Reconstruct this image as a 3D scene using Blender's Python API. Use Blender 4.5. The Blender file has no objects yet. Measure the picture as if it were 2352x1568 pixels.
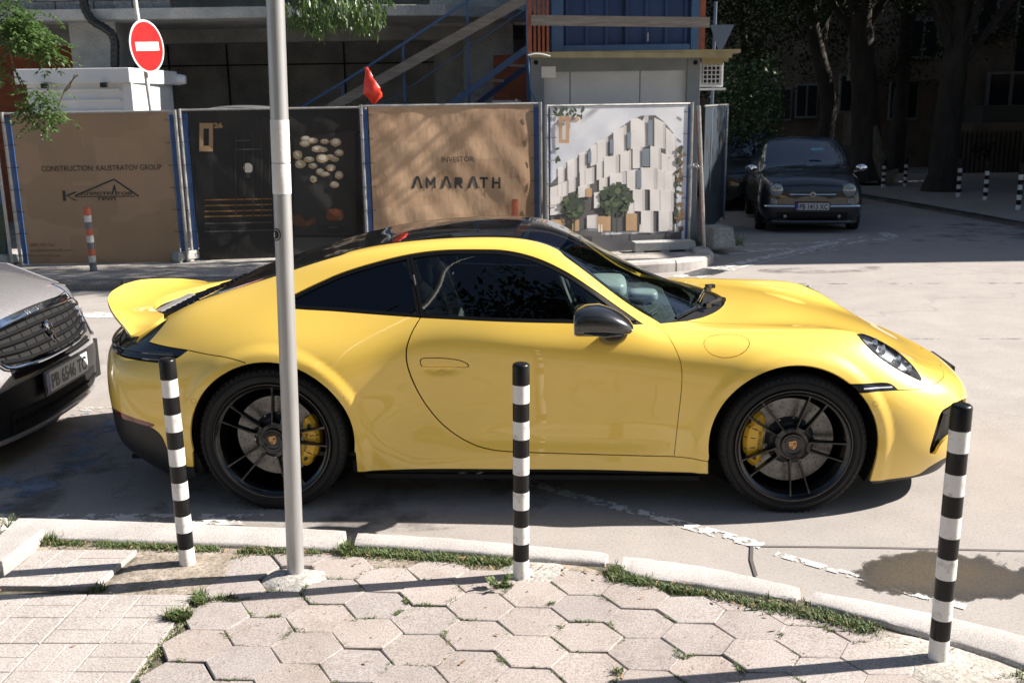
import bpy, bmesh, math, random
import numpy as np
from mathutils import Vector, Matrix
from mathutils.geometry import delaunay_2d_cdt
scene = bpy.context.scene
COL = scene.collection
R = math.radians
# ------------------------------------------------------------------ camera
CAM_F, CAM_PITCH, CAM_ROLL, CAM_H = 2321.6, .2326, -.0147, 1.905
cam = bpy.data.cameras.new('camera')
cam_o = bpy.data.objects.new('camera', cam)
COL.objects.link(cam_o)
cam.lens = CAM_F / 2352 * 36
cam.sensor_width = 36
cam.clip_start = .05
cam.clip_end = 600
cam_o.matrix_world = Matrix.Translation((0, 0, CAM_H)) @ Matrix.Rotation(math.pi / 2 - CAM_PITCH, 4, 'X') @ Matrix.Rotation(CAM_ROLL, 4, 'Z')
cam.dof.use_dof = True
cam.dof.focus_distance = 4.9
cam.dof.aperture_fstop = 5.6
scene.camera = cam_o
# ------------------------------------------------------------------ daylight
SUN_EL, SUN_AZ = R(37.5), R(7.5)          # azimuth counted from +X towards +Y
sd = Vector((math.cos(SUN_EL) * math.cos(SUN_AZ), math.cos(SUN_EL) * math.sin(SUN_AZ), math.sin(SUN_EL)))
world = bpy.data.worlds.new('World')
scene.world = world
world.use_nodes = True
wn = world.node_tree
sky = wn.nodes.new('ShaderNodeTexSky')
sky.sky_type = 'NISHITA'
sky.sun_disc = False
sky.sun_elevation = SUN_EL
sky.sun_rotation = math.pi / 2 - SUN_AZ
wn.links.new(sky.outputs[0], wn.nodes['Background'].inputs[0])
wn.nodes['Background'].inputs[1].default_value = .05
sl = bpy.data.lights.new('sun', 'SUN')
sl.energy = 5.0
sl.angle = R(.5)
sl.color = (1, .93, .85)
so = bpy.data.objects.new('sun', sl)
COL.objects.link(so)
so.rotation_euler = sd.to_track_quat('Z', 'Y').to_euler()
scene.view_settings.view_transform = 'Standard'
scene.view_settings.look = 'None'
scene.view_settings.gamma = 1
scene.view_settings.exposure = 1.27
scene.cycles.max_bounces = 8
scene.cycles.transparent_max_bounces = 16
# ------------------------------------------------------------------ materials
def mat(name, col, rough=.6, metal=0, **k):
    m = bpy.data.materials.new(name)
    m.use_nodes = True
    b = m.node_tree.nodes['Principled BSDF']
    b.inputs['Base Color'].default_value = (*col, 1)
    b.inputs['Roughness'].default_value = rough
    b.inputs['Metallic'].default_value = metal
    for a, v in k.items():
        b.inputs[a.replace('_', ' ')].default_value = v
    return m
def N(m, t, **k):
    n = m.node_tree.nodes.new(t)
    for a, v in k.items():
        if a.startswith('i_'):
            n.inputs[a[2:].replace('_', ' ')].default_value = v
        else:
            setattr(n, a, v)
    return n
def L(m, a, b):
    m.node_tree.links.new(a, b)
def bsdf(m):
    return m.node_tree.nodes['Principled BSDF']
def noise(m, scale, detail=6, rough=.6, coord='Object', sx=(1, 1, 1)):
    tc = N(m, 'ShaderNodeTexCoord')
    mp = N(m, 'ShaderNodeMapping')
    mp.inputs['Scale'].default_value = sx
    n = N(m, 'ShaderNodeTexNoise', i_Scale=scale, i_Detail=detail, i_Roughness=rough)
    L(m, tc.outputs[coord], mp.inputs[0])
    L(m, mp.outputs[0], n.inputs['Vector'])
    return n.outputs['Fac']
def ramp(m, src, stops):
    r = N(m, 'ShaderNodeValToRGB')
    e = r.color_ramp.elements
    while len(e) < len(stops):
        e.new(.5)
    for q, (p, c) in zip(e, stops):
        q.position = p
        q.color = (*c, 1) if len(c) == 3 else c
    L(m, src, r.inputs[0])
    return r.outputs[0]
def mix(m, f, a, b, blend='MIX'):
    x = N(m, 'ShaderNodeMix', data_type='RGBA', blend_type=blend)
    for i, v in ((0, f), (6, a), (7, b)):
        if hasattr(v, 'links') or hasattr(v, 'is_linked'):
            L(m, v, x.inputs[i])
        else:
            x.inputs[i].default_value = v if i == 0 else ((*v, 1) if len(v) == 3 else v)
    return x.outputs[2]
def bump(m, src, strength=.3, dist=.01):
    b = N(m, 'ShaderNodeBump', i_Strength=strength, i_Distance=dist)
    L(m, src, b.inputs['Height'])
    L(m, b.outputs[0], bsdf(m).inputs['Normal'])
def rough_mat(name, c1, c2, scale=8, rough=.85, bs=.3, bd=.01, fine=None, lo=.35, hi=.65, sx=(1, 1, 1), metal=0):
    """two-tone weathered surface with an optional fine grain"""
    m = mat(name, c1, rough, metal)
    f = noise(m, scale, 8, .65, sx=sx)
    c = ramp(m, f, [(lo, c1), (hi, c2)])
    if fine:
        g = noise(m, fine, 3, .7)
        gc = ramp(m, g, [(.33, (.55, .55, .55)), (.5, (1, 1, 1)), (.70, (1.35, 1.35, 1.35))])
        c = mix(m, 1.0, c, gc, 'MULTIPLY')
        bump(m, g, bs, bd)
    else:
        bump(m, f, bs, bd)
    L(m, c, bsdf(m).inputs['Base Color'])
    return m
# ------------------------------------------------------------------ mesh helpers
class MB:
    def __init__(s):
        s.v, s.f, s.mi = [], [], []
    def add(s, v, f, mi=0):
        o = len(s.v)
        s.v += [tuple(p) for p in v]
        s.f += [tuple(o + i for i in q) for q in f]
        s.mi += [mi] * len(f)
        return s
    def box(s, c, d, rot=None, mi=0, taper=1):
        x, y, z = d[0] / 2, d[1] / 2, d[2] / 2
        P = [(-x, -y, -z), (x, -y, -z), (x, y, -z), (-x, y, -z), (-x * taper, -y * taper, z), (x * taper, -y * taper, z), (x * taper, y * taper, z), (-x * taper, y * taper, z)]
        if rot is not None:
            if isinstance(rot, (int, float)):
                rot = Matrix.Rotation(rot, 3, 'Z')
            P = [rot @ Vector(p) for p in P]
        P = [(p[0] + c[0], p[1] + c[1], p[2] + c[2]) for p in P]
        return s.add(P, [(3, 2, 1, 0), (4, 5, 6, 7), (0, 1, 5, 4), (1, 2, 6, 5), (2, 3, 7, 6), (3, 0, 4, 7)], mi)
    def bar(s, a, b, w, h=None, mi=0):
        """rectangular bar from a to b"""
        a, b = Vector(a), Vector(b)
        d = b - a
        h = h or w
        q = d.to_track_quat('Z', 'Y').to_matrix() if abs(d.normalized().z) < .999 else Matrix.Identity(3)
        return s.box((a + b) / 2, (w, h, d.length), q, mi)
    def tube(s, pts, r, n=12, mi=0, cap=True):
        pts = [Vector(p) for p in pts]
        rr = r if isinstance(r, (list, tuple)) else [r] * len(pts)
        V, F = [], []
        up = None
        for i, p in enumerate(pts):
            d = (pts[min(i + 1, len(pts) - 1)] - pts[max(i - 1, 0)]).normalized()
            if up is None:
                up = d.orthogonal().normalized()
            up = (up - d * up.dot(d)).normalized()
            w = d.cross(up)
            for k in range(n):
                a = 2 * math.pi * k / n
                V.append(p + (up * math.cos(a) + w * math.sin(a)) * rr[i])
        for i in range(len(pts) - 1):
            for k in range(n):
                F.append((i * n + k, i * n + (k + 1) % n, (i + 1) * n + (k + 1) % n, (i + 1) * n + k))
        if cap:
            F.append(tuple(range(n - 1, -1, -1)))
            F.append(tuple((len(pts) - 1) * n + k for k in range(n)))
        return s.add(V, F, mi)
    def lathe(s, prof, n=48, axis='Z', c=(0, 0, 0), mi=0, close=False):
        """prof: (radius, height) pairs"""
        V, F = [], []
        for r, h in prof:
            for k in range(n):
                a = 2 * math.pi * k / n
                p = (r * math.cos(a), r * math.sin(a), h) if axis == 'Z' else ((r * math.cos(a), h, r * math.sin(a)) if axis == 'Y' else (h, r * math.cos(a), r * math.sin(a)))
                V.append((p[0] + c[0], p[1] + c[1], p[2] + c[2]))
        m = len(prof)
        for i in range(m - 1 + (1 if close else 0)):
            j = (i + 1) % m
            for k in range(n):
                q = (i * n + k, i * n + (k + 1) % n, j * n + (k + 1) % n, j * n + k)
                F.append(q if axis != 'Y' else q[::-1])
        return s.add(V, F, mi)
    def prism(s, poly, z0, z1, mi=0, M=None):
        n = len(poly)
        V = [(x, y, z0) for x, y in poly] + [(x, y, z1) for x, y in poly]
        if M is not None:
            V = [tuple(M @ Vector(v)) for v in V]
        F = [tuple(range(n - 1, -1, -1)), tuple(range(n, 2 * n))] + [(i, (i + 1) % n, n + (i + 1) % n, n + i) for i in range(n)]
        return s.add(V, F, mi)
    def loft(s, rings, cap=True, mi=0, closed=True):
        n = len(rings[0])
        V = [p for r in rings for p in r]
        F = []
        for i in range(len(rings) - 1):
            for k in range(n if closed else n - 1):
                F.append((i * n + k, i * n + (k + 1) % n, (i + 1) * n + (k + 1) % n, (i + 1) * n + k))
        if cap:
            F.append(tuple(range(n - 1, -1, -1)))
            F.append(tuple((len(rings) - 1) * n + k for k in range(n)))
        return s.add(V, F, mi)
    def build(s, name, mats, parent=None, smooth=False, bevel=0, angle=None, fix=True):
        me = bpy.data.meshes.new(name)
        me.from_pydata(s.v, [], s.f)
        mats = mats if isinstance(mats, (list, tuple)) else [mats]
        for m in mats:
            me.materials.append(m)
        me.polygons.foreach_set('material_index', s.mi)
        me.validate()
        if fix or bevel:
            bm = bmesh.new()
            bm.from_mesh(me)
            bmesh.ops.recalc_face_normals(bm, faces=bm.faces)
            if bevel:
                es = [e for e in bm.edges if len(e.link_faces) == 2 and e.calc_face_angle(0) > .6]
                bmesh.ops.bevel(bm, geom=es, offset=bevel, segments=2, affect='EDGES', profile=.6)
            bm.to_mesh(me)
            bm.free()
        if smooth:
            me.polygons.foreach_set('use_smooth', [True] * len(me.polygons))
            me.set_sharp_from_angle(angle=angle or R(35))
        o = bpy.data.objects.new(name, me)
        COL.objects.link(o)
        if parent is not None:
            o.parent = parent
        return o
def tag(o, label=None, cat=None, group=None, kind=None):
    if label: o['label'] = label
    if cat: o['category'] = cat
    if group: o['group'] = group
    if kind: o['kind'] = kind
    return o
def thing(name, label, cat, loc=(0, 0, 0), rz=0, group=None):
    o = bpy.data.objects.new(name, None)
    o.empty_display_size = .1
    COL.objects.link(o)
    o.location = loc
    o.rotation_euler = (0, 0, rz)
    return tag(o, label, cat, group)
def copy_tree(o, parent=None):
    c = o.copy()
    COL.objects.link(c)
    c.parent = parent
    for ch in list(o.children):
        copy_tree(ch, c)
    return c
def structure(o):
    o['kind'] = 'structure'
    return o
def text(name, s, size, m, parent, M, depth=.001, sx=1, align='LEFT', spacing=1, bold=0, seg=3):
    cu = bpy.data.curves.new('lettering', 'FONT')
    cu.body = s
    cu.size = size
    cu.extrude = depth
    cu.offset = bold
    cu.align_x = align
    cu.space_character = spacing
    cu.resolution_u = seg
    t = bpy.data.objects.new('lettering', cu)
    COL.objects.link(t)
    bpy.context.view_layer.update()
    me = bpy.data.meshes.new_from_object(t.evaluated_get(bpy.context.evaluated_depsgraph_get()))
    bpy.data.objects.remove(t)
    me.transform(M @ Matrix.Diagonal((sx, 1, 1, 1)))
    me.name = name
    me.materials.clear()
    me.materials.append(m)
    o = bpy.data.objects.new(name, me)
    COL.objects.link(o)
    o.parent = parent
    return o
def FR(origin, right, up):
    """frame matrix from an origin, a right vector and an up vector (local x, y)"""
    r, u = Vector(right).normalized(), Vector(up).normalized()
    n = r.cross(u)
    return Matrix(((r.x, u.x, n.x, origin[0]), (r.y, u.y, n.y, origin[1]), (r.z, u.z, n.z, origin[2]), (0, 0, 0, 1)))
def gz(y):
    return -.021 * max(0, min(y, 25) - 5.5)
def catmull(p, step, closed=False):
    p = np.asarray(p, float)
    if len(p) == 2 and not closed:
        n = max(1, int(np.linalg.norm(p[1] - p[0]) / step))
        return p[0] + (p[1] - p[0]) * np.linspace(0, 1, n + 1)[:, None]
    if closed:
        q = np.concatenate([p[-1:], p, p[:2]])
    else:
        q = np.concatenate([2 * p[:1] - p[1:2], p, 2 * p[-1:] - p[-2:-1]])
    out = []
    for i in range(1, len(q) - 2):
        a, b, c, d = q[i - 1:i + 3]
        t0 = 0; t1 = t0 + max(np.linalg.norm(b - a), 1e-6) ** .5
        t2 = t1 + max(np.linalg.norm(c - b), 1e-6) ** .5; t3 = t2 + max(np.linalg.norm(d - c), 1e-6) ** .5
        n = max(1, int(math.ceil(np.linalg.norm(c - b) / step)))
        t = (t1 + (t2 - t1) * np.arange(n) / n)[:, None]
        A1 = (t1 - t) / (t1 - t0) * a + (t - t0) / (t1 - t0) * b
        A2 = (t2 - t) / (t2 - t1) * b + (t - t1) / (t2 - t1) * c
        A3 = (t3 - t) / (t3 - t2) * c + (t - t2) / (t3 - t2) * d
        B1 = (t2 - t) / (t2 - t0) * A1 + (t - t0) / (t2 - t0) * A2
        B2 = (t3 - t) / (t3 - t1) * A2 + (t - t1) / (t3 - t1) * A3
        out.append((t2 - t) / (t2 - t1) * B1 + (t - t1) / (t2 - t1) * B2)
    if not closed:
        out.append(p[-1:])
    return np.concatenate(out)
def in_poly(P, poly):
    x, y = P[:, 0], P[:, 1]
    r = np.zeros(len(P), bool)
    a = poly; b = np.roll(poly, -1, 0)
    for (x1, y1), (x2, y2) in zip(a, b):
        if y1 == y2:
            continue
        m = ((y1 > y) != (y2 > y)) & (x < (x2 - x1) * (y - y1) / (y2 - y1) + x1)
        r ^= m
    return r
def inset(poly, d):
    """polygon offset inwards by d (poly is (n,2), any winding)"""
    p = np.asarray(poly, float)
    a = np.roll(p, 1, 0); b = np.roll(p, -1, 0)
    area = .5 * np.sum(p[:, 0] * b[:, 1] - b[:, 0] * p[:, 1])
    sg = 1 if area > 0 else -1
    e1 = p - a; e2 = b - p
    n1 = np.stack([-e1[:, 1], e1[:, 0]], -1) / np.maximum(np.linalg.norm(e1, axis=1), 1e-9)[:, None]
    n2 = np.stack([-e2[:, 1], e2[:, 0]], -1) / np.maximum(np.linalg.norm(e2, axis=1), 1e-9)[:, None]
    n = n1 + n2
    n /= np.maximum(np.linalg.norm(n, axis=1), 1e-9)[:, None]
    k = np.clip(1 / np.maximum((n * n1).sum(1), .35), 1, 2.2)
    return p + sg * d * n * k[:, None]
# columns tail->nose, each ring bottom->top centreline : (x, y, z), car frame, near half mirrored later (y>=0 here)
NET=[
[(-.86,0,.15),(-1.03,0,.28),(-1.075,0,.42),(-1.085,0,.56),(-1.08,0,.68),(-1.06,0,.75),(-1.02,0,.80),(-.96,0,.825),(-.91,0,.84),(-.86,0,.855)],
[(-.82,.36,.145),(-1.0,.36,.27),(-1.045,.36,.41),(-1.055,.36,.55),(-1.05,.36,.67),(-1.03,.35,.745),(-.98,.33,.80),(-.93,.27,.825),(-.88,.17,.845),(-.83,0,.86)],
[(-.72,.66,.14),(-.895,.68,.265),(-.93,.69,.40),(-.94,.69,.54),(-.935,.685,.655),(-.92,.66,.735),(-.86,.60,.795),(-.81,.49,.83),(-.77,.30,.855),(-.74,0,.87)],
[(-.60,.80,.14),(-.735,.835,.27),(-.77,.85,.40),(-.78,.855,.53),(-.775,.85,.64),(-.76,.82,.725),(-.70,.73,.812),(-.66,.60,.885),(-.64,.34,.90),(-.62,0,.905)],
[(-.48,.855,.155),(-.50,.89,.28),(-.51,.905,.41),(-.51,.91,.53),(-.505,.905,.64),(-.50,.875,.735),(-.49,.785,.85),(-.48,.635,.955),(-.47,.38,.972),(-.46,0,.975)],
[(-.26,.875,.17),(-.26,.905,.29),(-.26,.925,.42),(-.26,.935,.55),(-.26,.935,.66),(-.26,.905,.765),(-.26,.80,.895),(-.26,.615,1.022),(-.26,.38,1.038),(-.26,0,1.045)],
[(0,.88,.18),(0,.905,.30),(0,.925,.43),(0,.94,.57),(0,.94,.69),(0,.905,.81),(0,.79,.945),(0,.60,1.098),(0,.38,1.125),(0,0,1.135)],
[(.30,.88,.185),(.30,.895,.31),(.30,.905,.45),(.30,.92,.58),(.30,.915,.705),(.30,.87,.84),(.30,.735,1.02),(.30,.585,1.185),(.30,.38,1.208),(.30,0,1.212)],
[(.65,.875,.185),(.65,.875,.32),(.65,.865,.47),(.65,.87,.62),(.65,.875,.76),(.65,.83,.90),(.65,.685,1.10),(.65,.57,1.232),(.65,.38,1.264),(.65,0,1.27)],
[(1.05,.87,.185),(1.05,.868,.32),(1.05,.855,.48),(1.05,.86,.64),(1.05,.865,.785),(1.05,.825,.91),(1.05,.675,1.13),(1.05,.565,1.254),(1.05,.38,1.288),(1.05,0,1.295)],
[(1.38,.87,.185),(1.38,.87,.32),(1.38,.86,.48),(1.38,.862,.64),(1.38,.866,.785),(1.38,.822,.90),(1.37,.70,1.08),(1.35,.57,1.215),(1.36,.38,1.240),(1.38,0,1.252)],
[(1.62,.875,.185),(1.62,.876,.32),(1.62,.868,.48),(1.62,.87,.64),(1.62,.871,.78),(1.61,.82,.89),(1.58,.74,1.00),(1.58,.625,1.055),(1.68,.36,1.06),(1.74,0,1.068)],
[(1.80,.88,.185),(1.80,.884,.32),(1.80,.878,.47),(1.80,.88,.63),(1.80,.878,.765),(1.79,.825,.86),(1.775,.755,.905),(1.79,.66,.925),(1.94,.38,.935),(2.02,0,.94)],
[(1.98,.88,.185),(1.98,.888,.32),(1.98,.888,.46),(1.98,.892,.61),(1.98,.886,.75),(1.98,.82,.842),(1.96,.73,.873),(2.00,.62,.882),(2.12,.36,.882),(2.19,0,.885)],
[(2.18,.88,.18),(2.18,.890,.31),(2.18,.897,.45),(2.18,.905,.59),(2.18,.898,.73),(2.18,.825,.833),(2.18,.71,.868),(2.20,.56,.868),(2.28,.32,.870),(2.33,0,.873)],
[(2.45,.875,.17),(2.45,.890,.30),(2.45,.902,.44),(2.45,.912,.57),(2.45,.903,.70),(2.45,.825,.81),(2.45,.69,.862),(2.46,.52,.852),(2.50,.28,.853),(2.52,0,.856)],
[(2.75,.865,.15),(2.75,.890,.28),(2.75,.900,.41),(2.75,.900,.54),(2.75,.875,.66),(2.75,.79,.785),(2.75,.665,.855),(2.75,.50,.818),(2.76,.26,.802),(2.76,0,.805)],
[(2.98,.80,.14),(3.00,.845,.27),(3.01,.86,.39),(3.01,.855,.50),(2.99,.825,.595),(2.97,.755,.685),(2.95,.645,.760),(2.94,.49,.738),(2.94,.25,.738),(2.94,0,.742)],
[(3.20,.67,.14),(3.25,.705,.26),(3.265,.715,.37),(3.255,.71,.47),(3.22,.685,.55),(3.16,.63,.615),(3.11,.55,.655),(3.09,.42,.67),(3.09,.23,.675),(3.09,0,.68)],
[(3.34,.40,.14),(3.40,.42,.25),(3.42,.43,.36),(3.41,.425,.45),(3.375,.41,.515),(3.31,.385,.565),(3.265,.34,.59),(3.24,.27,.60),(3.23,.15,.606),(3.225,0,.61)],
[(3.40,0,.14),(3.455,0,.25),(3.475,0,.36),(3.465,0,.44),(3.435,0,.495),(3.40,0,.53),(3.37,0,.55),(3.35,0,.56),(3.335,0,.565),(3.32,0,.57)],
]
def bspline_eval(C, u):
    """C (n,...) control, uniform cubic, ends extended linearly; u in [0,n-1]"""
    n=len(C); E=np.concatenate([[2*C[0]-C[1]],C,[2*C[-1]-C[-2]]])
    i=np.clip(np.floor(u).astype(int),0,n-2); t=u-i
    w=np.stack([(1-t)**3,3*t**3-6*t**2+4,-3*t**3+3*t**2+3*t+1,t**3],-1)/6
    sh=(-1,)+(w.shape[-1],)+(1,)*(C.ndim-1)
    return (w.reshape((len(u),4)+(1,)*(C.ndim-1))*np.stack([E[i+k] for k in range(4)],1)).sum(1)
N0=np.array(NET,float)
_x=N0[...,0]; _z=N0[...,2]
_q=N0[...,1]
_q-=.022*np.exp(-((_x-.72)/.20)**2)*np.clip((_z-.22)/.15,0,1)*np.clip((.95-_z)/.12,0,1)*(_q>.5)
_q+=.012*np.exp(-((_x-.33)/.12)**2)*np.clip((_z-.22)/.15,0,1)*np.clip((.95-_z)/.12,0,1)*(_q>.5)
_up=np.clip((_z-.7)/.25,0,1)
_w=np.interp(_x,[-1,-.3,0,.3,.9,1.15,1.5,1.9,2.1,2.6,2.75,2.9,3.2,3.5],[0,0,.002,.006,.004,.016,.018,.014,.011,.010,.018,.012,.006,0])
_c=np.where(_z>.7,1,0)
N0[...,2]-=_w*np.clip((_z-.5)/.3,0,1)
N0[...,0]+=np.interp(_x,[-1.1,-.9,-.6,-.4],[.045,.05,.03,0])-np.interp(_x,[2.6,3.2,3.5],[0,.012,.022])
N0[...,2]+=np.interp(_x,[2.95,3.2,3.35,3.5],[0,.012,.022,.026])*np.clip((_z-.3)/.2,0,1)
# partial interpolation correction
def fit_ctrl(P,axis,iters):
    P=np.moveaxis(P,axis,0); C=P.copy(); u=np.arange(len(P)).astype(float)
    for _ in range(iters):
        C=C+(P-bspline_eval(C,u))*.9
    return np.moveaxis(C,0,axis)
def extend_mirror(N):
    # rings continue across the centreline at tail/nose (s ends) and top: mirror y
    pre=N[2:0:-1].copy(); pre[...,1]*=-1
    post=N[-2:-4:-1].copy(); post[...,1]*=-1
    N=np.concatenate([pre,N,post])
    top=N[:,-2:-4:-1].copy(); top[...,1]*=-1
    return np.concatenate([N,top],1)
NX=extend_mirror(N0)
CT=fit_ctrl(fit_ctrl(NX,0,4),1,4)
NS,NT=N0.shape[0]-1,N0.shape[1]-1     # s in [0,NS], t in [0,NT]
def S(s,t):
    s=np.atleast_1d(s).astype(float);t=np.atleast_1d(t).astype(float)
    def basis(u,n):
        i=np.clip(np.floor(u).astype(int),0,n-2); f=u-i
        return i,np.stack([(1-f)**3,3*f**3-6*f**2+4,-3*f**3+3*f**2+3*f+1,f**3],-1)/6
    E=CT; E=np.concatenate([[2*E[0]-E[1]],E,[2*E[-1]-E[-2]]]); E=np.concatenate([2*E[:,:1]-E[:,1:2],E,2*E[:,-1:]-E[:,-2:-1]],1)
    i,ws=basis(s+2,CT.shape[0]); j,wt=basis(t,CT.shape[1])
    out=np.zeros((len(s),3))
    for a in range(4):
        for b in range(4):
            out+=(ws[:,a]*wt[:,b])[:,None]*E[i+a,j+b]
    return out

_G=None
def inv(resfn, seedfn, mode_t=None):
    """resfn(P (n,3))->(n,2) residual ; Newton on (s,t)"""
    global _G
    if _G is None:
        s=np.linspace(0,NS,NS*8+1);t=np.linspace(0,NT,NT*8+1);a,b=np.meshgrid(s,t,indexing='ij')
        _G=(a.ravel(),b.ravel(),S(a.ravel(),b.ravel()))
    idx=seedfn(_G[2]); s=_G[0][idx].copy(); t=_G[1][idx].copy(); e=1e-4
    for _ in range(12):
        r=resfn(S(s,t)); rs=(resfn(S(s+e,t))-r)/e; rt=(resfn(S(s,t+e))-r)/e
        det=rs[:,0]*rt[:,1]-rs[:,1]*rt[:,0]; det=np.where(abs(det)<1e-7,1e-7,det)
        ds=(r[:,0]*rt[:,1]-r[:,1]*rt[:,0])/det; dt=(rs[:,0]*r[:,1]-rs[:,1]*r[:,0])/det
        s=np.clip(s-np.clip(ds,-.4,.4),0,NS); t=np.clip(t-np.clip(dt,-.4,.4),0,NT)
    return s,t
def side(xz):      # points given as (x,z) on the flank
    xz=np.asarray(xz,float)
    f=lambda P: P[:,[0,2]]-xz
    def seed(G): 
        m=np.where(G[:,1]>.50,0,1e3)
        return np.array([np.argmin((G[:,0]-a)**2+(G[:,2]-b)**2+m) for a,b in xz])
    return inv(f,seed)
def top(xy):       # points given as (x,y) seen from above
    xy=np.asarray(xy,float)
    f=lambda P: P[:,:2]-xy
    def seed(G):
        m=np.where(G[:,2]>.40,0,1e3)-.02*G[:,2]
        return np.array([np.argmin((G[:,0]-a)**2+(G[:,1]-b)**2+m) for a,b in xy])
    return inv(f,seed)
# ------------------------------------------------------------------ sports car
def near3(pts):      # closest surface point to given (x,y,z) points
    P = np.asarray(pts, float)
    if inv.__globals__['_G'] is None:
        side([(1, .6)])
    G = inv.__globals__['_G']
    idx = np.array([np.argmin(((G[2] - p) ** 2).sum(1)) for p in P])
    s, t = G[0][idx].copy(), G[1][idx].copy()
    e = 1e-4
    for _ in range(10):
        Q = S(s, t); a = (S(s + e, t) - Q) / e; b = (S(s, t + e) - Q) / e; r = P - Q
        aa, bb, ab = (a * a).sum(1), (b * b).sum(1), (a * b).sum(1); ra, rb = (r * a).sum(1), (r * b).sum(1)
        det = np.maximum(aa * bb - ab * ab, 1e-9)
        s = np.clip(s + np.clip((bb * ra - ab * rb) / det, -.4, .4), 0, NS)
        t = np.clip(t + np.clip((aa * rb - ab * ra) / det, -.4, .4), 0, NT)
    return s, t
ARCH = [(2.440, .345, .386), (-.008, .362, .392)]
def sst(a, b, x):
    x = np.clip((x - a) / (b - a), 0, 1)
    return x * x * (3 - 2 * x)
def sculpt(P):
    P = P.copy()
    for cx, cz, r in ARCH:
        dx, dz = P[:, 0] - cx, P[:, 2] - cz
        d = np.where(dz > 0, np.hypot(dx, dz), np.abs(dx)) - r
        P[:, 1] += (P[:, 1] > .55) * .011 * (1 - sst(.030, .085, d)) * sst(-.2, -.05, d)
    P[:, 1] -= .015 * np.exp(-((P[:, 2] - .698) / .019) ** 2 - ((P[:, 0] - .80) / .075) ** 2) * (P[:, 1] > .7)
    # shallow scoop in the lower door and a soft sill edge
    P[:, 1] -= .010 * np.exp(-((P[:, 2] - .36) / .06) ** 2) * sst(.75, 1.1, P[:, 0]) * (1 - sst(1.7, 2.0, P[:, 0])) * (P[:, 1] > .7)
    return P
def surf(s, t):
    P = sculpt(S(s, t))
    e = 2e-3
    a = sculpt(S(np.minimum(s + e, NS), t)) - sculpt(S(np.maximum(s - e, 0), t))
    b = sculpt(S(s, np.minimum(t + e, NT))) - sculpt(S(s, np.maximum(t - e, 0)))
    n = np.cross(b, a)
    ln = np.linalg.norm(n, axis=1)
    n = n / np.maximum(ln, 1e-12)[:, None]
    c = np.array([1.1, 0, .45])
    fl = ((P - c) * n).sum(1) < 0
    n[fl] *= -1
    return P, n
def loop(*segs, step=.014):
    out = []
    for kind, pts in segs:
        if kind in ('side', 'top', 'near'):
            c = catmull(pts, step)
            st = {'side': side, 'top': top, 'near': near3}[kind](c)
        elif kind == 'sidel':
            c = np.concatenate([catmull([a, b], step)[:-1] for a, b in zip(pts[:-1], pts[1:])] + [np.array(pts[-1:], float)])
            st = side(c)
        elif kind == 'st':
            a = np.array(pts, float)
            c = np.concatenate([a[i] + (a[i + 1] - a[i]) * np.linspace(0, 1, 1 + max(2, int(np.hypot(*((a[i + 1] - a[i]) * (.25, .12))) / step)))[:-1, None] for i in range(len(a) - 1)] + [a[-1:]])
            st = (c[:, 0], c[:, 1])
        out.append(np.stack(st, -1))
    o = np.concatenate(out)
    keep = [0]
    W = np.array([.25, .12])
    for i in range(1, len(o)):
        if np.hypot(*((o[i] - o[keep[-1]]) * W)) > .0035:
            keep.append(i)
    if np.hypot(*((o[keep[-1]] - o[keep[0]]) * W)) < .0035:
        keep.pop()
    return o[keep]
def shrink(lp, d):
    W = np.array([.25, .12])
    return inset(lp * W, d) / W
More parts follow.
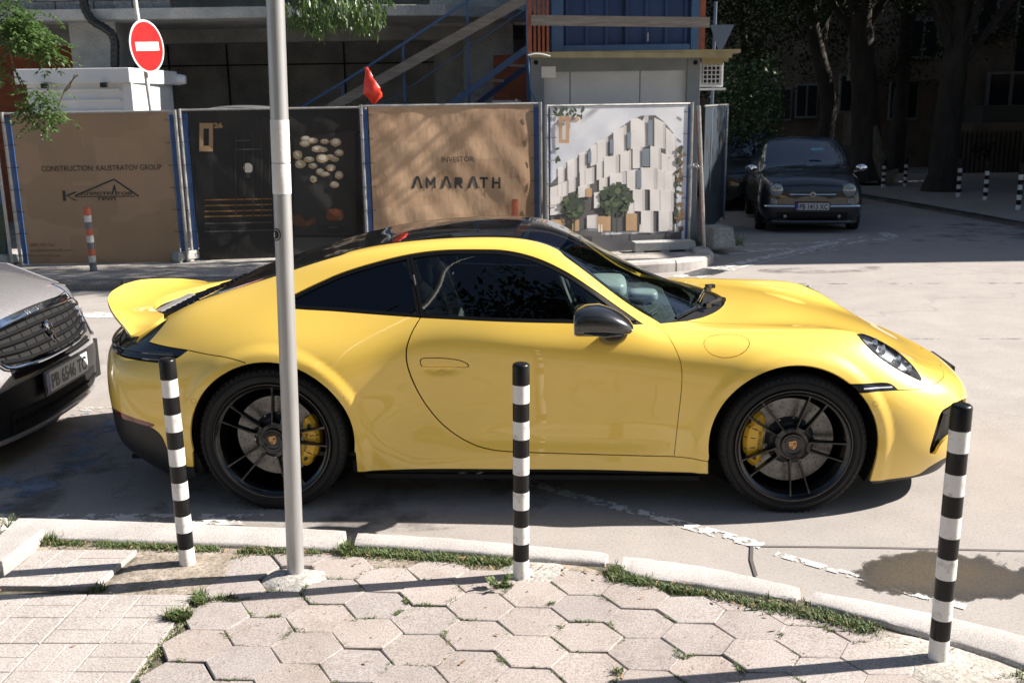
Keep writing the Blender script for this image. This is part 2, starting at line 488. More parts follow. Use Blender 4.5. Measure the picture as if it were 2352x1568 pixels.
def panel(name, m, parent, outer, holes=(), off=0., th=.014, both=False, flip=1, grid=(.075, .16), gap=.002, center=False, rim=True, lip=None):
    """one body panel cut out of the body surface; flip=-1 puts it on the camera side"""
    W = np.array([.25, .12])
    if gap and not center:
        outer = shrink(outer, gap)
    elif gap:
        q = shrink(outer, gap)
        q[outer[:, 1] > NT - 1e-3, 1] = NT
        outer = q
    loops = [outer] + [shrink(h, -gap) if gap else h for h in holes]
    lo, hi = outer.min(0), outer.max(0)
    gs = np.arange(lo[0] - .05, hi[0] + .05, grid[0]); gt = np.arange(lo[1] - .05, hi[1] + .05, grid[1])
    a, b = np.meshgrid(gs, gt, indexing='ij')
    b = b + (np.arange(len(gs)) % 2)[:, None] * grid[1] / 2
    G = np.stack([a.ravel(), b.ravel()], -1)
    k = in_poly(G, outer)
    for h in loops[1:]:
        k &= ~in_poly(G, h)
    G = G[k]
    B = np.concatenate(loops)
    if len(G):
        dm = np.full(len(G), 9.)
        for i in range(0, len(B), 200):
            dm = np.minimum(dm, np.linalg.norm((G[:, None] - B[None, i:i + 200]) * W, axis=2).min(1))
        G = G[dm > .0075]
    P2 = np.concatenate([B, G]) * W
    E = []
    o = 0
    for h in loops:
        E += [(o + i, o + (i + 1) % len(h)) for i in range(len(h))]
        o += len(h)
    r = delaunay_2d_cdt([Vector(p) for p in P2], E, [], 0, 1e-6)
    V2 = np.array([tuple(v) for v in r[0]]) / W
    F = np.array([f for f in r[2]])
    C = V2[F].mean(1)
    k = in_poly(C, outer)
    for h in loops[1:]:
        k &= ~in_poly(C, h)
    F = F[k]
    P, n = surf(np.clip(V2[:, 0], 0, NS), np.clip(V2[:, 1], 0, NT))
    P = P - off * n
    if center:
        n[V2[:, 1] > NT - 1e-3, 1] = 0
        P[V2[:, 1] > NT - 1e-3, 1] = 0
    # orient faces
    fn = np.cross(P[F[:, 1]] - P[F[:, 0]], P[F[:, 2]] - P[F[:, 0]])
    bad = (fn * n[F[:, 0]]).sum(1) < 0
    F[bad] = F[bad][:, ::-1]
    V = [P]; NN = [n]; FF = [tuple(f) for f in F]
    if rim:
        base = len(P)
        cnt = {}
        for f in F:
            for i in range(3):
                e = (f[i], f[(i + 1) % 3])
                cnt[e] = 1
        for (i, j) in list(cnt):
            if (j, i) in cnt or (center and V2[i, 1] > NT - 1e-3 and V2[j, 1] > NT - 1e-3):
                continue
            d = P[j] - P[i]
            q = np.cross(d, n[i]); q /= max(np.linalg.norm(q), 1e-9)
            V.append(np.array([P[i], P[j], P[j] - n[j] * th, P[i] - n[i] * th])); NN.append(np.array([q] * 4))
            FF.append((base + 1, base, base + 3, base + 2)); base += 4
    V = np.concatenate(V); NN = np.concatenate(NN)
    def mk(sg, joined=None):
        v = V.copy(); nn = NN.copy(); ff = FF
        if sg < 0:
            v[:, 1] *= -1; nn[:, 1] *= -1; ff = [f[::-1] for f in FF]
        return v, nn, ff
    if both:
        v1, n1, f1 = mk(1); v2, n2, f2 = mk(-1)
        v = np.concatenate([v1, v2]); nn = np.concatenate([n1, n2]); ff = f1 + [tuple(i + len(v1) for i in f) for f in f2]
    else:
        v, nn, ff = mk(flip)
    me = bpy.data.meshes.new(name)
    me.from_pydata(v.tolist(), [], [tuple(int(i) for i in f) for f in ff])
    me.materials.append(m)
    me.polygons.foreach_set('use_smooth', [True] * len(ff))
    me.normals_split_custom_set_from_vertices(nn.tolist())
    ob = bpy.data.objects.new(name, me)
    COL.objects.link(ob)
    ob.parent = parent
    return ob

# paint and trim
M_YEL = mat('yellow_paint', (.83, .55, .083), .32, Coat_Weight=1, Coat_Roughness=.02, Coat_IOR=1.5)
_d = noise(M_YEL, 170, 2, .6)
L(M_YEL, ramp(M_YEL, _d, [(.0, (.50, .32, .05)), (.235, (.50, .32, .05)), (.25, (.83, .56, .095)), (1, (.85, .575, .10))]), bsdf(M_YEL).inputs['Base Color'])
M_BLK = mat('gloss_black', (.006, .006, .007), .08, Coat_Weight=1, Coat_Roughness=.02)
M_MAT = mat('matt_black_trim', (.008, .008, .009), .45)
M_FRAME = mat('window_trim', (.003, .003, .0035), .45, Specular_IOR_Level=.25)
M_PIT = mat('pit_black', (.004, .004, .004), .9)
M_TYRE = rough_mat('tyre_rubber', (.007, .007, .0075), (.011, .011, .011), 6, .75, .1, .003)
M_RIM = mat('satin_black_rim', (.006, .006, .007), .22, .3, Coat_Weight=.4)
M_DISC = rough_mat('brake_disc', (.11, .11, .11), (.18, .18, .175), 30, .35, .05, .001, metal=1)
M_CAL = mat('caliper_yellow', (.75, .45, .03), .35)
M_CHROME = mat('chrome', (.75, .76, .78), .08, 1)
M_STEEL = mat('steel', (.45, .46, .47), .35, 1)
def glass_mat(name, tint, refl=.06, rough=.0):
    m = bpy.data.materials.new(name)
    m.use_nodes = True
    nt = m.node_tree
    nt.nodes.remove(nt.nodes['Principled BSDF'])
    tr = N(m, 'ShaderNodeBsdfTransparent'); tr.inputs[0].default_value = (*tint, 1)
    gl = N(m, 'ShaderNodeBsdfGlossy'); gl.inputs['Roughness'].default_value = rough; gl.inputs[0].default_value = (1, 1, 1, 1)
    fr = N(m, 'ShaderNodeFresnel', i_IOR=1.55)
    mx = N(m, 'ShaderNodeMixShader')
    L(m, fr.outputs[0], mx.inputs[0]); L(m, tr.outputs[0], mx.inputs[1]); L(m, gl.outputs[0], mx.inputs[2])
    L(m, mx.outputs[0], nt.nodes['Material Output'].inputs['Surface'])
    return m
M_GLASS = glass_mat('tinted_glass', (.62, .70, .67))
M_GLASSD = glass_mat('privacy_glass', (.10, .12, .12))
M_WS = glass_mat('windscreen_glass', (.62, .72, .68))
M_LENS = glass_mat('clear_lens', (.85, .88, .9))
M_BOWL = rough_mat('lamp_bowl_silver', (.25, .26, .28), (.62, .63, .65), 16, .25, metal=.5, sx=(1, 3, 1))
M_LEATHER = mat('dark_leather', (.07, .075, .08), .45)
M_LGREY = mat('seat_shell', (.42, .46, .47), .35)
M_RED = mat('red_lens', (.16, .004, .004), .1, Coat_Weight=1)
M_WHITE = mat('white_plastic', (.75, .75, .74), .4)
M_ORANGE = mat('orange_lens', (.7, .12, .01), .15)

car = thing('sports_car', 'bright yellow two-door sports coupe with black roof and ducktail spoiler parked at the kerb', 'car', (-1.085, 5.494, -.012), -.0612)
def arc(a0, a1, cx, cz, r, n=40):
    return [(cx + r * math.cos(R(a)), cz + r * math.sin(R(a))) for a in np.linspace(a0, a1, n)]
FA, RA = ARCH
# --- shared seam curves, in metres on the car (x forward, z up, y out)
BELT = [(.706, .938), (.983, .926), (1.187, .918), (1.42, .911), (1.592, .906), (1.752, .896)]
BELT_R = [(.028, .996), (.065, .980), (.13, .974), (.276, .967), (.486, .953), (.706, .938)]
DLO_TOP = [(1.752, .896), (1.736, .905), (1.652, .959), (1.517, 1.049), (1.379, 1.131), (1.239, 1.190), (1.10, 1.221), (.957, 1.227), (.77, 1.223), (.629, 1.206), (.464, 1.170), (.305, 1.124), (.2, 1.082), (.11, 1.042), (.045, 1.010), (.028, .996)]
RAIL = [(-.60, .600), (-.48, .588), (-.36, .580), (-.20, .568), (-.04, .560), (.10, .550), (.225, .540), (.285, .530), (.325, .492), (.40, .470), (.55, .462), (.85, .466), (1.0, .472), (1.14, .482), (1.236, .497), (1.312, .512), (1.355, .526), (1.385, .560), (1.45, .583), (1.52, .598), (1.66, .628), (1.80, .670), (1.838, .700)]
DOOR_R = [(.706, .938), (.668, .872), (.645, .803), (.643, .739), (.664, .652), (.711, .545), (.780, .449), (.854, .384), (.945, .332), (1.038, .306), (1.13, .298)]
DOOR_B = [(1.13, .298), (1.35, .292), (1.607, .288), (1.896, .286)]
DOOR_F = [(1.896, .286), (1.910, .457), (1.923, .646), (1.917, .737), (1.890, .806), (1.860, .853), (1.820, .882)]
SEAM_Q = [(-.104, .753), (-.165, .768), (-.306, .782), (-.402, .793), (-.52, .801), (-.631, .810)]
TAILE = [(-.631, .757, .81), (-.590, .714, .864), (-.572, .675, .897), (-.585, .630, .915), (-.60, .600, .918)]
quarter = loop(('side', SEAM_Q), ('near', TAILE), ('top', RAIL), ('near', [(1.838, .700, .885), (1.820, .727, .883), (1.752, .763, .896)]), ('side', DLO_TOP), ('side', BELT_R), ('side', DOOR_R), ('side', DOOR_B),
               ('side', [(1.896, .286), (1.97, .279), (2.054, .267)]), ('side', [(2.054, .267), (2.057, .203)]), ('side', [(2.057, .203), (1.6, .211), (1.13, .210), (.68, .209), (.388, .199)]),
               ('side', [(.388, .199), (.386, .30)]), ('side', arc(-8, 104.1, *RA)))
door = loop(('side', BELT), ('near', [(1.752, .763, .896), (1.820, .727, .883)]), ('side', DOOR_F[::-1]), ('side', DOOR_B[::-1]), ('side', DOOR_R[::-1]))
HOODS = [(1.97, .600), (2.10, .595), (2.30, .585), (2.50, .565), (2.75, .53), (2.95, .505), (3.10, .475), (3.20, .44), (3.262, .40)]
COWL = [(1.838, .700), (1.90, .655), (1.954, .612), (2.061, .494), (2.169, .290), (2.232, .10), (2.240, 0)]
COWL1 = [(1.838, .700), (1.90, .652), (1.97, .600)]
COWL2 = [(1.97, .600), (2.061, .494), (2.150, .335), (2.215, .15), (2.240, 0)]
HTIP = [(3.262, .40), (3.298, .30), (3.318, .189), (3.325, .0)]
FSEAM = [(2.916, .849, .602), (3.010, .809, .595), (3.082, .763, .593), (3.154, .686, .597), (3.209, .596, .598), (3.245, .48, .600), (3.262, .40, .597)]
fender = loop(('side', DOOR_F), ('near', [(1.820, .727, .883), (1.838, .700, .885)]), ('top', COWL1), ('top', HOODS), ('near', FSEAM[::-1]), ('near', [(2.916, .849, .602), (2.879, .846, .630), (2.78, .87, .639), (2.688, .888, .643)]),
              ('side', arc(50.0, 188, *FA)), ('side', [(2.057, .28), (2.054, .267)]), ('side', [(2.054, .267), (1.97, .279), (1.896, .286)]))
marker = loop(('side', [(2.688, .643), (2.78, .639), (2.879, .630)]), ('side', [(2.879, .630), (2.916, .602)]), ('side', [(2.916, .602), (2.83, .604), (2.725, .606)]), ('side', arc(42.5, 50.0, *FA, 6)))
head = loop(('near', [(2.757, .690, .835), (2.81, .640, .82), (2.87, .628, .795), (2.93, .632, .765), (2.985, .655, .720), (3.031, .693, .673), (3.052, .742, .626), (3.045, .757, .622), (2.991, .770, .647), (2.912, .781, .691), (2.832, .775, .749), (2.778, .738, .804), (2.757, .690, .835)]))
fuel = loop(('near', [tuple(p) for p in [(2.13 + .104 * math.cos(a), .818 + .045 * math.cos(a + 1.75), .806 + .052 * math.sin(a)) for a in np.linspace(0, 2 * math.pi, 33)]]))
hood = loop(('top', HOODS), ('top', HTIP), ('st', [(NS - .02, NT), (side([(2.0, .8)])[0][0] * 0 + float(top([(2.245, 0)])[0][0]), NT)]), ('top', COWL2[::-1]))
inF = [(3.196, .747, .498), (3.140, .795, .478), (3.110, .816, .390), (3.096, .814, .302), (3.104, .805, .279), (3.128, .788, .272), (3.152, .787, .318), (3.20, .76, .352), (3.32, .62, .372), (3.41, .40, .372), (3.425, .36, .40), (3.40, .40, .445), (3.33, .56, .478), (3.26, .67, .497), (3.196, .747, .498)]
intake = loop(('near', inF))
cgr = loop(('near', [(3.44, .30, .24), (3.45, .31, .30), (3.45, .25, .345), (3.46, .02, .345)]), ('st', [(NS, float(near3([(3.47, 0, .345)])[1][0])), (NS, float(near3([(3.455, 0, .235)])[1][0]))]), ('near', [(3.455, .02, .235), (3.44, .30, .24)]))
tC = lambda z: float(near3([(3.47, 0, z)])[1][0])
FB_LOW = [(2.812, .859, .163), (2.951, .818, .158), (3.075, .775, .160), (3.125, .760, .197), (3.204, .715, .225), (3.33, .50, .235), (3.42, .20, .225), (3.445, .0, .222)]
fbump = loop(('near', FSEAM), ('top', HTIP), ('st', [(NS, NT), (NS, tC(.222))]), ('near', FB_LOW[::-1]), ('side', [(2.812, .163), (2.826, .30)]), ('side', arc(-4, 42.5, *FA)), ('near', [(2.725, .894, .606), (2.83, .87, .604), (2.916, .849, .602)]))
splitter = loop(('near', FB_LOW), ('st', [(NS, tC(.222)), (NS, 0)]), ('st', [(NS, 0), (float(side([(2.83, .15)])[0][0]), 0)]))
DIFF = [(-1.035, .0, .47), (-1.02, .30, .47), (-.94, .60, .475), (-.875, .72, .480), (-.811, .801, .472), (-.688, .870, .440), (-.600, .891, .415), (-.558, .895, .380), (-.535, .889, .305), (-.518, .874, .250), (-.49, .87, .228), (-.412, .882, .219)]
LAMPL = [(-.402, .852, .791), (-.443, .863, .762), (-.490, .864, .742), (-.535, .864, .735), (-.632, .839, .736), (-.729, .797, .739), (-.791, .748, .743), (-.851, .669, .747), (-.93, .50, .75), (-.98, .30, .75), (-1.0, .0, .75)]
LAMPT = [(-.631, .757, .81), (-.70, .735, .800), (-.79, .640, .795), (-.86, .50, .795), (-.93, .30, .795), (-.965, 0, .80)]
tR = lambda z: float(near3([(-1.05, 0, z)])[1][0])
rbump = loop(('side', SEAM_Q[:4]), ('near', LAMPL), ('st', [(0, tR(.75)), (0, tR(.47))]), ('near', DIFF), ('side', [(-.412, .219), (-.402, .30)]), ('side', arc(188, 104.1, *RA)))
diff = loop(('near', DIFF), ('side', [(-.412, .219), (-.41, .185)]), ('st', [(float(side([(-.41, .185)])[0][0]), 0), (0, 0)]), ('st', [(0, 0), (0, tR(.47))]))
lamp = loop(('near', LAMPL), ('st', [(0, tR(.75)), (0, tR(.80))]), ('near', LAMPT[::-1]), ('side', [(-.631, .81), (-.52, .801), (-.402, .793)]))
GLOW = [(-.440, .580), (-.452, .54), (-.475, .46), (-.51, .30), (-.53, 0)]
GROOF = [(.297, .524), (.325, .45), (.345, .30), (.36, 0)]
WSTOP = [(1.357, .527), (1.362, .47), (1.380, .347), (1.400, .15), (1.405, 0)]
WSLOW = [(1.838, .697), (1.90, .615), (1.99, .470), (2.06, .30), (2.11, .12), (2.12, 0)]
def top_s(x): return float(top([(x, 0)])[0][0])
def cut(poly, x0, x1): return [p for p in poly if x0 <= p[0] <= x1]
lid = loop(('near', LAMPT), ('st', [(0, tR(.80)), (0, NT), (top_s(-.53), NT)]), ('top', GLOW[::-1]), ('top', [(-.440, .580), (-.48, .588), (-.60, .600)]), ('near', TAILE[::-1]))
rglass = loop(('top', GLOW), ('st', [(top_s(-.53), NT), (top_s(.36), NT)]), ('top', GROOF[::-1]), ('top', [(.297, .524), (.285, .530), (.225, .540), (.10, .550), (-.04, .560), (-.20, .568), (-.36, .580), (-.440, .585)]))
roof = loop(('top', GROOF), ('st', [(top_s(.36), NT), (top_s(1.405), NT)]), ('top', WSTOP[::-1]), ('top', cut(RAIL, .30, 1.356)[::-1]))
ws = loop(('top', WSTOP), ('st', [(top_s(1.405), NT), (top_s(2.12), NT)]), ('top', WSLOW[::-1]), ('top', cut(RAIL, 1.36, 1.83)[::-1]))
cowl = loop(('top', [(1.838, .699), (1.90, .617), (1.99, .472), (2.06, .30), (2.11, .12), (2.12, 0)]), ('st', [(top_s(2.12), NT), (top_s(2.24), NT)]), ('top', COWL2[::-1]), ('top', COWL1[::-1]))
# side windows
dlo_d = np.array(catmull(BELT, .02).tolist() + catmull([(1.752, .896), (1.736, .905), (1.652, .959), (1.517, 1.049), (1.379, 1.131), (1.239, 1.190), (1.10, 1.221), (.957, 1.227), (.77, 1.223), (.630, 1.206)], .02)[1:].tolist())
dlo_q = np.array(catmull(BELT_R, .02).tolist() + catmull([(.630, 1.206), (.464, 1.170), (.305, 1.124), (.2, 1.082), (.11, 1.042), (.045, 1.010), (.028, .996)], .02)[:-1].tolist())
for sg in (-1, 1):
    q = panel('rear_quarter_panel', M_YEL, car, quarter, flip=sg, grid=(.05, .11))
    panel('inner_lining', M_PIT, q, quarter, flip=sg, off=.016, gap=.005, rim=False)
    dr = panel('door', M_YEL, car, door, holes=[loop(('side', [(.7072, .741), (.7133, .7507), (.735, .7533), (.80, .7533), (.86, .7488), (.905, .7387), (.931, .7235), (.933, .7145), (.9245, .7115), (.86, .7105), (.73, .7125), (.712, .7163), (.7072, .741)]))], flip=sg, gap=.0022)
    hd = loop(('side', [(.708, .741), (.714, .750), (.735, .7525), (.80, .7525), (.86, .748), (.905, .738), (.930, .723), (.932, .715), (.924, .7125), (.86, .7115), (.73, .7135), (.713, .717), (.708, .741)]))
    panel('door_card', M_LEATHER, dr, door, flip=sg, off=.018, gap=.005, rim=False)
    panel('door_handle', M_YEL, dr, hd, flip=sg, off=-.003, th=.03, gap=.0004)
    fd = panel('front_fender', M_YEL, car, fender, holes=[head, fuel], flip=sg, grid=(.05, .11))
    panel('fuel_flap', M_YEL, fd, fuel, flip=sg, off=.0005, gap=.0012)
    panel('side_marker_lamp', M_BLK, car, marker, flip=sg, off=-.001, gap=.001)
    # windows: black frame ring and glass
    for nm, dl, gm in (('door_window', dlo_d, M_GLASS), ('quarter_window', dlo_q, M_GLASSD)):
        gi = inset(dl, .017)
        g = panel(nm, gm, car, np.stack(side(gi), -1), flip=sg, off=.010, th=.004, rim=False, gap=0)
        panel('window_frame', M_FRAME, g, np.stack(side(dl), -1), holes=[np.stack(side(inset(dl, .0165)), -1)], flip=sg, off=.004, th=.02, gap=.001)
    # headlamp
    hl = panel('headlamp', M_LENS, car, head, flip=sg, off=-.001, gap=.003, rim=False)
    panel('lamp_bowl', M_BOWL, hl, head, flip=sg, off=.024, gap=.012, rim=False)
    rg = panel('lamp_bezel', M_BLK, hl, head, holes=[shrink(head, .010)], flip=sg, off=.001, th=.045, gap=.001)
hood_o = panel('bonnet', M_YEL, car, hood, both=True, center=True)
fb = panel('front_bumper', M_YEL, car, fbump, holes=[intake], both=True, center=True, grid=(.05, .11))
panel('front_splitter', M_MAT, car, splitter, both=True, center=True, off=.004)
rb = panel('rear_bumper', M_YEL, car, rbump, both=True, center=True, grid=(.05, .11))
panel('rear_diffuser', M_MAT, car, diff, both=True, center=True, off=.002)
panel('rear_light_strip', M_BLK, car, lamp, both=True, center=True, off=.004)
panel('engine_lid', M_BLK, car, lid, both=True, center=True, off=.008)
panel('rear_window', M_BLK, car, rglass, both=True, center=True, off=.003, gap=.0015)
panel('roof_panel', M_BLK, car, roof, both=True, center=True, off=.001, gap=.0012)
panel('windscreen', M_WS, car, ws, both=True, center=True, off=.003, rim=False, gap=.001)
frit_e = [(1.385, .560), (1.45, .583), (1.52, .598), (1.66, .628), (1.80, .670)]
frit = loop(('top', frit_e), ('top', [(x + .012, y - .05) for x, y in frit_e[::-1]]))
for sg in (-1, 1): panel('glass_border', M_FRAME, car, frit, flip=sg, off=.007, gap=0, rim=False)
panel('cowl', M_MAT, car, cowl, both=True, center=True, off=.015)
# inner shell: keeps gaps and arches dark
s_ = np.linspace(0, NS, NS * 5 + 1); t_ = np.linspace(0, NT, NT * 4 + 1)
a_, b_ = np.meshgrid(s_, t_, indexing='ij')
P_, n_ = surf(a_.ravel(), b_.ravel()); P_ = P_ - .032 * n_
P_[b_.ravel() > NT - .01, 1] = 0
mT = len(t_); mb = MB(); FF_ = []
for i in range(len(s_) - 1):
    for j in range(mT - 1):
        q = [i * mT + j, i * mT + j + 1, (i + 1) * mT + j + 1, (i + 1) * mT + j]
        c = P_[q].mean(0); tt = t_[j]
        if c[1] > .5 and any(math.hypot(c[0] - cx, c[2] - cz) < r + .02 for cx, cz, r in ARCH): continue
        if c[1] > .5 and any(abs(c[0] - cx) < r and c[2] < cz for cx, cz, r in ARCH): continue
        if tt > 4.6 and -.02 < c[0] < 1.93 and c[2] > .86: continue
        if tt > 4.6 and 1.5 < c[0] < 2.05: continue
        FF_.append(tuple(q))
V_ = P_.tolist()
mb.add(V_, FF_); mb.add([(x, -y, z) for x, y, z in V_], [f[::-1] for f in FF_])
mb.box((1.2, 0, .165), (4.1, 1.2, .02)); mb.box((1.22, 0, .165), (1.6, 1.7, .022))
for cx, cz, r in ARCH:        # wheel-arch liners
    for sg in (-1, 1):
        n = 40
        ring = [[(cx + (r + .012) * math.cos(a), sg * y, cz + (r + .012) * math.sin(a)) for a in np.linspace(-.5, math.pi + .5, n)] for y in (.855, .54)]
        mb.loft(ring, cap=False, closed=False)
        mb.add([(cx + (r + .012) * math.cos(a), sg * .54, cz + (r + .012) * math.sin(a)) for a in np.linspace(0, 2 * math.pi, 40)[:-1]], [tuple(range(39))])
mb.build('inner_shell', M_PIT, car, fix=False)
# front and rear floors of the openings
panel('intake_mesh', M_MAT, fb, intake, flip=-1, off=.05, gap=-.01, rim=False)
panel('intake_mesh', M_MAT, fb, intake, flip=1, off=.05, gap=-.01, rim=False)
for sg in (-1, 1):
    b = MB()
    b.bar((3.10, sg * .77, .40), (3.36, sg * .46, .42), .014, .022); b.bar((3.12, sg * .76, .455), (3.36, sg * .42, .455), .02, .012); b.bar((3.13, sg * .75, .30), (3.17, sg * .74, .46), .03, .02)
    b.build('intake_vane', M_BLK, fb)
b = MB(); b.box((3.446, .09, .455), (.02, .34, .115)); pl = b.build('number_plate', M_MAT, fb, bevel=.003)
b = MB(); b.box((3.4575, .09, .455), (.003, .33, .105)); b.build('plate_face', M_WHITE, pl)
# parking sensors
for x, z in ((2.800, .552), (-.365, .566)):
    for sg in (-1, 1):
        p, n = surf(*side([(x, z)])); p, n = p[0].copy(), n[0].copy(); p[1] *= sg; n[1] *= sg
        b = MB(); q = Vector(n).to_track_quat('Z', 'Y').to_matrix()
        V = []; F = []
        for rr in (.0115, .0125):
            for k in range(24):
                a = k * math.pi / 12; V.append(Vector(p) + Vector(n) * .0012 + q @ Vector((rr * math.cos(a), rr * math.sin(a), 0)))
        F = [(k, (k + 1) % 24, 24 + (k + 1) % 24, 24 + k) for k in range(24)]
        b.add(V, F); b.build('parking_sensor', M_MAT, fb if x > 0 else rb)
# reflector in the rear bumper, tail light ridge
refl = loop(('near', [(-.815, .797, .485), (-.70, .86, .462), (-.583, .894, .432), (-.59, .892, .424), (-.70, .865, .440), (-.79, .822, .455), (-.815, .797, .485)]))
for sg in (-1, 1):
    panel('reflector', M_RED, rb, refl, flip=sg, off=-.002, gap=0)
    b = MB()
    for k, (dz, w) in enumerate(((.0, .018), (.028, .014))):
        P = [(-.47 - .0, .868, .762), (-.56, .850, .762), (-.66, .826, .765), (-.75, .782, .768), (-.82, .715, .772), (-.88, .60, .775), (-.95, .35, .775), (-.985, .0, .775)]
        b.tube([(x + .002, sg * (y + .006), z + dz - .012) for x, y, z in catmull(P, .04)], w * .5, 8)
    b.build('light_bar', M_BLK, car, smooth=True)
# --- ducktail spoiler
out_ = [(-.765, .655, .822), (-.83, .60, .862), (-.90, .52, .890), (-.955, .44, .910), (-1.03, .30, .932), (-1.062, .18, .946), (-1.075, .0, .954)]
inn_ = [(-.755, .652, .820), (-.700, .625, .846), (-.645, .585, .880), (-.648, .51, .893), (-.70, .44, .890), (-.79, .30, .884), (-.84, .15, .886), (-.855, .0, .888)]
def par(c, n):
    c = catmull(c, .004); d = np.concatenate([[0], np.cumsum(np.linalg.norm(np.diff(c, axis=0), axis=1))])
    u = np.linspace(0, d[-1], n); return np.stack([np.interp(u, d, c[:, i]) for i in range(3)], -1)
nS = 34
O_ = par(out_, nS); I_ = par(inn_, nS)
O_ = np.concatenate([O_[:-1] * (1, -1, 1), O_[::-1]]); I_ = np.concatenate([I_[:-1] * (1, -1, 1), I_[::-1]])
rings = []
for o, i in zip(O_, I_):
    w = np.linalg.norm(o - i)
    wk = min(1, w / .12)
    r = []
    for k in np.linspace(0, 1, 9):      # concave upper face
        p = i + (o - i) * k
        p[2] += -.012 * math.sin(math.pi * k) * wk + .006 * wk * (k > .98)
        r.append(p)
    r.append(o + (-.004, 0, -.007)); r.append(o + (.004, 0, -.018))
    u = o + (i - o) * .5; u[2] = min(o[2], i[2]) - .028 * wk - .010; r.append(u)
    r.append(i + (0, 0, -.03 * wk - .006)); r.append(i + (.0, 0, -.006))
    rings.append([tuple(q) for q in r])
b = MB(); b.loft(rings); b.build('rear_spoiler', M_YEL, car, smooth=True, angle=R(50))
# engine grille slats and the cooling box seen inside the spoiler ring
b = MB()
for k in range(13):
    y = -.45 + k * .075
    b.tube([(x, y * (1 + .25 * (x + .75)), z) for x, z in ((-.86, .828), (-.75, .858), (-.62, .896), (-.53, .938))], .006, 6)
b.build('grille_slats', M_MAT, car, smooth=True)
b = MB(); b.box((-.775, -.04, .862), (.045, .50, .012)); b.build('cooling_box', mat('dusty_grey', (.16, .155, .155), .7), car, bevel=.004)
# --- wheels
def crest(parent, M, h):
    """small shield emblem: gold field with red and black quarters"""
    sh = [(-.42, .5), (.42, .5), (.45, .2), (.40, -.1), (.22, -.36), (0, -.52), (-.22, -.36), (-.40, -.1), (-.45, .2)]
    def flat(poly, z, m, nm):
        b = MB(); b.prism([(x * h, y * h) for x, y in poly], z, z + .0006, M=M); b.build(nm, m, parent)
    flat(sh, 0, M_GOLD, 'emblem')
    flat([(.04, .30), (.36, .30), (.37, .02), (.04, .02)], .0008, M_EMB, 'emblem_quarter')
    flat([(-.04, -.04), (-.34, -.04), (-.20, -.30), (-.04, -.42)], .0008, M_EMB, 'emblem_quarter')
    flat([(-.36, .30), (-.30, .36), (-.05, .30), (-.2, .25)], .0008, M_MAT, 'emblem_quarter')
    flat([(.30, -.10), (.08, -.08), (.16, -.16), (.20, -.22)], .0008, M_MAT, 'emblem_quarter')
    flat([(-.13, .16), (.13, .16), (.10, -.08), (0, -.16), (-.10, -.08)], .0014, M_GOLD, 'emblem_heart')
    flat([(-.05, .10), (.05, .10), (.03, -.06), (-.03, -.06)], .0022, M_MAT, 'emblem_horse')
M_GOLD = mat('emblem_gold', (.55, .33, .12), .35, .6)
M_EMB = mat('emblem_red', (.20, .02, .015), .4)
M_HAT = mat('disc_bell', (.03, .034, .04), .5)
